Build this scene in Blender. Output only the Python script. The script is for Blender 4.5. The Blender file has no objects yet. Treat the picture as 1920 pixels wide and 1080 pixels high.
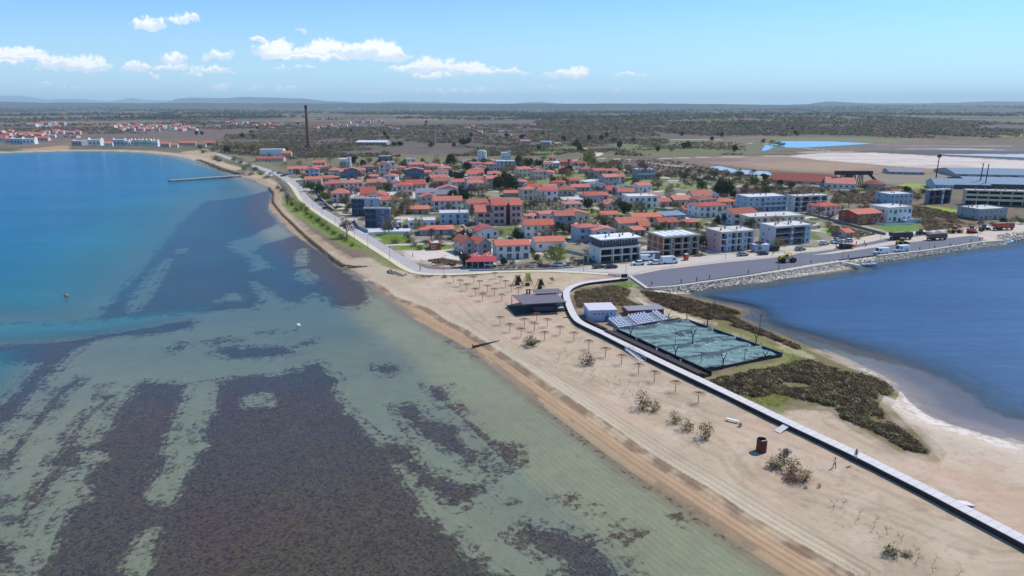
import bpy, math, random
import numpy as np
from mathutils import Vector, Matrix
R = math.radians
rng = np.random.default_rng(7)
random.seed(11)
S = bpy.context.scene
C = S.collection

# ------------------------------------------------------------------ camera
CAMH, FPX, HORIZ = 55.0, 1280.0, 197.0
PITCH = math.atan((540 - HORIZ) / FPX)
cam = bpy.data.objects.new('camera', bpy.data.cameras.new('camera')); C.objects.link(cam)
cam.location = (0, 0, CAMH)
cam.rotation_euler = (math.pi / 2 - PITCH, 0, 0)
cam.data.sensor_width = 36; cam.data.lens = 24.0
cam.data.clip_start = 0.5; cam.data.clip_end = 200000
S.camera = cam

# ------------------------------------------------------------------ sun, exposure
SUN_EL = R(52); SUN_AZ = math.atan2(0.86, 0.50)       # clockwise from +Y
sdir = Vector((math.sin(SUN_AZ) * math.cos(SUN_EL), math.cos(SUN_AZ) * math.cos(SUN_EL), math.sin(SUN_EL)))
sl = bpy.data.lights.new('sun', 'SUN'); sl.energy = 3.6; sl.angle = R(0.53); sl.color = (1.0, 0.955, 0.89)
so = bpy.data.objects.new('sun', sl); C.objects.link(so)
so.rotation_euler = sdir.to_track_quat('Z', 'Y').to_euler(); so.location = (0, 0, 300)
S.view_settings.view_transform = 'Standard'; S.view_settings.look = 'None'
S.view_settings.exposure = 0.15; S.view_settings.gamma = 1.0
S.render.engine = 'CYCLES'
S.cycles.max_bounces = 6; S.cycles.diffuse_bounces = 2; S.cycles.glossy_bounces = 2
S.cycles.transparent_max_bounces = 12; S.cycles.volume_bounces = 1; S.cycles.transmission_bounces = 2
S.cycles.use_denoising = True
S.cycles.use_adaptive_sampling = True

def lin(c):
    return tuple(((v / 255) / 12.92 if v / 255 <= 0.04045 else ((v / 255 + 0.055) / 1.055) ** 2.4) for v in c)

def ray(px, py):
    u = (px - 960) / FPX; v = (540 - py) / FPX
    return u, math.cos(PITCH) + v * math.sin(PITCH), -math.sin(PITCH) + v * math.cos(PITCH)
def P(px, py, z=1.0):
    dx, dy, dz = ray(px, py)
    t = (z - CAMH) / dz
    return (dx * t, dy * t)
def scale_at(px, py, z=1.0):
    dx, dy, dz = ray(px, py); t = (z - CAMH) / dz
    return FPX / t

# ------------------------------------------------------------------ node helpers
class NT:
    def __init__(s, tree): s.t = tree; s.n = tree.nodes; s.l = tree.links
    def node(s, typ, **kw):
        n = s.n.new(typ)
        for k, v in kw.items(): setattr(n, k, v)
        return n
    def put(s, sock, v):
        if isinstance(v, bpy.types.NodeSocket): s.l.new(v, sock)
        elif v is not None:
            if isinstance(v, tuple) and len(v) == 3 and sock.type == 'RGBA': v = v + (1,)
            sock.default_value = v
    def math(s, op, a, b=None, c=None, clamp=False):
        n = s.node('ShaderNodeMath', operation=op); n.use_clamp = clamp
        s.put(n.inputs[0], a)
        if b is not None: s.put(n.inputs[1], b)
        if c is not None: s.put(n.inputs[2], c)
        return n.outputs[0]
    def vmath(s, op, a, b=None):
        n = s.node('ShaderNodeVectorMath', operation=op); s.put(n.inputs[0], a)
        if b is not None: s.put(n.inputs[1], b)
        return n.outputs['Value'] if op in ('LENGTH', 'DOT_PRODUCT') else n.outputs[0]
    def mix(s, f, a, b, blend='MIX'):
        n = s.node('ShaderNodeMix', data_type='RGBA', blend_type=blend)
        s.put(n.inputs[0], f); s.put(n.inputs[6], a); s.put(n.inputs[7], b)
        return n.outputs[2]
    def noise(s, vec, scale, detail=3, rough=0.55, dim='3D'):
        n = s.node('ShaderNodeTexNoise', noise_dimensions=dim)
        if vec is not None: s.put(n.inputs['Vector'], vec)
        n.inputs['Scale'].default_value = scale; n.inputs['Detail'].default_value = detail
        n.inputs['Roughness'].default_value = rough
        return n.outputs['Fac']
    def ss(s, v, lo, hi, a=0.0, b=1.0):
        n = s.node('ShaderNodeMapRange', interpolation_type='SMOOTHSTEP')
        s.put(n.inputs[0], v); n.inputs[1].default_value = lo; n.inputs[2].default_value = hi
        n.inputs[3].default_value = a; n.inputs[4].default_value = b
        return n.outputs[0]
    def attr(s, name, out='Fac'):
        return s.node('ShaderNodeAttribute', attribute_name=name).outputs[out]
    def pos(s): return s.node('ShaderNodeNewGeometry').outputs['Position']
    def obj(s): return s.node('ShaderNodeTexCoord').outputs['Object']
    def mapv(s, vec, sc, rot=(0, 0, 0)):
        n = s.node('ShaderNodeMapping'); s.put(n.inputs['Vector'], vec)
        n.inputs['Scale'].default_value = sc; n.inputs['Rotation'].default_value = rot
        return n.outputs[0]
    def bump(s, h, strength, dist):
        n = s.node('ShaderNodeBump'); s.put(n.inputs['Height'], h)
        n.inputs['Strength'].default_value = strength; n.inputs['Distance'].default_value = dist
        return n.outputs[0]

# ------------------------------------------------------------------ sky
W = bpy.data.worlds.new('World'); S.world = W; W.use_nodes = True
nt = NT(W.node_tree); nt.n.clear()
sky = nt.node('ShaderNodeTexSky', sky_type='NISHITA')
sky.sun_disc = False; sky.sun_elevation = SUN_EL; sky.sun_rotation = SUN_AZ
sky.altitude = 60; sky.air_density = 1.0; sky.dust_density = 0.25; sky.ozone_density = 2.2
gen = nt.node('ShaderNodeTexCoord').outputs['Generated']
sep = nt.node('ShaderNodeSeparateXYZ'); nt.l.new(gen, sep.inputs[0])
yy = nt.math('MAXIMUM', sep.outputs[1], 0.02)
az = nt.math('DIVIDE', sep.outputs[0], yy); el = nt.math('DIVIDE', sep.outputs[2], yy)
comb = nt.node('ShaderNodeCombineXYZ'); nt.l.new(az, comb.inputs[0]); nt.l.new(el, comb.inputs[1])
ae = comb.outputs[0]
warp = nt.node('ShaderNodeTexNoise', noise_dimensions='2D'); nt.l.new(ae, warp.inputs['Vector'])
warp.inputs['Scale'].default_value = 42; warp.inputs['Detail'].default_value = 6; warp.inputs['Roughness'].default_value = 0.62
woff = nt.vmath('MULTIPLY', nt.vmath('SUBTRACT', warp.outputs['Color'], (0.5, 0.5, 0.5)), (0.030, 0.022, 0))
aew = nt.vmath('ADD', ae, woff)
# cumulus: centre x, base y, half width, height above base (photo pixels), strength
CL = [(42,108,52,24,1.1),(10,112,30,16,.9),(70,112,26,12,.8),(120,120,40,10,.8),(170,128,36,14,.9),(140,128,66,25,1),(25,120,30,8,.6),(280,52,32,20,.9),(342,39,30,14,.75),(258,131,28,16,.85),(320,131,40,12,.8),
      (330,115,26,15,.9),(395,132,44,11,.7),(410,108,28,16,.95),(360,140,22,6,.5),(484,76,14,9,.9),(566,59,18,5,.4),
      (520,104,40,30,1),(560,106,60,18,.9),(612,104,42,32,1),(660,106,60,22,1),(710,106,44,34,1),(738,110,28,18,1),(580,110,60,8,.6),
      (757,132,34,15,.75),(815,135,54,28,1),(870,136,60,20,1),(930,136,70,9,.75),(810,146,40,8,.6),
      (1060,143,38,15,.9),(1080,141,26,20,.95),(1175,140,18,8,.8),(1210,142,20,4,.45),(570,127,26,6,.35),(525,131,18,6,.4),
      (415,166,20,10,.45),(475,168,20,8,.35),(538,169,22,10,.5),(400,160,20,6,.25),(85,160,18,6,.4),(140,162,20,6,.3),(185,163,16,7,.35),(860,172,90,9,.35),(1000,170,60,7,.2),(1042,171,18,6,.35),(1160,170,18,6,.35),(700,178,40,8,.22),(288,142,12,5,.4)]
dens = None; shade = None
def tang(px, py):
    a, b, c = ray(px, py); return a / b, c / b
for cx, by, rw, hh, stg in CL:
    a0, e0 = tang(cx, by)
    ra = rw / 1280 * 1.22; re = hh / 1280 * 1.0
    v = nt.vmath('SUBTRACT', aew, (a0, e0, 0))
    sp = nt.node('ShaderNodeSeparateXYZ'); nt.l.new(v, sp.inputs[0])
    ex = nt.math('DIVIDE', sp.outputs[0], ra)
    up = nt.math('DIVIDE', nt.math('MAXIMUM', sp.outputs[1], 0.0), re)
    dn = nt.math('DIVIDE', nt.math('MINIMUM', sp.outputs[1], 0.0), re * 0.28)
    r2 = nt.math('MULTIPLY_ADD', ex, ex, nt.math('MULTIPLY_ADD', up, up, nt.math('MULTIPLY', dn, dn)))
    f = nt.math('MULTIPLY', nt.math('SUBTRACT', 1.0, r2), stg)
    hgt = nt.math('MULTIPLY', nt.ss(up, 0.0, 0.75), nt.ss(f, -0.2, 0.2))
    dens = f if dens is None else nt.math('MAXIMUM', dens, f)
    shade = hgt if shade is None else nt.math('MAXIMUM', shade, hgt)
fine = nt.noise(ae, 120, 5, 0.65, '2D')
dd = nt.math('ADD', dens, nt.math('MULTIPLY', nt.math('SUBTRACT', fine, 0.5), 1.5))
cm = nt.math('MULTIPLY', nt.ss(dd, 0.0, 0.6), 0.97)
cm = nt.math('MULTIPLY', cm, nt.ss(dens, -0.25, 0.35))
shp = nt.math('ADD', nt.math('MULTIPLY', shade, 0.7), nt.math('MULTIPLY', fine, 0.5))
ccol = nt.mix(nt.ss(shp, 0.2, 0.85), (6.6, 7.8, 9.2), (9.9, 9.95, 10.0))
skyc = nt.mix(1.0, sky.outputs[0], (0.60, 1.04, 1.46), 'MULTIPLY')
# paler air low down, as in the photograph
low = nt.ss(el, 0.0, 0.20, 1.0, 0.0)
skyc = nt.mix(nt.math('MULTIPLY', low, 0.6), skyc, (5.6, 7.6, 9.3))
skyf = nt.mix(cm, skyc, ccol)
bg = nt.node('ShaderNodeBackground'); nt.l.new(skyf, bg.inputs[0]); bg.inputs[1].default_value = 0.105
wo = nt.node('ShaderNodeOutputWorld'); nt.l.new(bg.outputs[0], wo.inputs[0])

# ------------------------------------------------------------------ materials
MATS = {}
def mat(name):
    m = bpy.data.materials.new(name); m.use_nodes = True
    t = NT(m.node_tree); t.n.clear()
    o = t.node('ShaderNodeOutputMaterial')
    return m, t, o
def principled(t, o, col, rough=0.8, spec=0.3, metal=0.0, normal=None):
    b = t.node('ShaderNodeBsdfPrincipled')
    t.put(b.inputs['Base Color'], col); t.put(b.inputs['Roughness'], rough)
    b.inputs['Specular IOR Level'].default_value = spec; b.inputs['Metallic'].default_value = metal
    if normal is not None: t.l.new(normal, b.inputs['Normal'])
    t.l.new(b.outputs[0], o.inputs[0]); return b
def solid(name, rgb, rough=0.7, spec=0.3, metal=0.0, var=0.12, sc=0.8):
    """rgb = sRGB of the paint; slight wear noise and per-object variation"""
    key = name
    if key in MATS: return MATS[key]
    m, t, o = mat(name)
    c = lin(rgb)
    n = t.noise(t.obj(), sc, 5, 0.65)
    inf = t.node('ShaderNodeObjectInfo').outputs['Random']
    k = t.math('ADD', t.math('MULTIPLY', t.math('SUBTRACT', n, 0.5), var * 2.2), t.math('MULTIPLY', t.math('SUBTRACT', inf, 0.5), var * 0.8))
    k = t.math('ADD', k, 1.0)
    cc = t.vmath('SCALE', (c[0], c[1], c[2])); 
    sc_n = cc.node; t.l.new(k, sc_n.inputs['Scale'])
    principled(t, o, cc, rough, spec, metal, t.bump(n, 0.15, 0.02))
    MATS[key] = m; return m
def roofmat(name, rgb):
    if name in MATS: return MATS[name]
    m, t, o = mat(name); c = lin(rgb)
    ob = t.obj()
    w = t.node('ShaderNodeTexWave', wave_type='BANDS', bands_direction='Z'); t.l.new(ob, w.inputs[0])
    w.inputs['Scale'].default_value = 1.3; w.inputs['Distortion'].default_value = 0.6; w.inputs['Detail'].default_value = 2
    w2 = t.node('ShaderNodeTexWave', wave_type='BANDS', bands_direction='X'); t.l.new(ob, w2.inputs[0])
    w2.inputs['Scale'].default_value = 1.7; w2.inputs['Distortion'].default_value = 0.4
    n = t.noise(ob, 0.45, 5, 0.7); n2 = t.noise(ob, 3.0, 3, 0.7)
    inf = t.node('ShaderNodeObjectInfo').outputs['Random']
    k = t.math('ADD', t.math('MULTIPLY', w.outputs['Fac'], 0.10), t.math('MULTIPLY', n, 0.75))
    k = t.math('ADD', k, t.math('MULTIPLY', n2, 0.35)); k = t.math('ADD', k, t.math('MULTIPLY', inf, 0.28))
    k = t.math('ADD', k, 0.26)
    cc = t.vmath('SCALE', (c[0], c[1], c[2])); t.l.new(k, cc.node.inputs['Scale'])
    inf2 = t.math('FRACT', t.math('MULTIPLY', inf, 7.31)); cc = t.mix(t.math('MULTIPLY', inf2, .65), cc, lin((190, 124, 108)))
    old = t.mix(t.ss(n, 0.48, 0.75, 0, 0.6), cc, lin((124, 98, 86)))
    h = t.math('ADD', w.outputs['Fac'], w2.outputs['Fac'])
    principled(t, o, old, 0.85, 0.2, 0, t.bump(h, 0.5, 0.05))
    MATS[name] = m; return m
def plank(name, rgb, rgb2, scale=(1, 1, 1), axis='X', freq=1.0):
    if name in MATS: return MATS[name]
    m, t, o = mat(name)
    w = t.node('ShaderNodeTexWave', wave_type='BANDS', bands_direction=axis, wave_profile='SAW')
    t.l.new(t.obj(), w.inputs[0]); w.inputs['Scale'].default_value = freq; w.inputs['Distortion'].default_value = 0.1
    g = t.ss(w.outputs['Fac'], 0.0, 0.12)
    n = t.noise(t.mapv(t.obj(), scale), 1.2, 5, 0.7)
    c = t.mix(n, lin(rgb), lin(rgb2))
    c = t.mix(t.math('SUBTRACT', 1.0, g), c, tuple(v * 0.35 for v in lin(rgb)))
    principled(t, o, c, 0.75, 0.25, 0, t.bump(g, 0.4, 0.03)); MATS[name] = m; return m
def glass(name='window_glass', rgb=(38, 48, 62)):
    if name in MATS: return MATS[name]
    m, t, o = mat(name)
    inf = t.node('ShaderNodeObjectInfo').outputs['Random']
    c = t.mix(inf, lin(rgb), lin((70, 80, 92)))
    principled(t, o, c, 0.08, 0.6); MATS[name] = m; return m
def foliage(name, rgb, rgb2, tr=0.25):
    if name in MATS: return MATS[name]
    m, t, o = mat(name)
    n = t.noise(t.obj(), 1.1, 3, 0.6); n2 = t.noise(t.obj(), 9.0, 2, 0.6)
    inf = t.node('ShaderNodeObjectInfo').outputs['Random']
    f = t.math('ADD', t.math('MULTIPLY', n, 0.7), t.math('MULTIPLY', n2, 0.5)); f = t.math('ADD', f, t.math('MULTIPLY', inf, 0.35)); f = t.math('SUBTRACT', f, 0.28, clamp=True)
    c = t.mix(f, lin(rgb), lin(rgb2))
    d = t.node('ShaderNodeBsdfDiffuse'); t.put(d.inputs[0], c)
    tl = t.node('ShaderNodeBsdfTranslucent'); t.put(tl.inputs[0], c)
    mx = t.node('ShaderNodeMixShader'); mx.inputs[0].default_value = tr
    t.l.new(d.outputs[0], mx.inputs[1]); t.l.new(tl.outputs[0], mx.inputs[2]); t.l.new(mx.outputs[0], o.inputs[0])
    MATS[name] = m; return m

# ------------------------------------------------------------------ mesh helpers
class MB:
    def __init__(s): s.v = []; s.f = []; s.m = []
    def add(s, vs, fs, mi=0):
        b = len(s.v); s.v += [tuple(v) for v in vs]
        for f in fs: s.f.append(tuple(i + b for i in f)); s.m.append(mi)
        return s
    def box(s, cx, cy, z0, sx, sy, h, yaw=0, mi=0, taper=1.0):
        c, n = math.cos(yaw), math.sin(yaw); vs = []
        for z, k in ((z0, 1), (z0 + h, taper)):
            for a, b in ((-1, -1), (1, -1), (1, 1), (-1, 1)):
                x, y = a * sx / 2 * k, b * sy / 2 * k
                vs.append((cx + x * c - y * n, cy + x * n + y * c, z))
        return s.add(vs, [(0, 3, 2, 1), (4, 5, 6, 7), (0, 1, 5, 4), (1, 2, 6, 5), (2, 3, 7, 6), (3, 0, 4, 7)], mi)
    def prism(s, pts, z0, z1, mi=0):
        n = len(pts)
        vs = [(x, y, z0) for x, y in pts] + [(x, y, z1) for x, y in pts]
        return s.add(vs, [tuple(range(n - 1, -1, -1)), tuple(range(n, 2 * n))] + [(i, (i + 1) % n, n + (i + 1) % n, n + i) for i in range(n)], mi)
    def side(s, prof, y0, y1, mi=0, axis='y'):
        """extrude an x-z profile along y (a side view given real width)"""
        n = len(prof)
        vs = [(x, y0, z) for x, z in prof] + [(x, y1, z) for x, z in prof]
        return s.add(vs, [tuple(range(n)), tuple(range(2 * n - 1, n - 1, -1))] + [(i, n + i, n + (i + 1) % n, (i + 1) % n) for i in range(n)], mi)
    def tube(s, a, b, r0, r1=None, n=6, mi=0):
        a = Vector(a); b = Vector(b); r1 = r0 if r1 is None else r1
        d = (b - a)
        if d.length < 1e-6: return s
        q = d.to_track_quat('Z', 'Y'); vs = []
        for p, r in ((a, r0), (b, r1)):
            for i in range(n):
                t = 2 * math.pi * i / n
                vs.append(p + q @ Vector((r * math.cos(t), r * math.sin(t), 0)))
        return s.add(vs, [(i, (i + 1) % n, n + (i + 1) % n, n + i) for i in range(n)] + [tuple(range(n - 1, -1, -1)), tuple(range(n, 2 * n))], mi)
    def wheel(s, x, y, z, r, w, mi=0, n=12):
        return s.tube((x, y - w / 2, z), (x, y + w / 2, z), r, r, n, mi)
    def mesh(s, name, mats):
        me = bpy.data.meshes.new(name); me.from_pydata(s.v, [], s.f)
        for m in (mats if isinstance(mats, (list, tuple)) else [mats]): me.materials.append(m)
        if any(s.m): me.polygons.foreach_set('material_index', s.m)
        me.update(); return me
    def build(s, name, mats, parent=None, loc=None, rz=None):
        return link(name, s.mesh(name, mats), parent, loc, rz)
def link(name, me, parent=None, loc=None, rz=None, label=None):
    o = bpy.data.objects.new(name, me); C.objects.link(o)
    if parent is not None: o.parent = parent
    if loc is not None: o.location = loc
    if rz is not None: o.rotation_euler = (0, 0, rz)
    if label: o['label'] = label
    return o
def npmesh(name, V, F, mats, mi=None, smooth=False):
    me = bpy.data.meshes.new(name); k = F.shape[1]
    me.vertices.add(len(V)); me.vertices.foreach_set('co', V.astype(np.float32).ravel())
    me.loops.add(F.size); me.loops.foreach_set('vertex_index', F.astype(np.int32).ravel())
    me.polygons.add(len(F)); me.polygons.foreach_set('loop_start', np.arange(0, F.size, k, dtype=np.int32))
    me.polygons.foreach_set('loop_total', np.full(len(F), k, dtype=np.int32))
    for m in (mats if isinstance(mats, (list, tuple)) else [mats]): me.materials.append(m)
    if mi is not None: me.polygons.foreach_set('material_index', mi.astype(np.int32))
    me.polygons.foreach_set('use_smooth', np.full(len(F), smooth))
    me.update(calc_edges=True); return me
def setcol(me, name, rgb):
    a = me.attributes.new(name, 'FLOAT_COLOR', 'POINT')
    d = np.ones((len(rgb), 4), np.float32); d[:, :3] = rgb; a.data.foreach_set('color', d.ravel())
def setf(me, name, v):
    a = me.attributes.new(name, 'FLOAT', 'POINT'); a.data.foreach_set('value', v.astype(np.float32))
def thing(name, label, cat, loc, rz=0, group=None):
    o = bpy.data.objects.new(name, None); C.objects.link(o); o.empty_display_size = 0.5
    o.location = loc; o.rotation_euler = (0, 0, rz); tag(o, label, cat, group); return o
def tag(o, label=None, cat=None, group=None, kind=None):
    if label: o['label'] = label
    if cat: o['category'] = cat
    if group: o['group'] = group
    if kind: o['kind'] = kind
    return o
def structure(o, label=None): return tag(o, label, kind='structure')

# ------------------------------------------------------------------ automatic, checkable labels: look + nearest landmark + order outwards
LM = []     # (name, x, y)
PEND = []   # (obj, look, x, y)
ORD = ['nearest', 'second', 'third', 'fourth', 'fifth', 'sixth', 'seventh', 'eighth', 'ninth', 'tenth', 'eleventh', 'twelfth',
       'thirteenth', 'fourteenth', 'fifteenth', 'sixteenth', 'seventeenth', 'eighteenth', 'nineteenth', 'twentieth'] + \
      ['twenty-' + w for w in ('first', 'second', 'third', 'fourth', 'fifth', 'sixth', 'seventh', 'eighth', 'ninth')] + ['thirtieth'] + \
      ['thirty-' + w for w in ('first', 'second', 'third', 'fourth', 'fifth', 'sixth', 'seventh', 'eighth', 'ninth')] + ['fortieth'] + \
      ['forty-' + w for w in ('first', 'second', 'third', 'fourth', 'fifth', 'sixth', 'seventh', 'eighth', 'ninth')]
def landmark(name, x, y): LM.append((name, x, y))
def later(o, look, x, y): PEND.append((o, look, x, y))
def resolve_labels():
    groups = {}
    for o, look, x, y in PEND:
        best = min((l for l in LM if abs(l[1] - x) + abs(l[2] - y) > 0.5), key=lambda l: math.hypot(l[1] - x, (l[2] - y)))
        dx, dy = x - best[1], y - best[2]
        rel = ('right of' if dx > 0 else 'left of') if abs(dx) > abs(dy) * 0.8 else ('behind' if dy > 0 else 'in front of')
        groups.setdefault((look, rel, best[0]), []).append((math.hypot(dx, dy), o))
    for (look, rel, lmn), it in groups.items():
        it.sort(key=lambda a: a[0])
        for i, (d, o) in enumerate(it):
            o['label'] = f'{look} {rel} the {lmn}' + ('' if len(it) == 1 else f', {ORD[min(i, 48)]}' if i == 0 else f', {ORD[min(i, 48)]} out')
# ------------------------------------------------------------------ fields (numpy)
def _h(i, j, s):
    n = (i * 374761393 + j * 668265263 + s * 1274126177) & 0x7fffffff
    n = ((n ^ (n >> 13)) * 1103515245 + 12345) & 0x7fffffff
    n = ((n ^ (n >> 15)) * 2246822519) & 0x7fffffff
    return (n & 0xffff) / 65535.0
def vn(x, y, s=0):
    i = np.floor(x).astype(np.int64); j = np.floor(y).astype(np.int64)
    u = x - i; v = y - j; u = u * u * (3 - 2 * u); v = v * v * (3 - 2 * v)
    return (_h(i, j, s) * (1 - u) + _h(i + 1, j, s) * u) * (1 - v) + (_h(i, j + 1, s) * (1 - u) + _h(i + 1, j + 1, s) * u) * v
def fbm(x, y, sc, o=4, s=0):
    t = 0; a = 0.5; n = 0
    for k in range(o):
        t = t + a * vn(x / sc * 2 ** k + 17.3 * k, y / sc * 2 ** k - 9.1 * k, s + k); n += a; a *= 0.55
    return t / n
def poly_sd(X, Y, poly, far=200.0):
    """signed distance, positive inside; computed only near the polygon"""
    poly = np.asarray(poly, float); out = np.full(X.shape, -far)
    m = (X > poly[:, 0].min() - far) & (X < poly[:, 0].max() + far) & (Y > poly[:, 1].min() - far) & (Y < poly[:, 1].max() + far)
    if not m.any(): return out
    x = X[m]; y = Y[m]; d = np.full(x.shape, 1e18); ins = np.zeros(x.shape, bool)
    n = len(poly)
    for i in range(n):
        ax, ay = poly[i]; bx, by = poly[(i + 1) % n]; ex, ey = bx - ax, by - ay
        L = ex * ex + ey * ey + 1e-12
        t = np.clip(((x - ax) * ex + (y - ay) * ey) / L, 0, 1)
        d = np.minimum(d, (x - ax - t * ex) ** 2 + (y - ay - t * ey) ** 2)
        c = (ay > y) != (by > y)
        with np.errstate(divide='ignore', invalid='ignore'):
            xi = ex * (y - ay) / (ey if abs(ey) > 1e-12 else 1e-12) + ax
        ins ^= c & (x < xi)
    out[m] = np.where(ins, 1, -1) * np.minimum(np.sqrt(d), far); return out
def line_d(X, Y, pts, far=60.0):
    out = np.full(X.shape, far); pts = np.asarray(pts, float)
    m = (X > pts[:, 0].min() - far) & (X < pts[:, 0].max() + far) & (Y > pts[:, 1].min() - far) & (Y < pts[:, 1].max() + far)
    x = X[m]; y = Y[m]; d = np.full(x.shape, 1e18)
    for (ax, ay), (bx, by) in zip(pts[:-1], pts[1:]):
        ex, ey = bx - ax, by - ay; t = np.clip(((x - ax) * ex + (y - ay) * ey) / (ex * ex + ey * ey + 1e-12), 0, 1)
        d = np.minimum(d, (x - ax - t * ex) ** 2 + (y - ay - t * ey) ** 2)
    out[m] = np.minimum(np.sqrt(d), far); return out
def PP(pts, z=1.0): return [P(a, b, z) for a, b in pts]
def Z1(pts): return PP([(a / 2.526, 280 + b / 2.526) for a, b in pts], 0)          # traced in enlarged views of the photograph
def Z2(pts): return PP([(a / 2.454, 640 + b / 2.454) for a, b in pts], 0)
def Z3(pts): return PP([(700 + a / 2.454, 640 + b / 2.454) for a, b in pts], 0)
def sst(v, a, b):
    t = np.clip((v - a) / (b - a), 0, 1); return t * t * (3 - 2 * t)

def smooth_pts(pts, k=5):
    p = [np.array(a, float) for a in pts]; p = [2 * p[0] - p[1]] + p + [2 * p[-1] - p[-2]]; out = []
    for i in range(1, len(p) - 2):
        for j in range(k):
            u = j / k; a, b, c, d = p[i - 1], p[i], p[i + 1], p[i + 2]; out.append(0.5 * (2 * b + (c - a) * u + (2 * a - 5 * b + 4 * c - d) * u * u + (3 * b - a - 3 * c + d) * u ** 3))
    return out + [p[-2]]
Q1P = PP([(1250,543),(1300,537),(1400,522),(1480,510),(1560,498),(1605,492)], .8); Q2P = PP([(1597,491),(1645,484),(1729,473),(1785,465),(1841,457),(1884,452)], .8)
SHORE = [(0,287),(60,285),(130,283),(200,283),(270,286),(320,291),(352,297),(385,308),(410,314),(430,320),(445,327),(456,333),(480,338),(493,346),(504,350),(512,357),(514,366),(508,380),(507,391),(519,406),(535,422),(552,436),(569,449),(604,473),(630,490),(644,499),(665,511),(683,521),(700,537),(722,556),(750,575),(782,597),(820,618),(863,640),(928,685),(1001,742),(1067,791),(1128,836),(1189,880),(1270,933),(1352,990),(1433,1043),(1500,1085),(1900,1340)]
SEA = PP([(-2500,284),(-800,288)] + SHORE + [(2000,1900),(-6000,1900),(-9000,500)], 0)
LAGS = [(1258,546),(1287,549),(1300,556),(1336,565),(1372,571),(1397,579),(1401,588),(1383,592),(1397,599),(1430,615),(1480,631),(1510,643),(1583,673),(1633,697),(1677,720),(1697,733),(1717,757),(1750,780),(1800,797),(1867,817),(1920,833),(2100,900),(2500,1080)]
LAGW = [(3600,560),(2600,430),(2000,433),(1920,445),(1888,450),(1880,458),(1841,462),(1785,470),(1729,479),(1672,486),(1635,492),(1612,493),(1607,496),(1614,500),(1597,505),(1560,511),(1500,520),(1400,533),(1320,542)]
LAG = PP(LAGS + LAGW, 0)
WRACK = [(690,522),(712,532),(735,552),(800,577),(833,600),(867,615),(903,638),(963,677),(1026,721),(1132,791),(1205,844),(1270,884),(1336,921),(1393,962),(1460,999),(1560,1057),(1620,1092),(1800,1200)]

WEED = [Z2(z) for z in (
    [(450,180),(530,185),(680,160),(880,180),(990,160),(1150,130),(1300,130),(1400,90),(1480,68),(1580,160),(1560,240),(1650,330),(1780,450),(1865,560),(1865+50,650),(2010,780),(2120,860),(2180,950),(2330,1060),(2500,1250),(2500,1500),(-200,1500),(-200,640),(0,500),(120,480),(260,300),(400,250)],
    [(370,150),(400,150),(310,230),(220,350),(100,500),(0,600),(-60,640),(-60,560),(0,500),(100,380),(180,280),(260,200),(330,150)],
    [(335,-20),(310,60),(230,160),(120,300),(0,410),(-100,480),(-100,330),(0,260),(60,190),(170,60),(200,-20)])] + \
  [Z1(z) for z in (
    [(960,235),(1050,228),(1150,215),(1290,190),(1280,290),(1330,350),(1180,400),(1080,430),(1100,460),(1190,500),(1200,560),(1270,545),(1230,500),(1180,470),(1230,440),(1330,420),(1420,400),(1500,460),(1620,560),(1720,620),(1770,700),(1700,745),(1560,730),(1530,690),(1480,670),(1430,710),(1340,710),(1250,640),(1190,610),(1250,690),(1220,740),(1100,745),(900,755),(700,775),(420,796),(500,710),(620,590),(750,440),(870,310)],
    [(-60,905),(330,880),(600,830),(900,785),(960,800),(850,850),(500,880),(390,920),(330,980),(300,1010),(240,1075),(150,1075),(180,1000),(-60,985)],
    [(800,920),(850,895),(900,910),(890,935),(830,950)],[(990,950),(1060,905),(1150,920),(1300,905),(1410,925),(1430,950),(1300,975),(1100,980)],
    [(960,890),(1100,870),(1150,890),(1000,915)],[(1400,910),(1500,870),(1500,895),(1430,915)],[(1220,850),(1300,838),(1360,850),(1280,862)],[(1330,735),(1390,730),(1390,748),(1340,750)],
    [(-30,803),(430,792),(960,742),(960,750),(430,801),(-30,812)])] + \
  [Z3(z) for z in (
    [(0,90),(130,80),(160,110),(60,150),(10,130)],[(230,180),(340,190),(400,290),(470,350),(560,420),(690,460),(690,540),(620,580),(540,500),(440,400),(330,300),(250,240)],
    [(80,280),(200,260),(270,330),(390,370),(450,440),(560,580),(540,620),(440,560),(300,470),(190,430),(110,340)],
    [(0,430),(150,440),(260,560),(380,600),(560,650),(650,720),(540,740),(500,700),(420,740),(380,760),(250,690),(0,500)],
    [(600,870),(700,800),(860,820),(1000,880),(1160,820),(1240,860),(1160,910),(1060,920),(1130,980),(1150,1030),(1240,1060),(1300,1180),(850,1180),(820,1000),(700,940)],
    [(820,700),(910,710),(870,740)],[(1010,750),(1050,755),(1040,780)],[(350,0),(400,18),(490,66),(480,80),(400,40)],
    [(1740,2100),(1800,2000),(1840,2100)])]
for bx, by, rr in [(800,310,14),(850,350,18),(880,375,14),(910,400,18),(950,435,16),(985,460,20),(1030,490,14),(1080,530,22),(1180,592,18),(1215,615,22),(1300,675,22),(1395,735,26),(1440,840,14),(1500,800,14),(1530,830,18),(1620,900,16),(1665,925,14),(1400,810,14),(940,760,22),(1190,995,14)]:
    WEED.append(Z3([(bx - rr * 1.3, by - rr * 0.4), (bx, by - rr * 0.5), (bx + rr * 1.3, by + rr * 0.5), (bx, by + rr * 0.4)]))
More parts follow.
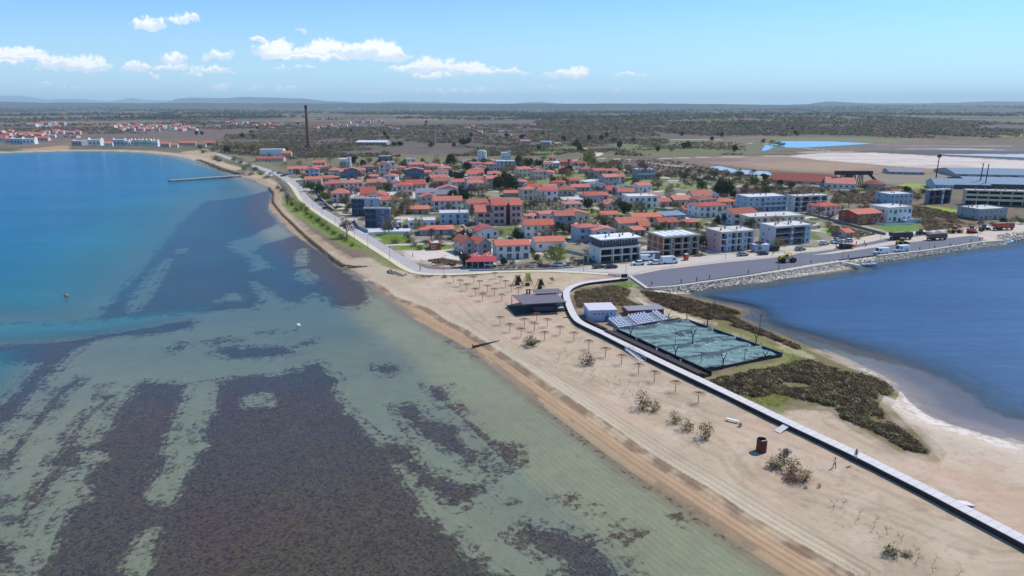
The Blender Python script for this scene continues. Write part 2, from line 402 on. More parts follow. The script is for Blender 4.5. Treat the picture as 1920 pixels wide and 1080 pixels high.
PALE = [Z2(z) for z in (
    [(400,165),(445,190),(445,260),(350,340),(230,500),(160,640),(80,720),(20,830),(-60,900),(-60,690),(0,650),(100,540),(230,350),(300,240)],
    [(380,680),(400,700),(300,740),(250,800),(200,900),(170,1000),(100,1080),(60,1150),(-60,1150),(20,1040),(100,900),(150,800),(240,680),(330,570),(370,560),(340,640)],
    [(890,175),(985,175),(960,300),(880,400),(910,470),(840,560),(760,710),(685,690),(780,570),(800,420),(850,270)],
    [(690,870),(670,940),(625,1060),(600,1060),(640,940)],[(1140,240),(1200,225),(1250,250),(1230,275),(1150,275)],
    [(380,430),(400,380),(470,300),(570,220),(560,250),(500,320),(470,390),(400,450)],[(400,500),(440,500),(430,520),(395,525)],
    [(450,200),(600,180),(560,215),(480,230)])] + [Z1([(800,505),(760,590),(690,690),(650,745),(600,750),(640,680),(740,540)]), Z1([(840,460),(880,455),(870,475),(845,480)]),
    Z1([(1410,560),(1450,560),(1500,610),(1460,620),(1410,590)]), Z1([(1420,470),(1440,470),(1440,540),(1410,540)]), Z1([(1080,670),(1110,665),(1130,700),(1040,700)])]

# ------------------------------------------------------------------ the ground sheet (finer near the viewpoint)
py = np.concatenate([np.array([HORIZ + .6, HORIZ + 1.2, HORIZ + 2, HORIZ + 3]), np.arange(HORIZ + 4, 330, 1.15), np.arange(330, 1085, 1.55)])
v = (540 - py) / FPX
rowY = CAMH * (math.cos(PITCH) + v * math.sin(PITCH)) / (math.sin(PITCH) - v * math.cos(PITCH))
rowY = np.concatenate([rowY, rowY[-1] - np.array([1.5, 5, 10, 18, 30, 50, 90, 260])])
tc = np.concatenate([-np.array([9, 5, 3, 2.2, 1.7, 1.4, 1.2, 1.05, .95, .88]), np.linspace(-0.82, 0.82, 900), np.array([.88, .95, 1.05, 1.2, 1.4, 1.7, 2.2, 3, 5, 9])])
GY = np.repeat(rowY[:, None], len(tc), 1); GX = tc[None, :] * np.maximum(GY, 60.0)
nr, nc = GX.shape; X = GX.ravel(); Y = GY.ravel()
sd_sea = poly_sd(X, Y, SEA, 400); sd_lag = poly_sd(X, Y, LAG, 200)
wob = (fbm(X, Y, 9, 3, 5) - 0.5) * 2.2
sea_w = sd_sea + wob * 0.5; lag_w = sd_lag + wob * 0.7
DEEP = PP([(-2600,285),(0,287),(130,284),(270,287),(352,299),(420,322),(445,335),(420,352),(380,368),(352,384),(310,440),(270,480),(230,520),(190,560),(160,592),(-100,600),(-2500,640)], 0)
sd_deep = poly_sd(X, Y, DEEP, 250)
DEEP2 = PP([(-800,606),(0,604),(170,600),(380,578),(250,612),(130,628),(0,640),(-800,660)], 0)
sd_deep2 = poly_sd(X, Y, DEEP2, 60)
depth = np.clip(sea_w * 0.045, 0, 0.75) + sst(sd_deep, -14, 60) * 2.1 + np.clip((sd_deep - 30) / 300, 0, 1) * 2.5 + sst(sd_deep2, -5, 8) * 0.9
depth += sst(poly_sd(X, Y, PP([(-800,640),(0,650),(75,645),(45,715),(0,745),(-800,760)], 0), 60), -4, 10) * 0.8
depth += sst(Y, 105, 230) * .5 * sst(sea_w, 2, 20)
depth += (fbm(X, Y, 25, 3, 2) - 0.5) * 0.25 * sst(sea_w, 5, 30)
ldepth = np.clip(lag_w * (0.055 + .12 * sst(Y, 140, 200)), 0, 1.6)
land = np.maximum(0, -np.maximum(sea_w, lag_w))
hump = sst(np.hypot(X, Y), 60, 400)
Zg = np.where(sea_w > 0, -np.maximum(depth, 0.01), np.where(lag_w > 0, -np.maximum(ldepth, .01), np.minimum(land * 0.12, 1.0)))
bsand = (Y < 210) & (land > 12) & (X < 45 + (200 - Y) * .9)
Zg += np.where(bsand, (fbm(X, Y, 7, 3, 8) - 0.5) * 0.22, 0)
# rising ground far off: woods on low swells, the plain edge
far = sst(Y, 1500, 6000)
Zg += far * (fbm(X, Y, 2600, 3, 3) - 0.42) * 34
rt = X / np.maximum(Y, 1)
swell = np.exp(-((rt - 0.36) / 0.20) ** 2) * np.exp(-((Y - 2700) / 620) ** 2) * 16
Zg += swell + np.exp(-((rt - 0.62) / 0.22) ** 2) * np.exp(-((Y - 8500) / 2500) ** 2) * 55
Zg += np.exp(-((rt + 0.62) / 0.25) ** 2) * np.exp(-((Y - 9500) / 2500) ** 2) * 40
GZ = Zg.reshape(nr, nc)
def ground_z(x, y):
    r = np.searchsorted(-rowY, -y); r = int(np.clip(r, 1, nr - 1)); f = (rowY[r - 1] - y) / (rowY[r - 1] - rowY[r])
    t = x / max(y, 60.0); c = int(np.clip(np.searchsorted(tc, t), 1, nc - 1)); g = (t - tc[c - 1]) / (tc[c] - tc[c - 1])
    return float((GZ[r - 1, c - 1] * (1 - f) + GZ[r, c - 1] * f) * (1 - g) + (GZ[r - 1, c] * (1 - f) + GZ[r, c] * f) * g)

# albedo by zone
col = np.zeros((len(X), 3)); col[:] = lin((122, 108, 86))
def blend(m, rgb):
    global col
    c = np.array(lin(rgb)); col = col * (1 - m[:, None]) + c * m[:, None]
fA = fbm(X, Y, 420, 5, 21); fB = fbm(X, Y, 130, 5, 33); fC = fbm(X, Y, 28, 4, 41); fD = fbm(X, Y, 900, 3, 55)
blend(sst(fA, 0.45, 0.62) * 0.6, (104, 102, 70)); blend(sst(fB, 0.50, 0.66) * 0.8, (132, 108, 96)); blend(sst(fC, 0.52, 0.7) * 0.6, (92, 82, 70))
blend(sst(fD, .52, .6) * sst(Y, 1500, 2500) * 0.35, (106, 106, 80)); blend(sst(1 - fB, .52, .64) * sst(Y, 900, 1600) * 0.6, (88, 76, 74))
zw = poly_sd(X, Y, PP([(480,230),(1000,226),(1500,216),(2300,230),(2300,262),(1650,259),(1420,255),(1260,268),(1180,284),(1010,291),(560,296),(400,285)]), 300)
blend(sst(zw, -40, 80) * .7, (100, 88, 80))
zl = poly_sd(X, Y, PP([(-900,206),(480,206),(480,262),(-900,262)]), 300); blend(sst(zl, -40, 80) * .6, (112, 92, 86))
# long field strips far away
st = fbm(X, Y * 3.2, 700, 3, 66)
blend(sst(st, .55, .6) * sst(Y, 1500, 2200) * 0.45, (136, 130, 92)); blend(sst(1 - st, .57, .62) * sst(Y, 1500, 2200) * 0.6, (72, 66, 66))
blend(sst(Y, 3500, 6500) * 0.7, (70, 72, 66))
def zone(pts, rgb, soft=1.5, namp=3, nsc=6, k=1.0, z=1.0, seed=0):
    sd = poly_sd(X, Y, PP(pts, z), 40) + (fbm(X, Y, nsc, 3, 70 + seed) - 0.5) * 2 * namp
    blend(sst(sd, -soft, soft) * k, rgb)
def ribbon(pts, wd, rgb, k=1.0, soft=0.6):
    blend(sst(wd / 2 - line_d(X, Y, PP(pts), 40) + (fbm(X, Y, 5, 2, 91) - .5) * wd * .4, -soft, soft) * k, rgb)
# town ground
TOWN = [(540,330),(700,300),(900,298),(1100,300),(1250,330),(1420,330),(1600,380),(1640,440),(1540,470),(1100,500),(880,500),(760,490),(640,410)]
zone(TOWN, (150, 140, 122), 8, 10, 30, 0.8)
tn = fbm(X, Y, 16, 4, 77); tm = sst(poly_sd(X, Y, PP(TOWN), 40), -5, 5)
blend(tm * sst(tn, .5, .58), (108, 114, 68)); blend(tm * sst(fbm(X, Y, 12, 3, 83), .56, .64), (196, 184, 168)); blend(tm * sst(fbm(X, Y, 10, 3, 87), .6, .68), (84, 76, 62))
for z_ in ([(860,345),(1000,322),(1100,318),(1200,322),(1250,335),(1180,350),(1100,338),(960,350),(900,360)], [(1200,342),(1300,346),(1310,356),(1200,352)], [(1360,338),(1420,335),(1460,345),(1380,350)], [(860,375),(960,368),(980,385),(900,400),(865,420)], [(1080,395),(1240,388),(1260,400),(1110,408)]):
    zone(z_, (124, 132, 74), 2, 5, 10, 0.85)
zone([(1370,350),(1450,350),(1450,362),(1380,366)], (104, 78, 66), 2, 3, 8)
zone([(1560,362),(1700,350),(1760,380),(1860,420),(1800,440),(1740,440),(1720,418),(1640,395),(1600,385)], (122, 104, 82), 3, 6, 10); zone([(1610,372),(1680,385),(1720,400),(1790,412),(1740,420),(1650,392)], (104, 82, 70), 3, 5, 8)
zone([(1740,386),(1805,394),(1790,399),(1755,395)], (140, 160, 58), 1, 1.5, 5); zone([(1680,345),(1735,342),(1740,352),(1700,356)], (140, 158, 70), 1, 3, 5)
zone([(1540,420),(1580,425),(1640,445),(1600,450),(1550,440)], (128, 118, 88), 2, 3, 6)
# fields and salt pans
zone([(1180,262),(1400,262),(1440,280),(1300,292),(1180,290)], (112, 114, 74), 6, 14, 40, .6); zone([(1150,270),(1250,266),(1260,278),(1180,282)], (112, 124, 76), 6, 10, 30, .7)
zone([(1240,296),(1480,292),(1560,300),(1720,314),(1820,321),(1700,327),(1560,324),(1440,319),(1330,306)], (150, 126, 108), 3, 5, 14)
zone([(1400,306),(1560,304),(1660,312),(1560,320),(1450,316)], (166, 140, 112), 3, 8, 20, .7); zone([(1250,297),(1400,297),(1380,303),(1290,304)], (124, 100, 92), 3, 8, 20, .7)
zone([(1560,324),(1700,328),(1820,322),(1920,330),(1920,345),(1700,345),(1560,340)], (140, 128, 108), 3, 6, 14); zone([(1560,290),(1620,282),(1920,284),(2300,290),(2300,300),(1920,300),(1740,291),(1638,286)], (96, 90, 84), 3, 10, 40)
zone([(1600,272),(1920,272),(2300,276),(2300,286),(1920,284),(1620,282)], (112, 106, 98), 3, 20, 60)
for z_, c_ in (([(1650,278),(1800,278),(1920,282),(1800,281)], (190, 182, 176)), ([(1760,289),(1920,289),(2100,293),(1920,295)], (208, 204, 204)), ([(1500,285),(1600,283),(1600,285),(1510,287)], (176, 168, 158)), ([(1640,272),(1900,273),(1900,275),(1700,274)], (150,140,130))):
    zone(z_, c_, 4, 6, 20, 0.8)
zone([(1475,293),(1500,290),(1560,286.5),(1638,286.5),(1740,291.5),(1920,301),(2200,318),(2200,345),(1920,325),(1827,319.5),(1715,314),(1560,302)], (206, 190, 176), 2, 2.5, 10)
blend(sst(poly_sd(X, Y, PP([(1475,293),(1560,286.5),(1740,291.5),(1920,301),(1920,325),(1715,314),(1560,302)]), 40), 0, 4) * sst(fbm(X * 0.6, Y * 2.2, 30, 3, 15), .54, .62) * .6, (176, 156, 142))
zone([(1440,259),(1560,257),(1720,262),(1700,268),(1560,263),(1450,264)], (116, 126, 80), 6, 8, 30, .8)
zone([(1420,262),(1440,268),(1480,264.5),(1560,265),(1640,269),(1560,277),(1470,279),(1420,287),(1400,280)], (112, 112, 80), 4, 8, 20)
zone([(1810,250),(1900,248),(1920,256),(1820,258)], (130,140,70), 6, 8, 30, .8)
zone([(1000,275),(1090,272),(1100,285),(980,290)], (112, 126, 72), 5, 10, 30, .8); zone([(560,290),(700,286),(880,296),(850,306),(600,312),(560,305)], (122, 112, 84), 6, 10, 30, .9)
for p_, w_, c_ in (([(1035,264),(1055,271),(1085,276),(1108,282),(1125,288),(1120,292)], 6, (206, 194, 172)), ([(1060,301),(1130,297),(1180,299)], 4, (196, 186, 170)), ([(1180,302),(1260,310),(1330,318),(1440,334),(1560,352),(1700,372)], 5, (170, 160, 142)), ([(1240,297),(1340,294),(1480,292)], 4, (196, 186, 168)), ([(1340,266),(1440,270),(1560,283)], 4, (178, 172, 150)), ([(1260,262),(1350,262)], 5, (176,170,150)), ([(1560,430),(1640,442),(1660,450)], 4, (188, 180, 160)), ([(1510,395),(1560,408),(1620,425),(1680,442)], 4, (176, 166, 142)), ([(500,330),(510,322),(480,312),(440,300),(400,288),(380,280)], 7, (196, 184, 168))):
    ribbon(p_, w_, c_)
# far shore of the bay
zone([(30,280),(70,277),(130,272),(130,282),(60,284)], (176, 138, 104), 2, 4, 12); zone([(340,285),(400,278),(420,300),(440,318),(400,306),(350,293)], (176, 152, 122), 2, 4, 10); zone([(395,285),(500,300),(530,320),(470,325),(430,305)], (128, 118, 88), 3, 5, 12, .9)
zone([(420,300),(470,308),(500,318),(470,322),(440,312)], (104,104,66), 2, 3, 8)
# beach
sand = (186, 165, 137); WA = [(452,327),(470,320),(500,330),(520,342),(528,356),(531,372),(545,398),(575,428),(620,462),(660,484),(705,484),(740,504),(790,516),(870,516),(1000,508),(1100,512),(1175,524),(1070,542),(1060,560),(1084,615),(1320,725),(1480,800),(1930,1024),(2600,1360),(1900,1500)]
SANDP = WA + SHORE[::-1][:36]
zone(SANDP, sand, 1.2, 1.0, 4)
zone([(1400,768),(1480,762),(1560,768),(1600,800),(1680,850),(1752,864),(1762,845),(1700,790),(1660,760),(1650,735),(1690,725),(1720,750),(1800,790),(1920,830),(2100,900),(2500,1080),(2700,1400),(1920,1015),(1480,800),(1380,750)], (190, 168, 140), 1.2, 1.4, 4)
zone([(1690,870),(1780,870),(1920,930),(2200,1060),(2200,1110),(1920,960),(1760,900)], (182, 152, 118), 1.2, 1.5, 5, .6)
blend(sst(14 - np.abs(sd_lag + 2), -3, 8) * (sd_lag < 3) * (sst(X, 50, 60)) * (Y < 150) * 0.6, (196, 178, 158))
cr = fbm(X, Y, .9, 4, 44) * .6 + fbm(X, Y, 6, 3, 45) * .4
blend(sst(sd_lag, -7 - 6 * (cr - .5), -3) * sst(sd_lag, 1.5, 0.2) * (Y < 138) * sst(cr, .46, .58) * .6, (226, 218, 210))
near = sst(6.5 - (-sd_sea), -1.2, 1.2)
wr = line_d(X, Y, PP(WRACK), 30)
sidew = poly_sd(X, Y, PP(WRACK + SHORE[::-1][:16]), 30)
blend(sst(sidew + wob * .5, -0.6, 0.8) * 1.0, (186, 154, 120)); blend(sst(-sd_sea + wob * .6, 3.2, -0.4) * (sd_sea > -12) * (Y < 260) * 0.4, (156, 122, 92))
blend(sst(0.15 + (fbm(X, Y, 3, 3, 61) - .5) * 1.6 - wr, -0.25, 0.3) * 0.75, (122, 96, 76)); blend(sst(2.6 + (fC - .5) * 6 - wr, -1.5, 1.5) * (sidew < 0) * 0.5, (206, 190, 160))
# narrow beaches by the road
blend(sst(2.5 - np.abs(sd_sea + 1.5), -1, 1) * (Y > 260) * (Y < 700) * (X > -240) * .8, (176, 142, 108))
blend(sst(8 - np.abs(sd_sea + 5), -3, 3) * (Y > 600) * (X < -150) * .9, (190, 170, 142))
# planted strip and verge
GREEN = [(531,366),(545,362),(560,374),(580,390),(640,432),(690,466),(735,490),(752,505),(725,500),(690,474),(650,462),(610,440),(570,414),(540,394),(530,380)]
zone(GREEN, (116, 132, 62), 1.2, 1.0, 4); zone([(690,476),(730,486),(755,502),(740,503),(710,492)], (132, 122, 84), 1, 2, 5, .7)
zone([(848,513),(905,512),(905,516),(850,519)], (110, 100, 62), .6, 1.2, 4, .8); zone([(930,506),(1060,503),(1130,508),(1060,510),(960,510)], (150, 152, 70), .5, .6, 4, .9); zone([(780,517),(820,516),(815,521),(785,521)], (96, 92, 60), .5, 1, 4)
zone([(1185,530),(1172,527),(1150,530),(1150,540),(1180,545),(1195,536)], (104, 140, 52), .6, .6, 4)
# scrub spit between boardwalk and lagoon
zone([(1070,545),(1150,532),(1190,540),(1180,560),(1200,580),(1170,590),(1100,575),(1078,575)], (112, 98, 66), 1, 1.5, 5)
zone([(1195,545),(1260,548),(1340,566),(1397,580),(1380,592),(1430,612),(1500,640),(1640,700),(1680,722),(1660,760),(1750,860),(1700,850),(1600,790),(1560,765),(1400,765),(1315,715),(1470,668),(1330,608),(1240,575)], (116, 106, 70), 1, 1.5, 5)
zone([(1300,600),(1340,606),(1480,655),(1520,668),(1500,690),(1440,690),(1400,690),(1475,668)], (128, 132, 74), 1, 1.5, 5, .8); zone([(1315,712),(1420,690),(1440,720),(1460,770),(1400,762),(1350,735)], (120, 120, 68), 1, 2.5, 5, .8); zone([(1440,630),(1500,655),(1520,670),(1460,650)], (176, 162, 128), .8, 1.5, 4, .8)
zone([(1160,600),(1100,606),(1120,622),(1150,625),(1175,612),(1240,595),(1230,588),(1180,590)], (152, 134, 110), .8, 1, 4)
zone([(1185,540),(1195,545),(1198,556),(1215,566),(1240,576),(1258,580),(1340,606),(1290,604),(1260,592),(1225,584),(1200,572),(1182,556)], (196, 178, 150), .5, .6, 3)
# gravel yards along the works road
zone([(1090,500),(1240,490),(1340,480),(1550,462),(1600,445),(1650,438),(1720,432),(1800,428),(1920,415),(2100,405),(2100,430),(1920,443),(1890,449),(1850,449),(1700,465),(1560,490),(1240,540),(1185,520)], (200, 182, 162), .8, 1, 4)
zone([(1235,492),(1330,482),(1362,484),(1300,492)], (212, 184, 146), 1, 1.5, 5); zone([(747,470),(853,467),(866,500),(808,498)], (206, 190, 174), .8, 1, 5); zone([(800,488),(828,484),(862,494),(850,500),(815,498)], (116, 96, 78), .6, 1.2, 4)
zone([(695,438),(755,437),(769,455),(724,458)], (106, 128, 50), .4, .4, 4); zone([(744,461),(853,457),(853,467),(747,469)], (112, 132, 50), .4, .6, 4); zone([(1635,420),(1723,419),(1720,434),(1665,435)], (110, 134, 62), .6, .8, 4); zone([(1543,422),(1600,430),(1590,440),(1545,440)], (124, 144, 58), .6, 1, 4); zone([(1490,476),(1515,470),(1520,476),(1495,480)], (100,140,60), .3, .5, 3); zone([(1437,479),(1512,470),(1500,465),(1440,474)], (150, 150, 90), .4, .8, 3, .5)
for i_, tr_ in enumerate(([(1960,1010),(1700,925),(1500,850),(1380,800),(1300,765),(1220,738),(1120,700),(1020,680)], [(1900,1060),(1720,985),(1560,925),(1420,880),(1330,838),(1200,770),(1080,715),(960,650),(880,600)], [(1640,1060),(1500,960),(1400,900),(1360,850),(1300,800),(1180,750),(1060,700)], [(1560,900),(1440,850),(1400,870),(1440,905),(1560,940),(1800,1020)], [(900,600),(860,560),(830,530)], [(1840,900),(1760,880),(1640,830),(1560,790)], [(1250,740),(1350,790),(1420,800),(1490,830),(1600,880),(1760,960)])):
    tp_ = smooth_pts(PP(tr_)); ld = line_d(X, Y, tp_, 6); wv_ = fbm(X, Y, 9, 2, 30 + i_)
    blend((sst(.38 - np.abs(ld - .9), -.1, .22) * .30 * sst(wv_, .3, .55)), (150, 124, 100)); blend(sst(.5 - np.abs(ld - 1.5), -.1, .3) * .18 * sst(wv_, .35, .6), (216, 196, 172))
mo = fbm(X, Y, 5, 4, 92); sm_ = (Y < 215) & (land > 9)
blend(sm_ * sst(mo, .55, .68) * .28, (160, 134, 112)); blend(sm_ * sst(1 - mo, .55, .7) * .3, (206, 186, 166)); blend(sm_ * sst(fbm(X, Y, .8, 3, 93), .6, .72) * .25, (136, 112, 94))
for q_ in (Q1P, Q2P): blend(sst(3.2 - line_d(X, Y, q_, 12), -.5, .6), (206, 194, 170))
# sea bed
wd = np.full(len(X), -14.0)
for p_ in WEED: wd = np.maximum(wd, poly_sd(X, Y, p_, 14))
for p_ in PALE: wd = np.minimum(wd, -poly_sd(X, Y, p_, 14))
wl = np.clip(lag_w - 3 - 9 * sst(Y, 150, 135), -14, 14); wd = np.where(lag_w > 0, wl, wd)
under = (sea_w > -0.3) | (lag_w > -0.3)
bed = sst(np.maximum(sea_w, lag_w), -0.4, 1.2)
blend(bed, (150, 154, 122)); blend(bed * sst(Y, 240, 150) * sst(fbm(X, Y, 14, 3, 9), .45, .6) * .4, (150, 150, 126)); blend(bed * sst(2.8 - sea_w, -1, 2.5) * (sea_w > -1) * .75, (140, 122, 96))
blend(sst(lag_w, -.3, 1) * sst(Y, 155, 135), (116, 112, 116)); blend(sst(lag_w, -.3, .6) * sst(lag_w, 7, 1) * sst(Y, 150, 130), (150, 138, 130)); blend(sst(lag_w, -.6, .4) * sst(Y, 140, 155) * .8, (70, 76, 80))
F = (np.arange(nr - 1)[:, None] * nc + np.arange(nc - 1)[None, :]).ravel()
F = np.stack([F + nc, F + nc + 1, F + 1, F], 1)

m, t, o = mat('ground')
base = t.attr('Col', 'Color'); pos = t.pos(); weed = t.attr('weed'); dst = t.attr('dist')
n1 = t.noise(pos, 0.35, 6, 0.62); n2 = t.noise(pos, 2.2, 5, 0.7); n3 = t.noise(pos, 0.05, 4, 0.6); n4 = t.noise(pos, 7.0, 4, 0.75)
k = t.math('ADD', t.math('MULTIPLY', n1, 0.34), t.math('MULTIPLY', n2, 0.34)); k = t.math('ADD', k, t.math('MULTIPLY', n3, 0.34)); k = t.math('ADD', k, 0.50)
k = t.math('ADD', k, t.math('MULTIPLY', t.math('SUBTRACT', n4, 0.5), 0.22))
landc = t.vmath('MULTIPLY', base, k); 
kk = t.node('ShaderNodeCombineXYZ'); [t.l.new(k, kk.inputs[i]) for i in range(3)]; t.l.new(kk.outputs[0], landc.node.inputs[1])
landc = t.mix(t.math('MULTIPLY', t.math('MULTIPLY', t.ss(n3, .48, .62), t.attr('sandy')), .35), landc, lin((196, 160, 138)))
tr = t.mix(n1, lin((98, 86, 54)), lin((140, 122, 80))); tr2 = t.mix(t.ss(n3, .4, .62), tr, lin((116, 104, 62)))
red = t.mix(t.ss(t.noise(pos, 0.03, 3, .5), .5, .68), tr2, lin((124, 98, 66)))
tuft = t.mix(t.ss(n2, 0.40, 0.66), red, tuple(v * 0.5 for v in lin((84, 68, 54))))
tuft = t.mix(t.ss(t.noise(pos, 4.2, 3, .7), 0.38, 0.6, .55, 0), tuft, lin((52, 44, 38)))
tuft = t.mix(t.ss(n4, 0.55, 0.75, 0, 0.5), tuft, lin((132, 112, 92)))
vo = t.node('ShaderNodeTexVoronoi', feature='F1'); t.l.new(t.mapv(pos, (1, 1, 1)), vo.inputs['Vector']); vo.inputs['Scale'].default_value = 0.9
ww = t.math('ADD', weed, t.math('MULTIPLY', t.math('SUBTRACT', t.noise(pos, 0.22, 7, 0.72), 0.5), 8.0))
ww = t.math('ADD', ww, t.math('MULTIPLY', t.math('SUBTRACT', 0.45, vo.outputs['Distance']), 1.6))
ww = t.math('ADD', ww, t.math('MULTIPLY', t.math('SUBTRACT', t.noise(pos, 1.3, 5, .75), 0.5), 7.0))
wf = t.ss(ww, -0.5, 1.1)
wf = t.math('MULTIPLY', wf, t.attr('wet'))
full = t.mix(wf, landc, tuft)
hb = t.math('ADD', t.math('MULTIPLY', n2, 0.5), t.math('MULTIPLY', n4, 0.25))
principled(t, o, full, 0.92, 0.12, 0, t.bump(hb, 0.35, 0.25))
M_GROUND = m
me = npmesh('ground', np.stack([X, Y, Zg], 1), F, m, smooth=True)
setcol(me, 'Col', np.clip(col, 0, 1)); setf(me, 'weed', np.clip(wd, -14, 14)); setf(me, 'wet', bed)
sandy = sst(poly_sd(X, Y, PP([(560,520),(740,540),(1100,520),(1060,560),(1320,730),(1480,790),(2600,1360),(1900,1500),(1500,1085),(1001,742),(700,537)]), 40), -2, 3) + sst(poly_sd(X, Y, PP([(1480,770),(1600,800),(1750,862),(1920,850),(2500,1100),(2600,1340),(1920,1015)]), 40), -2, 3)
setf(me, 'sandy', np.clip(sandy, 0, 1) * sst(-np.maximum(sea_w, lag_w), 4, 9)); setf(me, 'dist', Y)
structure(link('ground', me))

# ------------------------------------------------------------------ water
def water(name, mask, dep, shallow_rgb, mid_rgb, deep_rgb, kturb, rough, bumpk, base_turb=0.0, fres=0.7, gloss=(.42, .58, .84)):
    keep = mask.reshape(nr, nc); q = keep[:-1, :-1] | keep[1:, :-1] | keep[:-1, 1:] | keep[1:, 1:]
    Fq = F[q.ravel()]; used = np.unique(Fq); idx = np.full(len(X), -1); idx[used] = np.arange(len(used))
    m, t, o = mat(name)
    pos = t.pos(); tb = t.attr('turb')
    w1 = t.noise(t.mapv(pos, (1, 1.0, 1), (0, 0, R(20))), 0.5, 4, 0.6); w2 = t.noise(t.mapv(pos, (1, 2.2, 1), (0, 0, R(-15))), 1.6, 3, 0.6)
    w3 = t.noise(t.mapv(pos, (.35, 1, 1)), 0.02, 4, .6)
    h = t.math('ADD', w1, t.math('MULTIPLY', w2, 0.5)); nb = t.bump(h, 1.0, bumpk)
    w5 = t.noise(t.mapv(pos, (.12, 1, 1), (0, 0, R(-12))), .25, 4, .65); lift = t.math('ADD', t.math('MULTIPLY', t.math('SUBTRACT', w3, 0.5), 0.9), t.math('MULTIPLY', t.math('SUBTRACT', w5, 0.5), 0.55))
    f2 = t.math('ADD', tb, 0.0)
    c = t.mix(t.ss(f2, .0, .5), lin(shallow_rgb), lin(mid_rgb)); c = t.mix(t.ss(f2, .55, .9), c, lin(deep_rgb)); k = t.math('ADD', lift, 1.0)
    kk = t.node('ShaderNodeCombineXYZ'); [t.l.new(k, kk.inputs[i]) for i in range(3)]
    c = t.vmath('MULTIPLY', c, kk.outputs[0])
    dif = t.node('ShaderNodeBsdfDiffuse'); t.put(dif.inputs[0], c)
    tp = t.node('ShaderNodeBsdfTransparent'); t.put(tp.inputs[0], t.mix(t.attr('turb'), (0.96, 0.95, 0.93), (0.25, 0.62, 0.75)))
    mx = t.node('ShaderNodeMixShader'); t.l.new(t.attr('scat'), mx.inputs[0]); t.l.new(tp.outputs[0], mx.inputs[1]); t.l.new(dif.outputs[0], mx.inputs[2])
    gl = t.node('ShaderNodeBsdfGlossy'); t.put(gl.inputs[0], gloss); gl.inputs['Roughness'].default_value = rough; t.l.new(nb, gl.inputs['Normal'])  # blue of the higher sky is put into the reflection tint
    fr = t.node('ShaderNodeFresnel'); fr.inputs[0].default_value = 1.333; t.l.new(nb, fr.inputs['Normal'])
    ff = t.math('MULTIPLY', fr.outputs[0], fres)
    m2 = t.node('ShaderNodeMixShader'); t.l.new(ff, m2.inputs[0]); t.l.new(mx.outputs[0], m2.inputs[1]); t.l.new(gl.outputs[0], m2.inputs[2])
    t.l.new(m2.outputs[0], o.inputs[0])
    me = npmesh(name, np.stack([X[used], Y[used], np.zeros(len(used))], 1), idx[Fq], m, smooth=True)
    d = np.clip(dep[used], 0, None); tbv = 1 - np.exp(-np.maximum(d - .6, 0) * kturb)
    setf(me, 'turb', tbv); setf(me, 'scat', np.clip(base_turb * sst(d, 0.05, 0.6) + (1 - base_turb) * tbv, 0, 1))
    structure(link(name, me)); return me
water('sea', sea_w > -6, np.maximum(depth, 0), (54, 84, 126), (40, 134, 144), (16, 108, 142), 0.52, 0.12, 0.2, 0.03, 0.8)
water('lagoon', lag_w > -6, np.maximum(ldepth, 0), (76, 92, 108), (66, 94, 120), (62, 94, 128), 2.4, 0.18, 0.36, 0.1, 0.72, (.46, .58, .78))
def sheet(name, pts, z, material, label=None, zz=1.0):
    mb = MB(); pw = PP(pts, zz); mb.add([(x, y, z) for x, y in pw], [tuple(range(len(pw)))])
    import bmesh
    me = mb.mesh(name, material); bm = bmesh.new(); bm.from_mesh(me); bmesh.ops.triangulate(bm, faces=bm.faces[:])
    for f in bm.faces:
        if f.normal.z < 0: f.normal_flip()
    bm.to_mesh(me); bm.free(); me.update()
    return structure(link(name, me), label)
def strip_mesh(pts, wl, wr_, z0, h, mb=None):
    """ribbon along a world polyline, left/right offsets"""
    pts = [Vector((a, b)) for a, b in pts]; L = []; Rr = []
    for i, p in enumerate(pts):
        a = pts[max(0, i - 1)]; b = pts[min(len(pts) - 1, i + 1)]; d = (b - a).normalized(); n = Vector((-d.y, d.x))
        L.append(p + n * wl); Rr.append(p + n * wr_)
    mb = mb or MB(); n = len(pts)
    vs = [(p.x, p.y, z0 + h) for p in L] + [(p.x, p.y, z0 + h) for p in Rr] + [(p.x, p.y, z0) for p in L] + [(p.x, p.y, z0) for p in Rr]
    fs = []
    for i in range(n - 1):
        fs += [(n + i, n + i + 1, i + 1, i), (3 * n + i, 3 * n + i + 1, n + i + 1, n + i), (i, i + 1, 2 * n + i + 1, 2 * n + i)]
    fs += [(0, 2 * n, 3 * n, n), (n - 1, 2 * n - 1, 4 * n - 1, 3 * n - 1)]
    return mb.add(vs, fs)
def smooth_path(pts, k=6):
    out = []
    p = [Vector(a) for a in pts]; p = [p[0] * 2 - p[1]] + p + [p[-1] * 2 - p[-2]]
    for i in range(1, len(p) - 2):
        for j in range(k):
            u = j / k; a, b, c, d = p[i - 1], p[i], p[i + 1], p[i + 2]
            out.append(0.5 * ((2 * b) + (c - a) * u + (2 * a - 5 * b + 4 * c - d) * u * u + (3 * b - a - 3 * c + d) * u ** 3))
    out.append(p[-2]); return [(v.x, v.y) for v in out]
asph = solid('asphalt', (112, 112, 120), 0.9, 0.2, 0, 0.16, 0.25); conc = solid('concrete', (196, 186, 172), 0.9, 0.2, 0, 0.14, 0.4)
roadm = solid('road_surface', (180, 172, 168), 0.9, 0.2, 0, 0.12, 0.2); walk = solid('yellow_paving', (208, 196, 162), 0.9, 0.2, 0, 0.1, 0.3)
for a in (asph, roadm, walk, conc): pass
road = smooth_path(PP([(400,286),(440,300),(478,312),(500,319),(522,327),(540,337),(553,349),(569,371),(604,398),(649,424),(691,451),(736,480),(758,494),(785,506),(830,510),(880,507),(940,504),(1008,503),(1080,506),(1140,509),(1200,512)]))
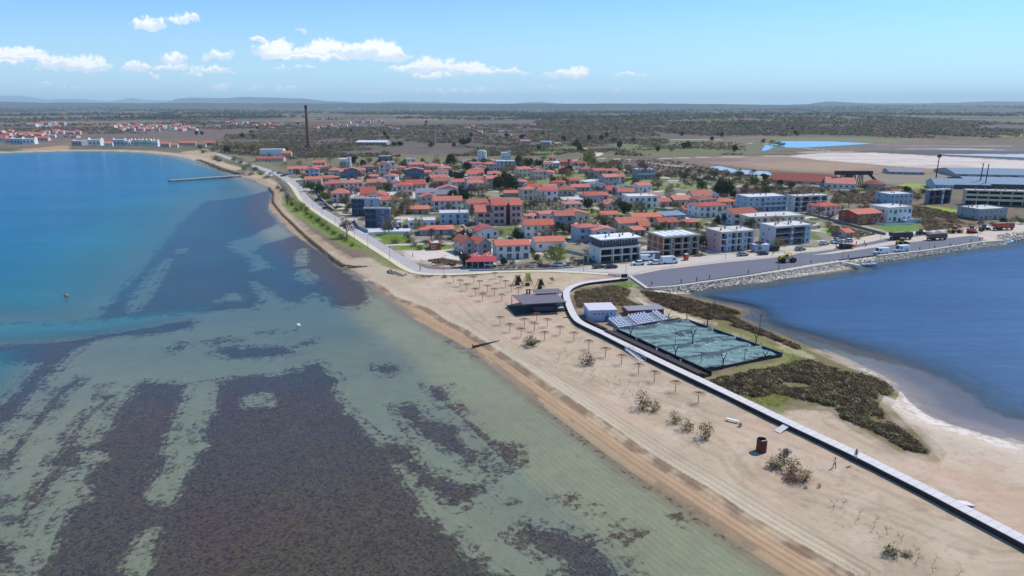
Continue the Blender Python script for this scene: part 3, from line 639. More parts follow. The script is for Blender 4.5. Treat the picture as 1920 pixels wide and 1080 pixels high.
strip_mesh(road, 3.4, -3.4, 0.9, 0.12).build('road', roadm).__setitem__('kind', 'structure')
wk = smooth_path(PP([(540,342),(553,356),(567,378),(604,405),(647,432),(689,459),(733,487),(756,502),(783,512.5),(830,515),(880,513.5),(940,510),(1008,508.5),(1080,511),(1140,515)]))
strip_mesh(wk, 1.2, -1.2, 0.9, 0.24).build('pavement', walk).__setitem__('kind', 'structure')
sheet('asphalt_yard', [(1181,518),(1240,506),(1360,492),(1480,481),(1560,476),(1635,465),(1710,454),(1822,442),(1845,446),(1841,452),(1729,469),(1644,478),(1560,489),(1480,502),(1400,515),(1262,534),(1213,541)], 1.06, asph)
sheet('asphalt_lane', [(1440,485),(1560,468),(1601,460),(1650,450),(1700,441),(1745,437),(1745,440),(1700,446),(1650,456),(1601,465),(1560,472),(1470,486)], 1.08, asph)
sheet('access_road', [(1655,443),(1722,434),(1800,429),(1880,421),(1920,417),(1920,419.5),(1800,432),(1722,438),(1655,448)], 1.10, solid('pale_road', (190, 184, 180)))
sheet('forecourt', [(1112,498),(1128,500),(1240,488),(1345,478),(1430,478),(1548,462),(1552,468),(1430,484),(1360,489),(1240,503),(1180,514),(1100,509)], 1.07, conc)
sheet('parking_yard', [(668,431),(690,428),(770,428),(768,434),(700,438),(690,440),(676,436)], 1.05, solid('white_concrete', (206, 204, 206)))
strip_mesh(PP([(724,460),(780,458),(855,457)]), 1.6, -1.6, 0.9, 0.17).build('lane', conc).__setitem__('kind', 'structure')
strip_mesh(smooth_path(PP([(1068,364),(1200,404),(1260,420)])), 1.5, -1.5, .9, .16).build('lane', conc).__setitem__('kind', 'structure')
# concrete edging of the works quay and of the asphalt
strip_mesh(PP([(1181,519),(1213,541.5),(1262,538),(1400,519),(1480,507),(1560,494),(1592,489)]), 0.6, -0.6, 0.6, 0.75).build('kerb', conc).__setitem__('kind', 'structure')
strip_mesh(PP([(1566,490),(1600,496),(1612,499)]), 0.7, -0.7, 0.5, 0.8).build('kerb', conc).__setitem__('kind', 'structure')
strip_mesh(PP([(1645,480),(1729,471.5),(1841,454.5),(1880,452)]), 0.6, -0.6, 0.6, 0.75).build('kerb', conc).__setitem__('kind', 'structure')
# ponds among the salt pans
pm, t, o = mat('pond_water'); principled(t, o, lin((86, 150, 205)), 0.2, 0.5)
pm2, t, o = mat('shallow_pan_water'); principled(t, o, lin((168, 176, 184)), 0.35, 0.4)
sheet('pond', [(1455,266),(1480,264.8),(1560,265.5),(1640,269.5),(1600,272),(1560,274.5),(1500,277.5),(1470,277),(1450,272)], 1.3, pm)
sheet('pond', [(1432,273),(1446,272),(1452,276),(1440,282),(1428,284)], 1.3, pm)
sheet('pond', [(1330,313),(1350,311.5),(1380,318),(1440,322),(1450,329),(1400,327),(1350,322)], 1.1, pm2)
sheet('pond', [(1760,290),(1860,289.5),(1960,293),(1920,296),(1860,294)], 1.3, pm2)
# ================================================================== BUILDINGS
WALLC = dict(W=('white', (226, 222, 216)), C=('cream', (220, 204, 176)), P=('pink', (216, 184, 176)), G=('grey', (168, 166, 166)), B=('bluish', (176, 188, 202)),
             S=('slate', (96, 108, 132)), T=('tan', (196, 172, 146)), K=('dark', (96, 84, 82)), R=('brick', (168, 84, 64)))
ROOFC = dict(O=('orange', (206, 114, 86)), R=('red', (186, 92, 78)), K=('pinkish', (206, 128, 116)), D=('maroon', (142, 62, 46)), G=('grey', (134, 132, 138)),
             N=('brown', (150, 100, 78)), W=('pale', (206, 202, 196)), B=('blue', (126, 146, 162)))
plinth = solid('plinth', (150, 144, 138))
def wallm(k): return solid('wall_' + WALLC[k][0].replace(' ', '_'), WALLC[k][1], 0.9, 0.15, 0, 0.10, 0.35)
def roofm(k): return (roofmat('tiles_' + ROOFC[k][0].replace(' ', '_'), ROOFC[k][1]) if k not in 'GWB' else solid('roofing_' + ROOFC[k][0], ROOFC[k][1], 0.85, 0.2, 0, 0.22, 0.3))
frame_m = solid('window_frame', (214, 212, 208), 0.6); glass_m = glass(); shutter = solid('shutter', (92, 80, 70)); dark_m = solid('dark_opening', (40, 38, 42), .9); rail_m = solid('railing', (206, 206, 210), .5)
_wm = {}
def window_mesh(w, h, fr=True):
    k = (round(w, 1), round(h, 1), fr)
    if k not in _wm:
        b = MB()
        if fr:
            for dx in (-1, 1): b.box(dx * (w / 2 + .05), 0, -h / 2 - .1, .1, .16, h + .2)
            b.box(0, 0, h / 2, w, .16, .1); b.box(0, -0.04, -h / 2 - .12, w, .26, .12); b.box(0, 0, -h / 2, .07, .12, h)
        b.box(0, 0.02, -h / 2, w, .09, h, mi=1)
        _wm[k] = b.mesh('window', [frame_m, glass_m])
    return _wm[k]
def add_win(parent, x, y, z, w, h, rz=0, name='window'):
    return link(name, window_mesh(w, h), parent, (x, y, z), rz)
def house(px, by, wpx, hpx, rpx, rt, wc, rc, yaw=12, dep=None, cat='house', name='house', look=None, lm=None, label=None, nowin=False, fl=None, axis='x', bal=False, chim=True):
    s = scale_at(px, by); yw = R(yaw); w = wpx / s * 1.02; hpx *= 1.15
    D = dep or min(max(6.5, .5 * w + 3.5), 12.5); H = max(2.3, hpx / s)
    rise = min(max(1.1, rpx / s - .1 * D), 3.4)
    x0, y0 = P(px, by); off = Vector((-math.sin(yw), math.cos(yw))) * (D / 2)
    x, y = x0 + off.x * .6, y0 + off.y
    gz = 1.0
    n = fl or max(1, round(H / 2.9))
    rn = {'g': f'{ROOFC[rc][0]} gable roof', 'f': f'{ROOFC[rc][0]} front-gabled roof', 'h': f'{ROOFC[rc][0]} hip roof', 'x': 'flat pale roof', 'm': f'{ROOFC[rc][0]} sloping roof'}[rt]
    st = {1: 'low', 2: 'mid', 3: 'tall'}.get(n, 'tall')
    lk = (look or f'{WALLC[wc][0]} {st} {cat}, {rn}').replace(' mid ', ' ')
    o = thing(name, label or lk, cat, (x, y, gz), yw, 'houses of the seaside settlement' if name == 'house' else None)
    if not label: later(o, lk, x, y)
    if lm: landmark(lm, x, y)
    wm = wallm(wc); rm = roofm(rc)
    b = MB(); b.box(0, 0, -.1, w, D, H + .1)
    ov = .45
    if rt == 'g': b.add([(-w/2, -D/2, H), (-w/2, D/2, H), (-w/2, 0, H + rise), (w/2, -D/2, H), (w/2, D/2, H), (w/2, 0, H + rise)], [(0, 2, 1), (3, 4, 5)])
    if rt == 'f': b.add([(-w/2, -D/2, H), (w/2, -D/2, H), (0, -D/2, H + rise), (-w/2, D/2, H), (w/2, D/2, H), (0, D/2, H + rise)], [(0, 1, 2), (3, 5, 4)])
    if rt == 'x':
        for sx, sy, lx, ly in ((0, -1, w, .25), (0, 1, w, .25), (-1, 0, .25, D - .5), (1, 0, .25, D - .5)):
            b.box(sx * (w / 2 - .125), sy * (D / 2 - .125), H, lx, ly, .45)
    b.build('wall', wm, o)
    r = MB(); th = .18
    def slab(quad):
        up = [(a, b_, c + th) for a, b_, c in quad]; m_ = len(quad)
        r.add(quad + up, [tuple(range(m_ - 1, -1, -1)), tuple(range(m_, 2 * m_))] + [(i, (i + 1) % m_, m_ + (i + 1) % m_, m_ + i) for i in range(m_)])
    if rt == 'g':
        dz = ov * rise / (D / 2)
        slab([(-w/2 - ov, -D/2 - ov, H - dz), (w/2 + ov, -D/2 - ov, H - dz), (w/2 + ov, 0, H + rise), (-w/2 - ov, 0, H + rise)])
        slab([(-w/2 - ov, 0, H + rise + .002), (w/2 + ov, 0, H + rise + .002), (w/2 + ov, D/2 + ov, H - dz), (-w/2 - ov, D/2 + ov, H - dz)])
    elif rt == 'f':
        dz = ov * rise / (w / 2)
        slab([(-w/2 - ov, -D/2 - ov, H - dz), (0, -D/2 - ov, H + rise), (0, D/2 + ov, H + rise), (-w/2 - ov, D/2 + ov, H - dz)])
        slab([(0, -D/2 - ov, H + rise + .002), (w/2 + ov, -D/2 - ov, H - dz), (w/2 + ov, D/2 + ov, H - dz), (0, D/2 + ov, H + rise + .002)])
    elif rt == 'h':
        e = ov; k = min(w, D) / 2 * .95; rx, ry = max(w / 2 - k, .01), max(D / 2 - k, .01)
        a = [(-w/2 - e, -D/2 - e, H), (w/2 + e, -D/2 - e, H), (w/2 + e, D/2 + e, H), (-w/2 - e, D/2 + e, H)]
        a2 = [(p[0], p[1], p[2] + .16) for p in a]; tt = [(-rx, -ry, H + rise), (rx, -ry, H + rise), (rx, ry, H + rise), (-rx, ry, H + rise)]
        r.add(a + a2 + tt, [(3, 2, 1, 0)] + [(i, (i + 1) % 4, 4 + (i + 1) % 4, 4 + i) for i in range(4)] + [(4 + i, 4 + (i + 1) % 4, 8 + (i + 1) % 4, 8 + i) for i in range(4)] + [(8, 9, 10, 11)])
    elif rt == 'x': r.box(0, 0, H, w - .5, D - .5, .2)
    elif rt == 'm':
        slab([(-w/2 - ov, -D/2 - ov, H + .05), (w/2 + ov, -D/2 - ov, H + .05), (w/2 + ov, D/2 + ov, H + rise * .6), (-w/2 - ov, D/2 + ov, H + rise * .6)])
        b2 = MB().add([(-w/2, D/2, H), (w/2, D/2, H), (w/2, D/2, H + rise * .55), (-w/2, D/2, H + rise * .55), (-w/2, -D/2, H), (w/2, -D/2, H)], [(0, 1, 2, 3), (0, 3, 4), (1, 5, 2)])
        b2.build('gable', wm, o)
    ro = r.build('roof', rm, o)
    if chim and rt in 'gfh' and w > 6 and s > 1.6:
        cx_ = random.uniform(-.3, .3) * w; MB().box(cx_, D * .12, H + rise * .3, .55, .55, rise * .7 + .9).box(cx_, D * .12, H + rise + .9, .75, .75, .12).build('chimney', wm, ro)
    if rt == 'x' and s > 2:
        for q in range(random.randint(2, 4)): MB().box(random.uniform(-.35, .35) * w, random.uniform(-.25, .3) * D, H + .2, .5, .5, .8).build('roof_vent', plinth, ro)
    if s < 1.7 or nowin: return o
    cols = max(2, int(w / 2.9)); fh = H / n
    for f in range(n):
        zc = f * fh + fh * .56
        for c in range(cols):
            cx_ = -w / 2 + (c + .5) * w / cols
            big = (random.random() < .3)
            if f == 0 and c == cols // 2:
                MB().box(0, 0, 0, 1.0, .12, 2.1).build('door', shutter, o, (cx_, -D / 2 - .02, 0.02)); continue
            ww_, hh_ = (1.6, min(2.05, fh * .72)) if big else (1.1, min(1.25, fh * .45))
            add_win(o, cx_, -D / 2 - .01, zc - (.25 if big else 0), ww_, hh_)
        sides = max(1, int(D / 4.2))
        for sd in ((-1, 1) if s > 3 else ((-1,) if px > 900 else (1,))):
            for c in range(sides):
                add_win(o, sd * (w / 2 + .01), -D / 2 + (c + .5) * D / sides, zc, .95, min(1.2, fh * .42), math.pi / 2)
    if (bal or random.random() < .45) and n > 1 and w > 7:
        bw = w * random.choice((.45, .6, .9)); bx = random.choice((-1, 0, 1)) * (w - bw) / 2 * .9
        for f in range(1, n):
            z_ = f * fh; m_ = MB().box(bx, -D / 2 - .65, z_ - .1, bw, 1.3, .16)
            bo = m_.build('balcony', wm, o)
            MB().box(bx, -D / 2 - 1.27, z_ + .06, bw, .08, .95).box(bx - bw / 2 + .04, -D / 2 - .65, z_ + .06, .08, 1.15, .95).box(bx + bw / 2 - .04, -D / 2 - .65, z_ + .06, .08, 1.15, .95).build('railing', rail_m if random.random() < .5 else wm, bo)
    return o

# --- rows: centre px, base px, width px, wall px, roof px, roof type, wall, roof, yaw
HS = [
(558,327,35,9,6,'g','W','O',14),(585,339,25,18,5,'f','B','O',14),(601,322,28,7,5,'g','P','O',14),(629,331,22,10,6,'h','P','K',14),(645,333,16,10,6,'g','G','K',14),
(659,334,22,14,5,'f','S','O',14),(677,331,15,10,5,'g','P','K',14),(575,331,20,5,4,'g','T','O',14),(617,343,30,8,7,'h','P','O',16),(626,355,36,9,9,'h','P','R',16),(662,358,33,13,8,'h','P','K',16),
(638,380,32,15,11,'h','P','O',16),(690,374,27,10,15,'g','P','R',16),(699,338,18,6,6,'h','P','K',14),(721,331,20,20,6,'f','P','K',14),(733,319,13,13,3,'x','W','W',14),
(722,304,24,9,2,'x','S','W',12),(706,356,34,12,8,'g','T','K',16),(735,359,18,7,4,'m','B','G',14),(745,352,22,7,6,'f','W','O',14),(727,377,24,9,7,'m','B','W',16),
(770,311,16,11,2,'x','W','W',10),(781,319,28,9,6,'g','P','K',12),(777,336,34,15,6,'f','S','K',12),(780,356,34,9,10,'g','P','R',14),(812,320,30,7,7,'h','P','K',10),
(827,331,26,8,6,'f','W','O',10),(822,341,32,6,8,'g','P','O',12),(831,350,36,9,8,'g','T','N',12),(841,370,34,14,8,'f','P','K',12),(797,377,32,14,9,'g','W','G',14),(829,376,42,10,10,'g','G','G',12),
(839,396,52,17,10,'g','W','O',8),(851,420,54,17,3,'x','B','W',6),(790,427,50,11,3,'x','W','W',6),(818,441,62,8,9,'h','G','O',8),(864,445,14,5,5,'h','P','K',10),(787,401,34,6,8,'m','T','O',6),
(509,291,42,9,4,'x','W','W',6),(537,294,16,6,5,'g','C','O',6),(505,303,50,5,5,'g','P','R',6),(598,312,22,6,5,'g','P','O',10),(740,330,14,8,3,'g','W','K',10),(690,322,18,8,4,'g','G','N',10),(752,321,16,6,4,'h','P','K',10),(800,331,16,7,4,'g','W','O',10),
(888,316,34,8,5,'h','W','R',8),(919,317,26,4,9,'h','T','N',8),(948,319,36,14,2,'x','B','W',6),(891,332,30,5,8,'g','W','O',6),(926,332,23,5,6,'g','C','O',6),(892,345,25,5,9,'g','P','K',6),(919,347,29,8,9,'h','P','R',8),
(1060,326,20,8,6,'f','R','R',8),(1035,315,26,8,4,'g','B','W',8),(1036,301,13,5,5,'h','C','O',6),(1062,309,24,5,5,'g','P','R',8),(1084,312,26,5,6,'g','P','D',8),(1005,330,18,11,2,'x','K','W',4),
(974,352,20,6,6,'h','P','O',8),(991,352,22,6,6,'g','T','O',8),(969,369,46,5,7,'g','G','O',6),(1067,348,38,8,7,'g','G','R',8),(1088,359,34,7,7,'g','G','O',10),(1110,349,30,7,6,'h','G','W',10),
(1031,370,26,13,11,'g','P','K',10),(1063,367,36,9,11,'h','G','N',10),(1075,382,38,6,5,'h','W','W',8),(1119,376,42,8,8,'g','P','R',8),(1120,356,32,8,6,'f','W','G',10),(1161,344,20,11,6,'g','W','O',10),
(1155,363,34,6,9,'g','P','R',12),(1172,365,28,11,7,'f','B','G',12),(1204,392,56,20,3,'x','W','W',8),(1222,376,24,6,8,'g','P','K',10),(1210,336,36,15,3,'x','G','W',8),
(1010,446,54,21,12,'g','W','O',8),(1030,471,54,16,10,'g','W','O',10),(961,486,62,23,10,'g','W','O',10),(913,447,40,13,11,'f','W','R',22),(1033,415,42,12,8,'h','W','K',10),(1081,416,46,12,10,'f','C','O',12),
(1099,452,38,22,8,'h','B','R',16),(1132,455,42,20,8,'f','W','K',16),(1186,434,58,14,12,'g','C','O',14),(1143,411,32,5,7,'g','C','O',10),(1213,416,54,6,8,'g','C','O',10),(1198,442,22,7,3,'m','T','O',12),(997,414,24,6,5,'h','C','K',10),
(1249,387,28,8,8,'g','P','R',14),(1279,386,36,10,9,'g','C','K',14),(1315,381,36,12,12,'g','C','O',14),(1340,375,16,9,5,'f','B','G',14),(1335,407,60,18,9,'h','W','R',16),(1394,420,56,17,12,'g','W','D',22),(1366,386,42,4,8,'h','C','O',14),
(1292,401,22,7,8,'g','P','R',14),(1264,413,42,5,4,'m','G','B',12),(1208,436,18,11,9,'g','C','O',12),(1253,426,36,7,9,'g','P','R',12),(1299,426,24,5,6,'h','T','O',12),(1454,426,112,17,3,'x','C','W',12),(1436,396,80,23,3,'x','B','W',14),
(1554,404,46,15,9,'h','P','R',18),(1687,383,50,16,3,'x','B','W',14),(1625,421,58,18,10,'g','R','O',20),(1682,417,58,24,2,'x','W','W',20),(1858,412,66,17,2,'x','G','W',16),(1591,446,16,7,4,'g','P','O',14),
(744,427,18,5,2,'x','W','W',10),(816,469,19,10,2,'x','R','W',14),(1099,487,1,1,1,'x','W','W',10)]
HS = HS[:-1]
LMN = {(851,420): 'pale blue terrace', (839,396): 'long ivied house', (585,339): 'blue gable house', (948,319): 'white tower annexe', (1204,392): 'white modern villa', (961,486): 'beach-road house',
       (1010,446): 'ivy-walled house', (1335,407): 'hip-roofed mansion', (1394,420): 'maroon-roofed house', (1454,426): 'long cream building', (1682,417): 'white cubic villa', (1554,404): 'small pink villa',
       (818,441): 'low grey bungalow', (1210,336): 'concrete house shell', (1060,326): 'brick-red barn', (509,291): 'northern white villa', (1081,416): 'cream gabled villa', (638,380): 'pink promenade house', (777,336): 'slate gable house', (1687,383): 'blue field block'}
for r in HS:
    house(*r, lm=LMN.get(r[:2]), name='house' if r[2] > 12 else 'hut')
FILL = []
_occ = [(o.location.x, o.location.y) for o in C.objects if o.parent is None and o.get('category')]
_big = [P(1150, 480), P(1270, 470), P(1380, 462), P(1500, 450), P(938, 415), P(900, 470), P(902, 495), P(710, 415), P(690, 400), P(961, 480), P(1525, 390), P(648, 315), P(904, 300), P(948, 303)]
_tw = np.array(PP([(560,332),(700,304),(960,303),(1150,318),(1240,345),(1330,372),(1360,400),(1330,440),(1200,446),(1100,470),(960,470),(900,440),(800,446),(700,400),(620,384)]))
_r = random.Random(21); _n = 0
while len(FILL) < 38 and _n < 9000:
    _n += 1; x = _r.uniform(-190, 150); y = 265 + 340 * _r.random()
    if poly_sd(np.array([x]), np.array([y]), _tw, 30)[0] < 3 or min(math.hypot(x - a, y - b) for a, b in _occ + FILL) < 12.5 or min(math.hypot(x - a, y - b) for a, b in _big) < 19: continue
    FILL.append((x, y)); dz_ = math.cos(PITCH) * y + math.sin(PITCH) * 54; px_ = 960 + FPX * x / dz_; py_ = 540 + FPX * (math.cos(PITCH) * 54 - math.sin(PITCH) * y) / dz_; s_ = scale_at(px_, py_)
    house(px_, py_, _r.uniform(8, 11.5) * s_, _r.uniform(3, 5.8) * s_, 2.4 * s_, _r.choice('gghhff'), _r.choice('WPPCGW'), _r.choice('RKKROKN'), _r.choice((10, 16, -8, 22)), name='house')
# ------------------------------------------------------------------ modern apartment blocks on the front
def apartment(px, by, fpx, spx, hpx, yaw, floors, label, lm, bays, wallk, sidek=None, topdark=False, roofrgb=(214, 210, 202), rail=None, units=4, extra=None, name='apartment_block', railc=None):
    """px,by: the near left bottom corner"""
    s = scale_at(px, by); yw = R(yaw); azm = math.atan((px - 960) / FPX)
    x0, y0 = P(px, by)
    fw = fpx / s / (math.cos(yw) + math.sin(yw) * math.tan(azm)) ; fw *= 1 + fw * math.sin(yw) / y0
    D = spx / s / max(.18, math.sin(yw) + math.cos(yw) * math.tan(azm)); H = hpx / s
    t = thing(name, label, 'apartment block', (x0, y0, 1.0), yw); landmark(lm, x0 + fw / 2, y0)
    wm = wallk if not isinstance(wallk, str) else wallm(wallk); sm = sidek or wm
    fh = (H - .5) / floors; rec = 1.7
    MB().box(fw / 2, D / 2 + rec / 2, -.1, fw, D - rec, H - .4).build('wall', sm, t)
    # side walls running forward to the facade line
    MB().box(.15, rec / 2, -.1, .3, rec, H - .4).build('side_wall', sm, t); MB().box(fw - .15, rec / 2, -.1, .3, rec, H - .4).build('side_wall', sm, t)
    ro = MB().box(fw / 2, D / 2 - .15, H - .5, fw + .5, D + .9, .5).build('roof', solid('flat_roof_%s' % lm.replace(' ', '_'), roofrgb, .9, .15, 0, .2, .2), t)
    MB().box(fw / 2, -.55, H, fw + .5, .18, .18).box(fw / 2, D + .25, H, fw + .5, .18, .18).box(-.2, D / 2 - .15, H, .12, D + .4, .16).box(fw + .2, D / 2 - .15, H, .12, D + .4, .16).box(fw * .5, D / 2, H, .15, D + .4, .12).build('parapet', conc, ro)
    for u in range(units):
        ux = fw * (.14 + .72 * u / max(1, units - 1)); MB().box(ux, D * (.35 + .25 * (u % 2)), H, .45, .45, 1.0).box(ux, D * (.35 + .25 * (u % 2)), H + 1.0, .6, .6, .1).build('roof_vent', plinth, ro)
    for f in range(1, floors):
        MB().box(fw / 2, rec / 2, f * fh - .15, fw - .61, rec - .02, .3).build('floor_slab', wm, t)
    tot = sum(b[0] for b in bays); xx = .3
    for i, (wt, kind, mk) in enumerate(bays):
        bw = (fw - .6) * wt / tot; cx = xx + bw / 2
        if kind == 'solid':
            MB().box(cx, rec / 2 - .02, 0, bw, rec + .04, H - .52).build('facade_panel', mk, t)
            for f in range(floors): add_win(t, cx, -.05, f * fh + fh * .55, .9, 1.1)
        else:
            MB().box(xx + bw - .1, rec / 2, 0, .2, rec - .06, H - .52).build('fin_wall', wm, t)
            for f in range(floors):
                mm = MB().box(cx - .1, rec - .04, f * fh + .17, bw - .5, .12, fh - .4)
                mm.build('glazing', glass_m if kind == 'glass' else dark_m, t)
                if mk is not None and f > 0:
                    MB().box(cx - .1, .06, f * fh + .16, bw - .25, .07, .95).build('railing', mk, t)
        xx += bw
    rows = max(1, int(D / 4.5))
    for f in range(floors):
        for c in range(rows):
            if random.random() < .75: add_win(t, -.01, rec + (c + .6) * (D - rec) / (rows + .4), f * fh + fh * .58, .7, .9, math.pi / 2)
    return t, fw, D, H
w_m = wallm('W'); dglass = solid('smoked_glass', (62, 70, 84), .15, .6, 0, .2, .4); bluep = solid('pale_blue_panel', (160, 186, 208)); brickm = None
m, tt_, o_ = mat('hollow_brick'); br = tt_.node('ShaderNodeTexBrick'); tt_.l.new(tt_.obj(), br.inputs['Vector'])
br.inputs['Color1'].default_value = lin((196, 92, 58)) + (1,); br.inputs['Color2'].default_value = lin((168, 78, 52)) + (1,); br.inputs['Mortar'].default_value = lin((170, 130, 110)) + (1,); br.inputs['Scale'].default_value = 2.2; br.inputs['Mortar Size'].default_value = .03
principled(tt_, o_, tt_.mix(tt_.noise(tt_.obj(), .6, 4, .7), br.outputs[0], lin((140, 66, 50))), .95, .1); brickm = m; MATS['hollow_brick'] = m
# white block with recessed dark top storey
t1, fw, D, H = apartment(1125, 494, 83, 22, 29, 20, 2, 'white apartment block with dark recessed penthouse under a white roof', 'white apartment block', [(2.6, 'dark', None), (1.8, 'dark', None), (1.9, 'dark', None), (1.6, 'dark', None)], w_m, units=0, roofrgb=(206, 204, 204))
ph = MB().box(fw / 2, D / 2 + .5, H, fw - 1.2, D - 1.6, 2.7).build('penthouse', solid('penthouse_grey', (74, 80, 94), .6), t1)
MB().box(fw * .28, -.35 + .9, H + .1, fw * .44, .06, 1.0).box(fw * .75, .5, H + .1, fw * .42, .06, 1.0).build('railing', dglass, t1)
pr = MB().box(fw / 2, D / 2 + .2, H + 2.7, fw + .2, D + .3, .35).box(fw * .28, D / 2, H + 3.05, fw * .5, .2, .15).build('penthouse_roof', solid('white_roof', (228, 226, 222), .8, .2, 0, .12, .3), t1)
for k in range(5): MB().box(fw * (.2 + .17 * k), D * (.3 + .3 * (k % 2)), H + 3.05, .45, .45, 1.1).build('roof_vent', plinth, pr)
for k in range(4): add_win(t1, fw * (.16 + .23 * k), .26 + .55, H + 1.35, 2.6, 1.9)
# brick shell
t2, fw, D, H = apartment(1243, 482, 78, 32, 38, 20, 3, 'unfinished three-storey apartment shell in bare orange hollow brick with concrete frame', 'brick apartment shell', [(1.7, 'dark', None), (.6, 'solid', brickm), (2.0, 'dark', None), (1.6, 'dark', None), (.4, 'solid', brickm), (1.5, 'dark', None)], conc, sidek=brickm, units=0, roofrgb=(168, 164, 160))
rr = [c for c in t2.children if c.name.startswith('roof')][0]
for k in range(5): MB().box(fw * (.13 + .185 * k), D * .5, H, fw * .14, D * .72, .1).build('skylight_panel', solid('white_sheet', (232, 234, 236), .6), rr)
for f in range(1, 3): MB().box(-.03, D / 2, f * (H - .5) / 3 - .15, .12, D, .3).build('ring_beam', conc, t2)
for k in range(4): MB().box(-.04, D * (k + .04) / 3.2, 0, .12, .35, H - .5).build('column', conc, t2)
# pale pink block
pinkm = solid('pale_pink_render', (212, 186, 184), .9, .15, 0, .1, .3)
t3, fw, D, H = apartment(1350, 473, 77, 30, 38, 20, 3, 'three-storey block with plain pale pink end wall and light blue strips between dark balconies', 'pink-ended block', [(1.1, 'glass', dglass), (.9, 'solid', bluep), (1.2, 'glass', None), (1.1, 'glass', None), (.9, 'solid', bluep), (1.2, 'glass', None)], w_m, sidek=pinkm, units=4, roofrgb=(206, 198, 186))
# faint round emblem and word block on the pink wall
em = MB()
for k in range(14):
    a, b = 2 * math.pi * k / 14, 2 * math.pi * (k + 1) / 14
    em.tube((-.03, D * .5 + .95 * math.cos(a), H * .5 + .95 * math.sin(a)), (-.03, D * .5 + .95 * math.cos(b), H * .5 + .95 * math.sin(b)), .06)
em.box(-.03, D * .5, H * .5 - .5, .06, .2, 1.0).box(-.03, D * .5, H * .25, .06, 2.0, .3)
em.build('emblem', solid('faded_print', (186, 156, 156)), t3)
# glass block
t4, fw, D, H = apartment(1451, 461, 88, 30, 36, 20, 3, 'pale grey three-storey block with a dark full-width glazed front and white end wall', 'dark-glazed block', [(2.6, 'glass', dglass), (.25, 'solid', w_m), (2.0, 'glass', dglass), (.8, 'solid', bluep)], solid('silver_trim', (150, 158, 172)), sidek=solid('pale_grey_render', (190, 198, 206), .9, .15, 0, .08, .3), units=5, roofrgb=(212, 208, 200))
# block with dark balconies behind
t5, fw, D, H = apartment(1488, 397, 78, 14, 29, 16, 3, 'white three-storey block with projecting dark balconies, behind the dark-glazed one', 'balcony block', [(1, 'glass', dglass), (.3, 'solid', w_m), (1.4, 'glass', dglass), (.3, 'solid', bluep), (1.4, 'glass', dglass), (.3, 'solid', w_m), (1, 'glass', dglass)], w_m, units=4)
# slate-blue block by the promenade and its white neighbour
slate = solid('slate_render', (88, 100, 128), .8, .2, 0, .08, .3)
t6, fw, D, H = apartment(685, 425, 49, 1, 36, -6, 3, 'slate-blue three-storey block with open dark balconies at its left, beside the promenade', 'slate-blue block', [(1.1, 'dark', dglass), (.9, 'dark', dglass), (2.4, 'solid', slate)], slate, units=3, roofrgb=(208, 204, 198))
t7, fw, D, H = apartment(660, 403, 54, 1, 32, -4, 3, 'white and blue-grey flat-roofed block just behind the slate-blue block', 'white-roofed block', [(1, 'dark', dglass), (1, 'dark', dglass), (2.2, 'solid', solid('pale_wall_blue', (170, 184, 206)))], solid('steel_blue', (98, 116, 142)), units=3, roofrgb=(224, 224, 222))
# stepped pink house: two tall towers with a stair slot and a low wing
tp = thing('apartment_house', 'pale pink stepped apartment house: two four-storey towers with red roofs, dark stair slot between', 'apartment house', (*P(938, 421), 1.0), R(6)); landmark('stepped pink house', *P(938, 421))
pk = wallm('P'); s_ = scale_at(938, 421)
for (cx_, w_, h_, yo) in ((-30, 32, 24, 0), (-2, 26, 36, 0), (30, 22, 36, 0)):
    cx_, w_, h_ = cx_ / s_, w_ / s_, h_ / s_
    MB().box(cx_, 5, -.1, w_, 10, h_).build('wall', pk, tp)
    MB().add([(cx_ - w_/2 - .3, -1.2, h_ - .1), (cx_ + w_/2 + .3, -1.2, h_ - .1), (cx_ + w_/2 + .3, 10.3, h_ + 1.8), (cx_ - w_/2 - .3, 10.3, h_ + 1.8), (cx_ - w_/2 - .3, -1.2, h_ + .15), (cx_ + w_/2 + .3, -1.2, h_ + .15), (cx_ + w_/2 + .3, 10.3, h_ + 2.05), (cx_ - w_/2 - .3, 10.3, h_ + 2.05)], [(3, 2, 1, 0), (4, 5, 6, 7), (0, 1, 5, 4), (1, 2, 6, 5), (2, 3, 7, 6), (3, 0, 4, 7)]).build('roof', roofm('R'), tp)
    MB().add([(cx_ - w_/2, 10, h_ - .2), (cx_ + w_/2, 10, h_ - .2), (cx_ + w_/2, 10, h_ + 1.7), (cx_ - w_/2, 10, h_ + 1.7), (cx_ - w_/2, 0, h_ - .2), (cx_ + w_/2, 0, h_ - .2)], [(0, 1, 2, 3), (0, 3, 4), (1, 5, 2)]).build('gable', pk, tp)
    nf = round(h_ / 2.8)
    for f in range(nf):
        z_ = f * h_ / nf; MB().box(cx_ - w_ * .2, -.05, z_ + .7, w_ * .26, .14, 1.6).build('glazing', glass_m, tp); MB().box(cx_ + w_ * .2, -.05, z_ + .7, w_ * .26, .14, 1.6).build('glazing', glass_m, tp)
        bo = MB().box(cx_, -.6, z_ - .05, w_ * .84, 1.1, .16).build('balcony', pk, tp); MB().box(cx_, -1.12, z_ + .11, w_ * .84, .07, .8).build('railing', solid('rose_rail', (196, 160, 158)), bo)
MB().box(15.2 / s_, 6, -.1, 8.4 / s_, 8, 34 / s_).build('stair_slot', solid('wine_stair', (110, 52, 50)), tp)
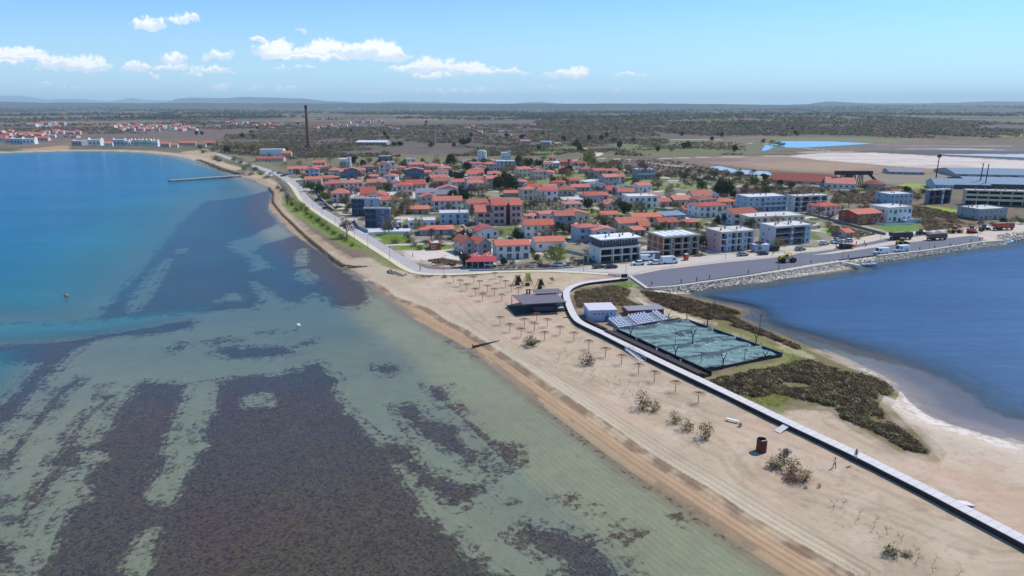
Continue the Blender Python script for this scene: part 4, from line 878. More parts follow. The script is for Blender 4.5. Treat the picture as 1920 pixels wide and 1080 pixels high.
# big gabled pink house with orange roofs, tavern in front
def multi(label, lm, px, by, yaw, blocks, wk, rk, name='house'):
    s_ = scale_at(px, by); t = thing(name, label, 'house', (*P(px, by), 1.0), R(yaw)); landmark(lm, *P(px, by))
    for cx, cy, w, d, h, ri, ax in blocks:
        cx, w, h, ri = cx / s_, w / s_, h / s_, ri / s_
        b = MB().box(cx, cy, -.1, w, d, h + .1)
        r = MB(); ov = .4
        if ax == 'x':
            b.add([(cx - w/2, cy - d/2, h), (cx - w/2, cy + d/2, h), (cx - w/2, cy, h + ri), (cx + w/2, cy - d/2, h), (cx + w/2, cy + d/2, h), (cx + w/2, cy, h + ri)], [(0, 2, 1), (3, 4, 5)])
            k = ov * ri / (d / 2)
            for a in (-1, 1):
                q = [(cx - w/2 - ov, cy + a * (d/2 + ov), h - k), (cx + w/2 + ov, cy + a * (d/2 + ov), h - k), (cx + w/2 + ov, cy, h + ri), (cx - w/2 - ov, cy, h + ri)]
                r.add(q + [(x_, y_, z_ + .18) for x_, y_, z_ in q], [(3, 2, 1, 0), (4, 5, 6, 7), (0, 1, 5, 4), (1, 2, 6, 5), (2, 3, 7, 6), (3, 0, 4, 7)])
        else:
            b.add([(cx - w/2, cy - d/2, h), (cx + w/2, cy - d/2, h), (cx, cy - d/2, h + ri), (cx - w/2, cy + d/2, h), (cx + w/2, cy + d/2, h), (cx, cy + d/2, h + ri)], [(0, 1, 2), (3, 5, 4)])
            k = ov * ri / (w / 2)
            for a in (-1, 1):
                q = [(cx + a * (w/2 + ov), cy - d/2 - ov, h - k), (cx + a * (w/2 + ov), cy + d/2 + ov, h - k), (cx, cy + d/2 + ov, h + ri), (cx, cy - d/2 - ov, h + ri)]
                r.add(q + [(x_, y_, z_ + .18) for x_, y_, z_ in q], [(3, 2, 1, 0), (4, 5, 6, 7), (0, 1, 5, 4), (1, 2, 6, 5), (2, 3, 7, 6), (3, 0, 4, 7)])
        b.build('wall', wallm(wk), t); ro = r.build('roof', roofm(rk), t)
        MB().box(cx + w * .2, cy + d * .1, h, .6, .6, ri + .8).build('chimney', wallm('W'), ro)
        nf = max(1, round(h / 2.8)); nc_ = max(1, int(w / 3))
        for f in range(nf):
            for c in range(nc_): add_win(t, cx - w/2 + (c + .5) * w / nc_, cy - d/2 - .01, f * h / nf + h / nf * .55, 1.1, 1.2)
            for c in range(2): add_win(t, cx - w/2 - .01, cy - d/2 + (c + .5) * d / 2, f * h / nf + h / nf * .55, .9, 1.1, math.pi / 2)
    return t
multi('large peach house with stepped bright orange gabled roofs behind the red-awning tavern', 'stepped peach house', 900, 478, 28, [(-14, 8, 24, 9, 22, 9, 'y'), (8, 3.5, 26, 9, 22, 9, 'y')], 'P', 'O')
tv = multi('low tavern under two small orange roofs with a long red awning along the beach road', 'red-awning tavern', 902, 500, 4, [(-12, 5, 26, 6, 11, 5, 'y'), (12, 5, 22, 6, 11, 6, 'y')], 'K', 'O', name='tavern')
s_ = scale_at(902, 500); MB().add([(-29 / s_, -3.2, 2.4), (29 / s_, -3.2, 2.4), (29 / s_, 2.2, 3.1), (-29 / s_, 2.2, 3.1), (-29 / s_, -3.2, 2.5), (29 / s_, -3.2, 2.5), (29 / s_, 2.2, 3.2), (-29 / s_, 2.2, 3.2)], [(3, 2, 1, 0), (4, 5, 6, 7), (0, 1, 5, 4), (1, 2, 6, 5), (2, 3, 7, 6), (3, 0, 4, 7)]).build('awning', solid('crimson_canvas', (172, 66, 72)), tv)
for k in range(6): MB().box((-28 + 11.2 * k) / s_, -3.1, 0, .12, .12, 2.4).build('post', solid('white_post', (220, 218, 214)), tv)
# round and square white towers at the back
def cyl_tower(px, by, wpx, hpx, label, lm, square=False):
    s_ = scale_at(px, by); w, h = wpx / s_, hpx / s_; t = thing('tower_house', label, 'tower', (*P(px, by), 1.0), R(10)); landmark(lm, *P(px, by))
    wm = wallm('W')
    if square: MB().box(0, 0, -.1, w * .8, w * .8, h).build('wall', wm, t); ro = MB().box(0, 0, h - .1, w * .86, w * .86, .3).build('roof', roofm('W'), t); MB().box(w * .3, -w * .3, h + .2, w * .25, w * .2, 1.6).build('stair_head', wm, ro)
    else: MB().tube((0, 0, -.1), (0, 0, h), w / 2, w / 2, 20).build('wall', wm, t); MB().tube((0, 0, h), (0, 0, h + .4), w / 2 + .2, w / 2 + .2, 20).tube((0, 0, h + .4), (0, 0, h + 1.3), w / 3, w / 3, 16).build('roof', roofm('W'), t)
    for f in range(int(h / 3)):
        for k in (-1, 0, 1):
            if square: add_win(t, k * w * .25, -w * .4 - .02, 1.6 + f * 3, .9, 1.3)
            else: a = k * .7; add_win(t, math.sin(a) * w / 2, -math.cos(a) * w / 2, 1.6 + f * 3, .9, 1.3, a)
cyl_tower(904, 301, 17, 17, 'round white tower house at the back edge of the settlement', 'round white tower')
cyl_tower(948, 303, 20, 17, 'square white tower house with a roof-top stair head', 'square white tower', True)
cyl_tower(648, 315, 26, 17, 'tall white four-storey tower block with white flat roof', 'four-storey tower', True)
# villa with slate top and blue-grey dup, hotel, dark block
t8, fw, D, H = apartment(1740, 383, 58, 8, 27, 16, 2, 'grey-blue two-storey modern house with white stair slab, left of the cream hotel', 'grey-blue house', [(1, 'dark', dglass), (1.2, 'dark', dglass), (.3, 'solid', w_m), (1.2, 'dark', dglass)], solid('greyblue', (112, 120, 140)), units=2)
t9, fw, D, H = apartment(1808, 384, 96, 6, 28, -14, 3, 'long cream three-storey hotel with three bands of windows', 'cream hotel', [(1, 'dark', wallm('C'))] * 6, wallm('C'), sidek=wallm('C'), units=6, roofrgb=(210, 204, 192), name='hotel')
tw = thing('villa_terrace', 'low white walled terrace built out beside the white cubic villa', 'terrace', (*P(1712, 418), 1.0), R(16)); MB().box(0, 2, -.1, 9, 5, 1.5).build('slab', wallm('B'), tw); MB().box(0, -.4, 1.4, 9, .12, .8).build('parapet', w_m, tw)
# ------------------------------------------------------------------ works on the right: sheds, hall, conveyor
def shed(px, by, wpx, dm, hpx, rise, yaw, wk, rk, label, lm, name='warehouse', rw=None, nwin=5):
    s_ = scale_at(px, by); w = wpx / s_; h = hpx / s_; yw = R(yaw); x0, y0 = P(px, by); x, y = x0 - math.sin(yw) * dm / 2, y0 + math.cos(yw) * dm / 2
    t = thing(name, label, 'warehouse', (x, y, 1), yw); 
    if lm: landmark(lm, x, y)
    b = MB().box(0, 0, -.1, w, dm, h + .1); b.add([(-w/2, -dm/2, h), (-w/2, dm/2, h), (-w/2, 0, h + rise), (w/2, -dm/2, h), (w/2, dm/2, h), (w/2, 0, h + rise)], [(0, 2, 1), (3, 4, 5)]); b.build('wall', wallm(wk), t)
    r = MB(); k = .4 * rise / (dm / 2)
    for a in (-1, 1):
        q = [(-w/2 - .4, a * (dm/2 + .4), h - k), (w/2 + .4, a * (dm/2 + .4), h - k), (w/2 + .4, 0, h + rise), (-w/2 - .4, 0, h + rise)]
        r.add(q + [(x_, y_, z_ + .25) for x_, y_, z_ in q], [(3, 2, 1, 0), (4, 5, 6, 7), (0, 1, 5, 4), (1, 2, 6, 5), (2, 3, 7, 6), (3, 0, 4, 7)])
    r.build('roof', roofm(rk), t)
    for c in range(nwin): MB().box(-w/2 + (c + .5) * w / nwin, -dm/2 - .02, h * .35, w / nwin * .4, .1, h * .35).build('window', glass_m, t)
    return t
shed(1500, 345, 112, 42, 5, 3.5, -28, 'P', 'D', 'long low warehouse with a broad dull red roof among the salt pans', 'red-roofed warehouse'); 
shed(1576, 354, 50, 26, 9, 3, -20, 'W', 'K', 'white warehouse with faded pink roof beside the long red-roofed one', 'pink-roofed warehouse'); shed(1548, 347, 30, 18, 4, 2, -22, 'W', 'R', 'small white shed with red roof in front of the long red-roofed warehouse', None)
shed(1890, 354, 120, 44, 8, 2.6, -12, 'K', 'B', 'large dark-walled works hall with pale blue roof at the right edge', 'blue-roofed hall'); shed(1770, 356, 30, 22, 9, 3, -16, 'B', 'B', 'blue-grey works building with blue roof, left end of the works', 'small blue hall')
shed(1822, 355, 62, 30, 8, 2.5, -12, 'K', 'B', 'dark brown works hall with grey-blue roof between the two blue-roofed halls', None); shed(1870, 333, 140, 46, 5, 3, -12, 'G', 'B', 'very long low blue-roofed shed behind the works halls, by the white salt pan', 'long blue shed')
shed(1700, 327, 60, 20, 4, 2, -14, 'G', 'G', 'long low grey-lilac shed beyond the conveyor towers', 'grey-lilac shed'); shed(696, 272, 58, 26, 5, 2, -4, 'G', 'W', 'long white-roofed shed in the scrub between the chimney and the brick pillar', 'long white shed', nwin=9)
t = thing('round_hall', 'low polygonal hall with a dull red conical roof beside the conveyor', 'hall', (*P(1650, 355), 1)); landmark('round red hall', *P(1650, 355)); s_ = scale_at(1650, 355)
MB().tube((0, 8, -.1), (0, 8, 9 / s_), 20 / s_, 20 / s_, 12).build('wall', wallm('G'), t); MB().tube((0, 8, 9 / s_), (0, 8, 15 / s_), 21 / s_, 7 / s_, 12).build('roof', roofm('D'), t)
# steel conveyor gantry
stl = solid('rusty_steel', (70, 58, 60), .7, .3, .3)
t = thing('conveyor_gantry', 'dark steel conveyor gantry with lattice towers at the salt works', 'gantry', (*P(1608, 352), 1)); landmark('dark conveyor gantry', *P(1608, 352)); s_ = scale_at(1608, 352)
for k in (-20, 0, 14): 
    b = MB()
    for a in (-1, 1):
        for c in (-1, 1): b.tube((k / s_ + a * 1.6, 8 + c * 1.6, 0), (k / s_ + a * .8, 8 + c * .8, 26 / s_), .3, .3, 4)
    for z_ in range(5): b.tube((k / s_ - 1.5, 6.6, z_ * 5 / s_), (k / s_ + 1.3, 6.8, (z_ + 1) * 5 / s_), .18, .18, 4)
    b.build('tower', stl, t)
MB().box(0, 8, 22 / s_, 70 / s_, 2.6, 2.6).build('conveyor', stl, t); MB().box(-8 / s_, 8, 12 / s_, 12 / s_, 6, 11 / s_, taper=.6).build('hopper', stl, t); MB().tube((30 / s_, 8, 23 / s_), (46 / s_, 2, 4 / s_), .9, .9, 6).build('chute', stl, t)
# masts, chimney, pillar
t = thing('antenna_mast', 'tall thin steel mast with an antenna head beside the works', 'mast', (*P(1753, 346), 1)); s_ = scale_at(1753, 346); landmark('tall antenna mast', *P(1753, 346)); MB().tube((0, 0, 0), (0, 0, 53 / s_), .5, .3, 6).build('pole', stl, t); MB().box(0, 0, 50 / s_, 1.8, 1.8, 6 / s_).build('antenna_head', stl, t)
for k, (a, b) in enumerate(((1836, 318), (1846, 320))):
    t = thing('vent_stack', f'thin dark vent stack above the works halls, {"left" if k == 0 else "right"} one of the pair', 'stack', (*P(a, b + 34), 1), group='vent stacks'); MB().tube((0, 0, 0), (0, 0, 44 / scale_at(a, b + 34)), .35, .3, 8).build('pipe', stl, t); MB().tube((0, 0, 44 / scale_at(a, b + 34)), (0, 0, 45 / scale_at(a, b + 34)), .6, .6, 8).build('cap', stl, t)
t = thing('brick_chimney', 'very tall tapering brick factory chimney standing alone in the scrub', 'chimney', (*P(579, 278), 1)); landmark('tall brick chimney', *P(579, 278)); s_ = scale_at(579, 278)
oldb = solid('old_brick', (136, 88, 76), .95, .1, 0, .25, .15); MB().tube((0, 0, 0), (0, 0, 72 / s_), 4.0 / s_, 2.3 / s_, 14).build('shaft', oldb, t); MB().tube((0, 0, 72 / s_), (0, 0, 78 / s_), 2.7 / s_, 2.3 / s_, 14).build('crown', solid('sooty_brick', (62, 44, 44)), t); MB().box(0, 0, 0, 12 / s_, 12 / s_, 5 / s_).build('plinth', oldb, t)
t = thing('brick_pillar', 'ruined square brick pillar left of the round white tower', 'ruin', (*P(814, 271), 1)); landmark('ruined brick pillar', *P(814, 271)); s_ = scale_at(814, 271)
MB().box(0, 0, 0, 6.5 / s_, 5 / s_, 21 / s_, taper=.92).build('shaft', solid('old_brick_pale', (186, 152, 128), .95, .1, 0, .3, .2), t); MB().box(0, 0, 21 / s_, 3.5 / s_, 3 / s_, 2 / s_, taper=.7).build('broken_top', oldb, t)
for k, (a, b, h_, l_) in enumerate(((720, 206, 20, 'hair-thin lattice radio mast on the horizon, left of centre'), (1458, 203, 16, 'thin radio mast on the horizon above the pond'), (1427, 203, 14, 'thin radio mast on the horizon left of the one above the pond'))):
    s_ = scale_at(a, b); t = thing('radio_mast', l_, 'mast', (*P(a, b), 1), group='radio masts on the horizon'); MB().tube((0, 0, 0), (0, 0, h_ / s_), 1.2, .8, 4).build('lattice', stl, t); MB().tube((0, 0, h_ / s_ * .6), (0, 0, h_ / s_ * .75), 2.4, 2.4, 6).build('drum', stl, t)
# ------------------------------------------------------------------ far hamlets: small houses, each its own wall and roof
def unit_house():
    a = MB().box(0, 0, -.1, 1, .75, 1.1); a.add([(-.5, -.375, 1), (-.5, .375, 1), (-.5, 0, 1.42), (.5, -.375, 1), (.5, .375, 1), (.5, 0, 1.42)], [(0, 2, 1), (3, 4, 5)])
    b = MB(); 
    for s in (-1, 1):
        q = [(-.54, s * .42, .96), (.54, s * .42, .96), (.54, 0, 1.43), (-.54, 0, 1.43)]; b.add(q + [(x, y, z + .04) for x, y, z in q], [(3, 2, 1, 0), (4, 5, 6, 7), (0, 1, 5, 4), (1, 2, 6, 5), (2, 3, 7, 6), (3, 0, 4, 7)])
    c = MB().box(0, 0, 1, 1.03, .78, .06); w_ = MB()
    for x in (-.3, 0, .3): w_.box(x, -.38, .35, .12, .03, .3)
    return a, b, c, w_
UA, UB, UC, UW = unit_house(); _um = {}
def um(k, b, m_):
    if k not in _um: _um[k] = b.mesh(k, m_)
    return _um[k]
def far_house(px, by, wpx, hpx, wk, rk, cluster, ordi, n_, flat=False):
    s_ = scale_at(px, by); t = thing('house', '', 'house', (*P(px, by), ground_z(*P(px, by)) - .2), R(random.uniform(-15, 25)), 'houses, ' + cluster)
    rd = 'flat pale roof' if flat else ROOFC[rk][0] + ' roof'
    t['label'] = f'{WALLC[wk][0]} house, {rd}, {cluster}, {ORD[ordi] if ordi else "first"} from left'
    w, h = wpx / s_, hpx / s_
    for nm, me in (('wall', um('w' + wk, UA, wallm(wk))), ('roof', um('f' if flat else 'r' + rk, UC if flat else UB, roofm('W') if flat else roofm(rk))), ('window', um('win', UW, glass_m))):
        o = link(nm, me, t); o.scale = (w, min(w, 12) / .75, h)
def hamlet(name, items):
    items.sort()
    for i, it in enumerate(items): far_house(*it[:6], name, i, len(items), it[6])
def rnd_h(n, x0, x1, y0, y1, w=(6, 11), h=(3, 5.5), wk='WWWCPB', rk='OORKKN', flat=.15):
    out = []
    for i in range(n):
        out.append((x0 + (x1 - x0) * (i + random.random()) / n, random.uniform(y0, y1), random.uniform(*w), random.uniform(*h), random.choice(wk), random.choice(rk), random.random() < flat))
    return out
hamlet('hamlet on far bay shore', [(6,266,16,8,'W','R',False),(22,268,14,7,'P','R',False),(36,270,21,10,'B','W',True),(57,270,21,10,'W','W',True),(82,264,20,6,'P','R',False),(150,273,20,9,'G','W',True),(181,273,22,11,'W','W',True),(205,274,14,6,'W','K',False),(226,273,20,11,'B','W',True),(240,273,9,9,'W','W',True)] +
       [(252 + 7 * k, 273, 7.5, 10, 'WC'[k % 2], 'N', True) for k in range(6)] + [(292,275,12,11,'W','W',True),(312,276,16,7,'P','R',False),(328,277,12,6,'W','O',False),(345,272,14,5,'C','O',False),(360,273,16,6,'P','O',False),(378,276,16,6,'W','N',False),(388,272,10,5,'W','O',False),(404,272,26,5,'T','O',False)])
hamlet('upper hamlet beyond the bay', rnd_h(13, 58, 122, 233, 240)); hamlet('middle hamlet beyond the bay', rnd_h(24, 0, 150, 248, 259, (7, 13), (3.5, 6)))
hamlet('long hamlet beyond the bay', rnd_h(34, 212, 365, 238, 247, (6, 11), (3, 6))); hamlet('hamlet left of tall chimney', rnd_h(14, 405, 560, 230, 246, (5, 9), (2.5, 4.5)))
hamlet('hamlet right of tall chimney', rnd_h(16, 590, 760, 228, 245, (5, 9), (2.5, 4.5), flat=.3)); hamlet('distant village near horizon', rnd_h(14, 600, 672, 203, 206.5, (3, 5), (1.4, 2.4), flat=.5))
hamlet('houses on the scrub rise', rnd_h(9, 860, 1010, 232, 262, (6, 10), (3, 4.5), flat=.3) + [(984,270,18,6,'B','O',False),(1024,270,18,5,'B','W',True)]); hamlet('distant farms under horizon', rnd_h(9, 1700, 1910, 212, 216, (4, 9), (1.6, 2.6), 'WWC', 'OWW', .4) + [(1200,211,6,2,'W','W',True)])
# ================================================================== VEGETATION
bark = solid('bark', (98, 84, 74), .95, .1, 0, .2, 2); barkg = solid('grey_bark', (128, 116, 108), .95, .1, 0, .2, 2)
F_EV = foliage('evergreen_leaves', (44, 56, 36), (80, 92, 58)); F_SP = foliage('spring_leaves', (104, 112, 44), (158, 158, 78)); F_OL = foliage('olive_leaves', (88, 90, 62), (128, 124, 90))
F_GR = foliage('shrub_leaves', (52, 72, 34), (98, 116, 54)); F_TW = foliage('twigs', (112, 98, 88), (150, 134, 120), .1); F_PU = foliage('purple_twigs', (104, 84, 88), (140, 118, 120), .1); F_TN = foliage('tan_buds', (118, 104, 72), (152, 138, 96), .15); F_RD = foliage('red_twigs', (92, 62, 54), (132, 96, 84), .1)
def leafcloud(n_cl, n_leaf, rx, rz, zc, size, seed, hollow=.35, spread=.2, lower=.75):
    r = np.random.default_rng(seed); C_ = []
    while len(C_) < n_cl:
        p = r.uniform(-1, 1, 3); d = np.linalg.norm(p)
        if hollow < d < 1 and p[2] > -lower: C_.append(p * (0.82 + .28 * r.random()))
    C_ = np.array(C_); k = r.uniform(.6, 1.5, n_cl)
    idx = np.repeat(np.arange(n_cl), n_leaf); c = C_[idx] + r.normal(0, spread, (len(idx), 3)) * k[idx][:, None]
    c = c * np.array([rx, rx, rz]) + np.array([0, 0, zc])
    a = r.normal(0, 1, (len(idx), 3)); a /= np.linalg.norm(a, axis=1)[:, None]; b = np.cross(a, r.normal(0, 1, (len(idx), 3))); b /= np.linalg.norm(b, axis=1)[:, None]
    s = size * r.uniform(.6, 1.4, (len(idx), 1)); V = np.stack([c - a * s, c - b * s * .55, c + a * s, c + b * s * .55], 1).reshape(-1, 3)
    V[:, 2] = np.maximum(V[:, 2], .05)
    return V, np.arange(len(V)).reshape(-1, 4)
def limbs(b, p, d, L, r, lev, rg, thin=.028, br=4):
    q = p + d * L; b.tube(p, q, r, max(r * .62, thin), 4 if lev > 1 else 3)
    if lev == 0: return
    for i in range(br if lev > 1 else 5):
        a = Vector((rg.gauss(0, 1), rg.gauss(0, 1), rg.gauss(.25, .6))).normalized()
        limbs(b, p + d * L * rg.uniform(.45, 1), (d * .75 + a * .8).normalized(), L * rg.uniform(.55, .8), max(r * .55, thin), lev - 1, rg, thin, br)
TREES = {}
def make_templates():
    spec = {'evergreen': (F_EV, 46, 34, 3.4, 3.4, 4.3, .42, .3), 'spring': (F_SP, 44, 24, 3.9, 3.3, 4.6, .34, .3), 'olive': (F_OL, 40, 24, 3.5, 3.1, 4.2, .36, .3), 'green': (F_GR, 40, 28, 3.5, 3.3, 4.2, .36, .3), 'cypress': (F_EV, 40, 34, 1.3, 3.9, 4.1, .3, .1), 'tan': (F_TN, 52, 22, 3.9, 3.5, 4.6, .22, .25)}
    for k, (m_, nc_, nl, rx, rz, zc, sz, ho) in spec.items():
        TREES[k] = []
        for v_ in range(3):
            V, F_ = leafcloud(nc_, nl, rx, rz, zc, sz, 100 + v_ * 7 + len(k), ho, .17)
            cm_ = npmesh('crown', V, F_, m_); rg = random.Random(v_ + len(k)); b = MB(); b.tube((0, 0, -.2), (0, 0, 2.6), .26, .18, 7)
            for i in range(5): limbs(b, Vector((0, 0, 1.6 + i * .5)), Vector((rg.gauss(0, .6), rg.gauss(0, .6), 1)).normalized(), 1.7, .11, 1, rg, .04, 3)
            TREES[k].append((b.mesh('trunk', bark), cm_))
    for k, m_ in (('bare', F_TW), ('barepurple', F_PU)):
        TREES[k] = []
        for v_ in range(3):
            rg = random.Random(40 + v_ * 3 + len(k)); b = MB(); tk = MB(); tk.tube((0, 0, -.2), (0, 0, 2.3), .24, .17, 7)
            for i in range(6): limbs(b, Vector((0, 0, 1.5 + i * .28)), Vector((rg.gauss(0, .65), rg.gauss(0, .65), 1)).normalized(), 2.0, .10, 3, rg, .04, 4)
            TREES[k].append((tk.mesh('trunk', barkg), b.mesh('crown', m_)))
    for k, m_, dens_ in (('bush', F_GR, 26), ('darkbush', F_EV, 26), ('redbush', F_RD, 22), ('tanbush', F_TN, 22), ('sandbush', foliage('dry_olive_leaves', (104, 94, 62), (148, 136, 92)), 20)):
        TREES[k] = []
        for v_ in range(3):
            V, F_ = leafcloud(30, dens_, 1.0, .95, .7, .075, 300 + v_ + len(k), .25, .2)
            rg = random.Random(v_); b = MB()
            for i in range(7): limbs(b, Vector((0, 0, 0)), Vector((rg.gauss(0, .6), rg.gauss(0, .6), 1)).normalized(), .7, .03, 1, rg, .012, 3)
            TREES[k].append((b.mesh('stem', bark), npmesh('leaves', V, F_, m_)))
make_templates()
LOOK = dict(evergreen='dark evergreen tree', spring='yellow-green spring tree', olive='olive-green tree', green='bushy green tree', cypress='narrow dark cypress', tan='pale brown budding tree', bare='bare grey-brown tree', barepurple='bare purplish tree', bush='green shrub', darkbush='dark green bush', redbush='reddish bare bush', tanbush='tan dry bush', sandbush='olive feathery bush')
def plant(kind, px, py_, hpx, wpx=None, label=None, group=None, z=None, cat=None):
    x, y = P(px, py_); s_ = scale_at(px, py_); h = hpx / s_; w = (wpx or hpx * .95) / s_
    isb = kind.endswith('bush'); hh, ww_ = (1.75, 2.1) if isb else (8.0, 7.4 if kind != 'cypress' else 2.8)
    tr_, cr = TREES[kind][random.randrange(3)]
    o = thing('bush' if isb else ('bare_tree' if 'bare' in kind else ('cypress_tree' if kind == 'cypress' else kind + '_tree')), '', cat or ('bush' if isb else 'tree'), (x, y, (ground_z(x, y) if z is None else z) - .02), random.uniform(0, 6.28), group or (LOOK[kind] + 's'))
    o.scale = (w / ww_, w / ww_, h / hh)
    link('stem' if isb else 'trunk', tr_, o); link('leaves' if isb else 'crown', cr, o)
    if label: o['label'] = label
    else: later(o, LOOK[kind], x, y)
    return o
T = dict(e='evergreen', s='spring', o='olive', g='green', c='cypress', t='tan', b='bare', p='barepurple', B='bush', D='darkbush', R='redbush', N='tanbush')
TL = '''651 446 44 40 b;753 400 42 46 t;845 312 22 22 e;760 331 16 16 o;790 316 10 12 o;873 500 27 20 e;823 458 26 30 b;768 455 12 16 D;776 462 12 14 D;787 468 10 14 D;764 446 12 14 D;800 458 8 12 B;830 462 8 12 D;845 450 10 16 D;855 452 14 20 B;
868 450 18 22 e;880 442 14 18 D;860 438 12 18 D;855 336 14 20 e;866 330 10 14 g;848 345 12 16 o;862 352 12 16 g;857 320 10 14 g;870 340 8 12 D;913 330 18 9 c;927 336 12 8 c;935 356 26 22 e;948 354 30 24 e;960 356 24 26 e;972 362 16 18 e;885 366 26 28 p;905 368 26 26 b;
975 319 18 20 o;991 318 22 22 e;1008 320 20 22 e;1020 302 10 12 s;973 301 10 12 e;912 298 16 12 s;985 402 32 28 b;1000 404 40 28 b;1014 400 44 26 t;1028 402 36 24 b;1042 404 30 24 t;995 396 26 22 b;885 408 30 22 b;1125 404 34 26 b;1156 402 36 30 p;1171 404 28 26 e;
1190 400 24 24 t;1040 348 14 14 e;1052 365 16 12 g;1043 498 38 42 s;1075 494 14 18 D;1064 500 10 14 B;1005 492 18 16 g;1012 500 16 14 B;1024 503 10 18 R;1085 497 12 14 D;1000 478 12 12 B;985 474 10 10 D;958 452 12 14 B;968 447 16 18 e;979 444 10 14 D;940 440 8 12 s;
1045 432 16 18 e;1057 436 18 18 e;1070 438 16 18 e;1081 441 12 14 D;1040 444 12 14 D;1090 430 12 14 g;925 505 9 14 D;938 505 10 14 B;950 505 9 16 D;962 504 10 16 B;975 504 9 14 B;987 503 10 16 D;998 504 9 14 B;944 497 14 14 e;960 495 10 14 D;
1204 336 48 36 p;1160 320 24 24 b;1143 322 22 24 t;1104 313 32 22 s;1120 324 26 22 b;1132 316 14 18 o;1150 312 14 18 o;1180 328 20 24 b;1232 345 16 20 t;1222 352 12 14 o;1290 334 26 24 b;1312 335 26 22 b;1340 337 24 24 b;1362 338 24 22 b;1386 338 26 24 b;1275 332 18 18 b;1300 338 12 16 o;1326 342 16 18 o;1258 336 16 18 t;
1350 367 26 26 e;1364 368 28 28 e;1342 362 16 18 o;1376 372 14 18 e;1385 380 16 18 o;1372 384 12 14 g;1345 424 20 14 e;1360 418 18 16 e;1338 430 14 18 t;1325 428 14 18 b;1310 430 12 16 D;1245 428 14 16 o;1233 434 14 14 g;1276 424 10 12 s;1283 432 10 14 t;1262 436 10 14 o;1225 420 10 12 g;1245 402 12 14 D;1265 400 10 14 D;
1285 400 14 8 c;1293 396 12 8 c;1480 352 14 20 o;1462 354 10 14 t;1505 356 10 16 t;1410 384 12 16 o;1400 388 10 12 D;1230 400 10 12 D;1235 380 10 10 b;1210 408 8 16 B;1190 412 8 14 D;1100 428 12 16 b;1148 424 14 14 g;1130 428 12 14 D;1110 400 10 12 D;1155 380 10 12 D;1095 372 10 12 g;1050 378 12 14 b;1010 372 12 14 g;1000 364 12 14 o;1140 388 12 14 D;1090 388 14 16 b;
600 352 10 14 D;590 350 8 12 D;575 345 8 14 g;568 336 8 10 D;612 372 12 20 o;600 366 10 16 D;590 362 8 12 D;618 384 10 14 D;632 390 8 12 D;655 392 12 14 g;650 382 10 12 D;672 382 10 12 g;735 344 14 16 o;745 338 14 14 g;738 330 12 14 o;752 350 12 14 g;765 342 12 14 t;760 358 10 14 D;768 402 10 14 D;745 404 12 14 g;735 396 12 14 g;802 345 14 12 e;808 350 10 10 D;812 356 12 14 g;806 368 10 12 b;
858 376 12 14 g;866 388 18 16 b;878 392 14 16 t;870 400 12 12 o;885 414 28 18 b;863 362 12 14 e;872 352 14 14 D;880 358 10 12 o;700 345 10 12 g;715 352 10 12 o;687 356 10 10 D;670 345 8 10 D;712 372 12 12 g;760 374 12 12 o;765 384 10 12 D;755 316 10 12 o;760 306 8 12 D;735 312 8 10 o;800 310 8 10 t;820 308 10 12 o;700 312 8 10 b;
540 383 17 12 R;549 386 14 14 R;538 372 10 10 R;557 396 14 16 N;566 394 18 16 N;574 396 14 14 N;585 409 9 12 B;596 416 9 14 D;606 424 11 16 R;615 431 9 12 R;640 449 11 14 R;648 452 9 12 R;626 439 8 12 B;660 462 7 10 B;575 403 8 12 B;528 358 8 12 D;521 352 7 10 D;
415 284 22 30 t;432 286 26 30 t;448 287 24 28 b;462 288 22 26 t;476 288 22 26 b;490 288 18 22 t;397 284 12 18 N;382 287 8 14 D;404 300 10 16 B;412 303 9 14 D;440 302 10 14 D;452 306 10 14 B;466 312 9 14 D;478 320 8 14 D;488 328 8 16 B;500 334 8 16 D;470 328 8 14 D;458 318 8 12 B;505 297 10 12 D;520 300 8 12 o;545 300 12 14 t;560 312 12 14 t;535 312 10 12 b;575 302 12 14 b;590 300 12 14 t;605 300 12 16 b;620 304 14 16 t;
1448 270 8 12 s;1458 272 7 14 o;1466 274 7 14 o;1770 370 10 12 D;1730 365 12 14 g;1745 372 10 14 g;1720 375 8 12 o;1700 360 10 14 e;1500 420 8 10 t;1568 440 8 12 N;1556 436 7 10 D;1608 448 8 12 N;1840 420 8 12 D;1860 424 9 12 D;1880 418 10 14 e;1895 420 12 14 t;1905 414 10 14 D;1915 420 12 14 o;1760 440 8 14 N;1780 436 8 14 D;1800 434 8 14 N;1740 440 8 14 N;1822 430 12 14 t;1835 425 14 12 b;1535 428 8 10 B;1555 402 8 10 D;
1470 380 12 14 b;1465 372 8 14 o;1620 356 12 16 o;1640 366 10 14 t;1600 362 8 12 o;1580 366 8 12 o;1560 364 8 14 t;1540 362 8 12 o;1520 362 8 12 b;1440 362 8 14 t;1420 358 8 14 b;1400 352 8 12 o'''
for row in TL.replace('\n', '').split(';'):
    a, b_, h_, w_, k_ = row.split(); plant(T[k_], float(a), float(b_), float(h_), float(w_))
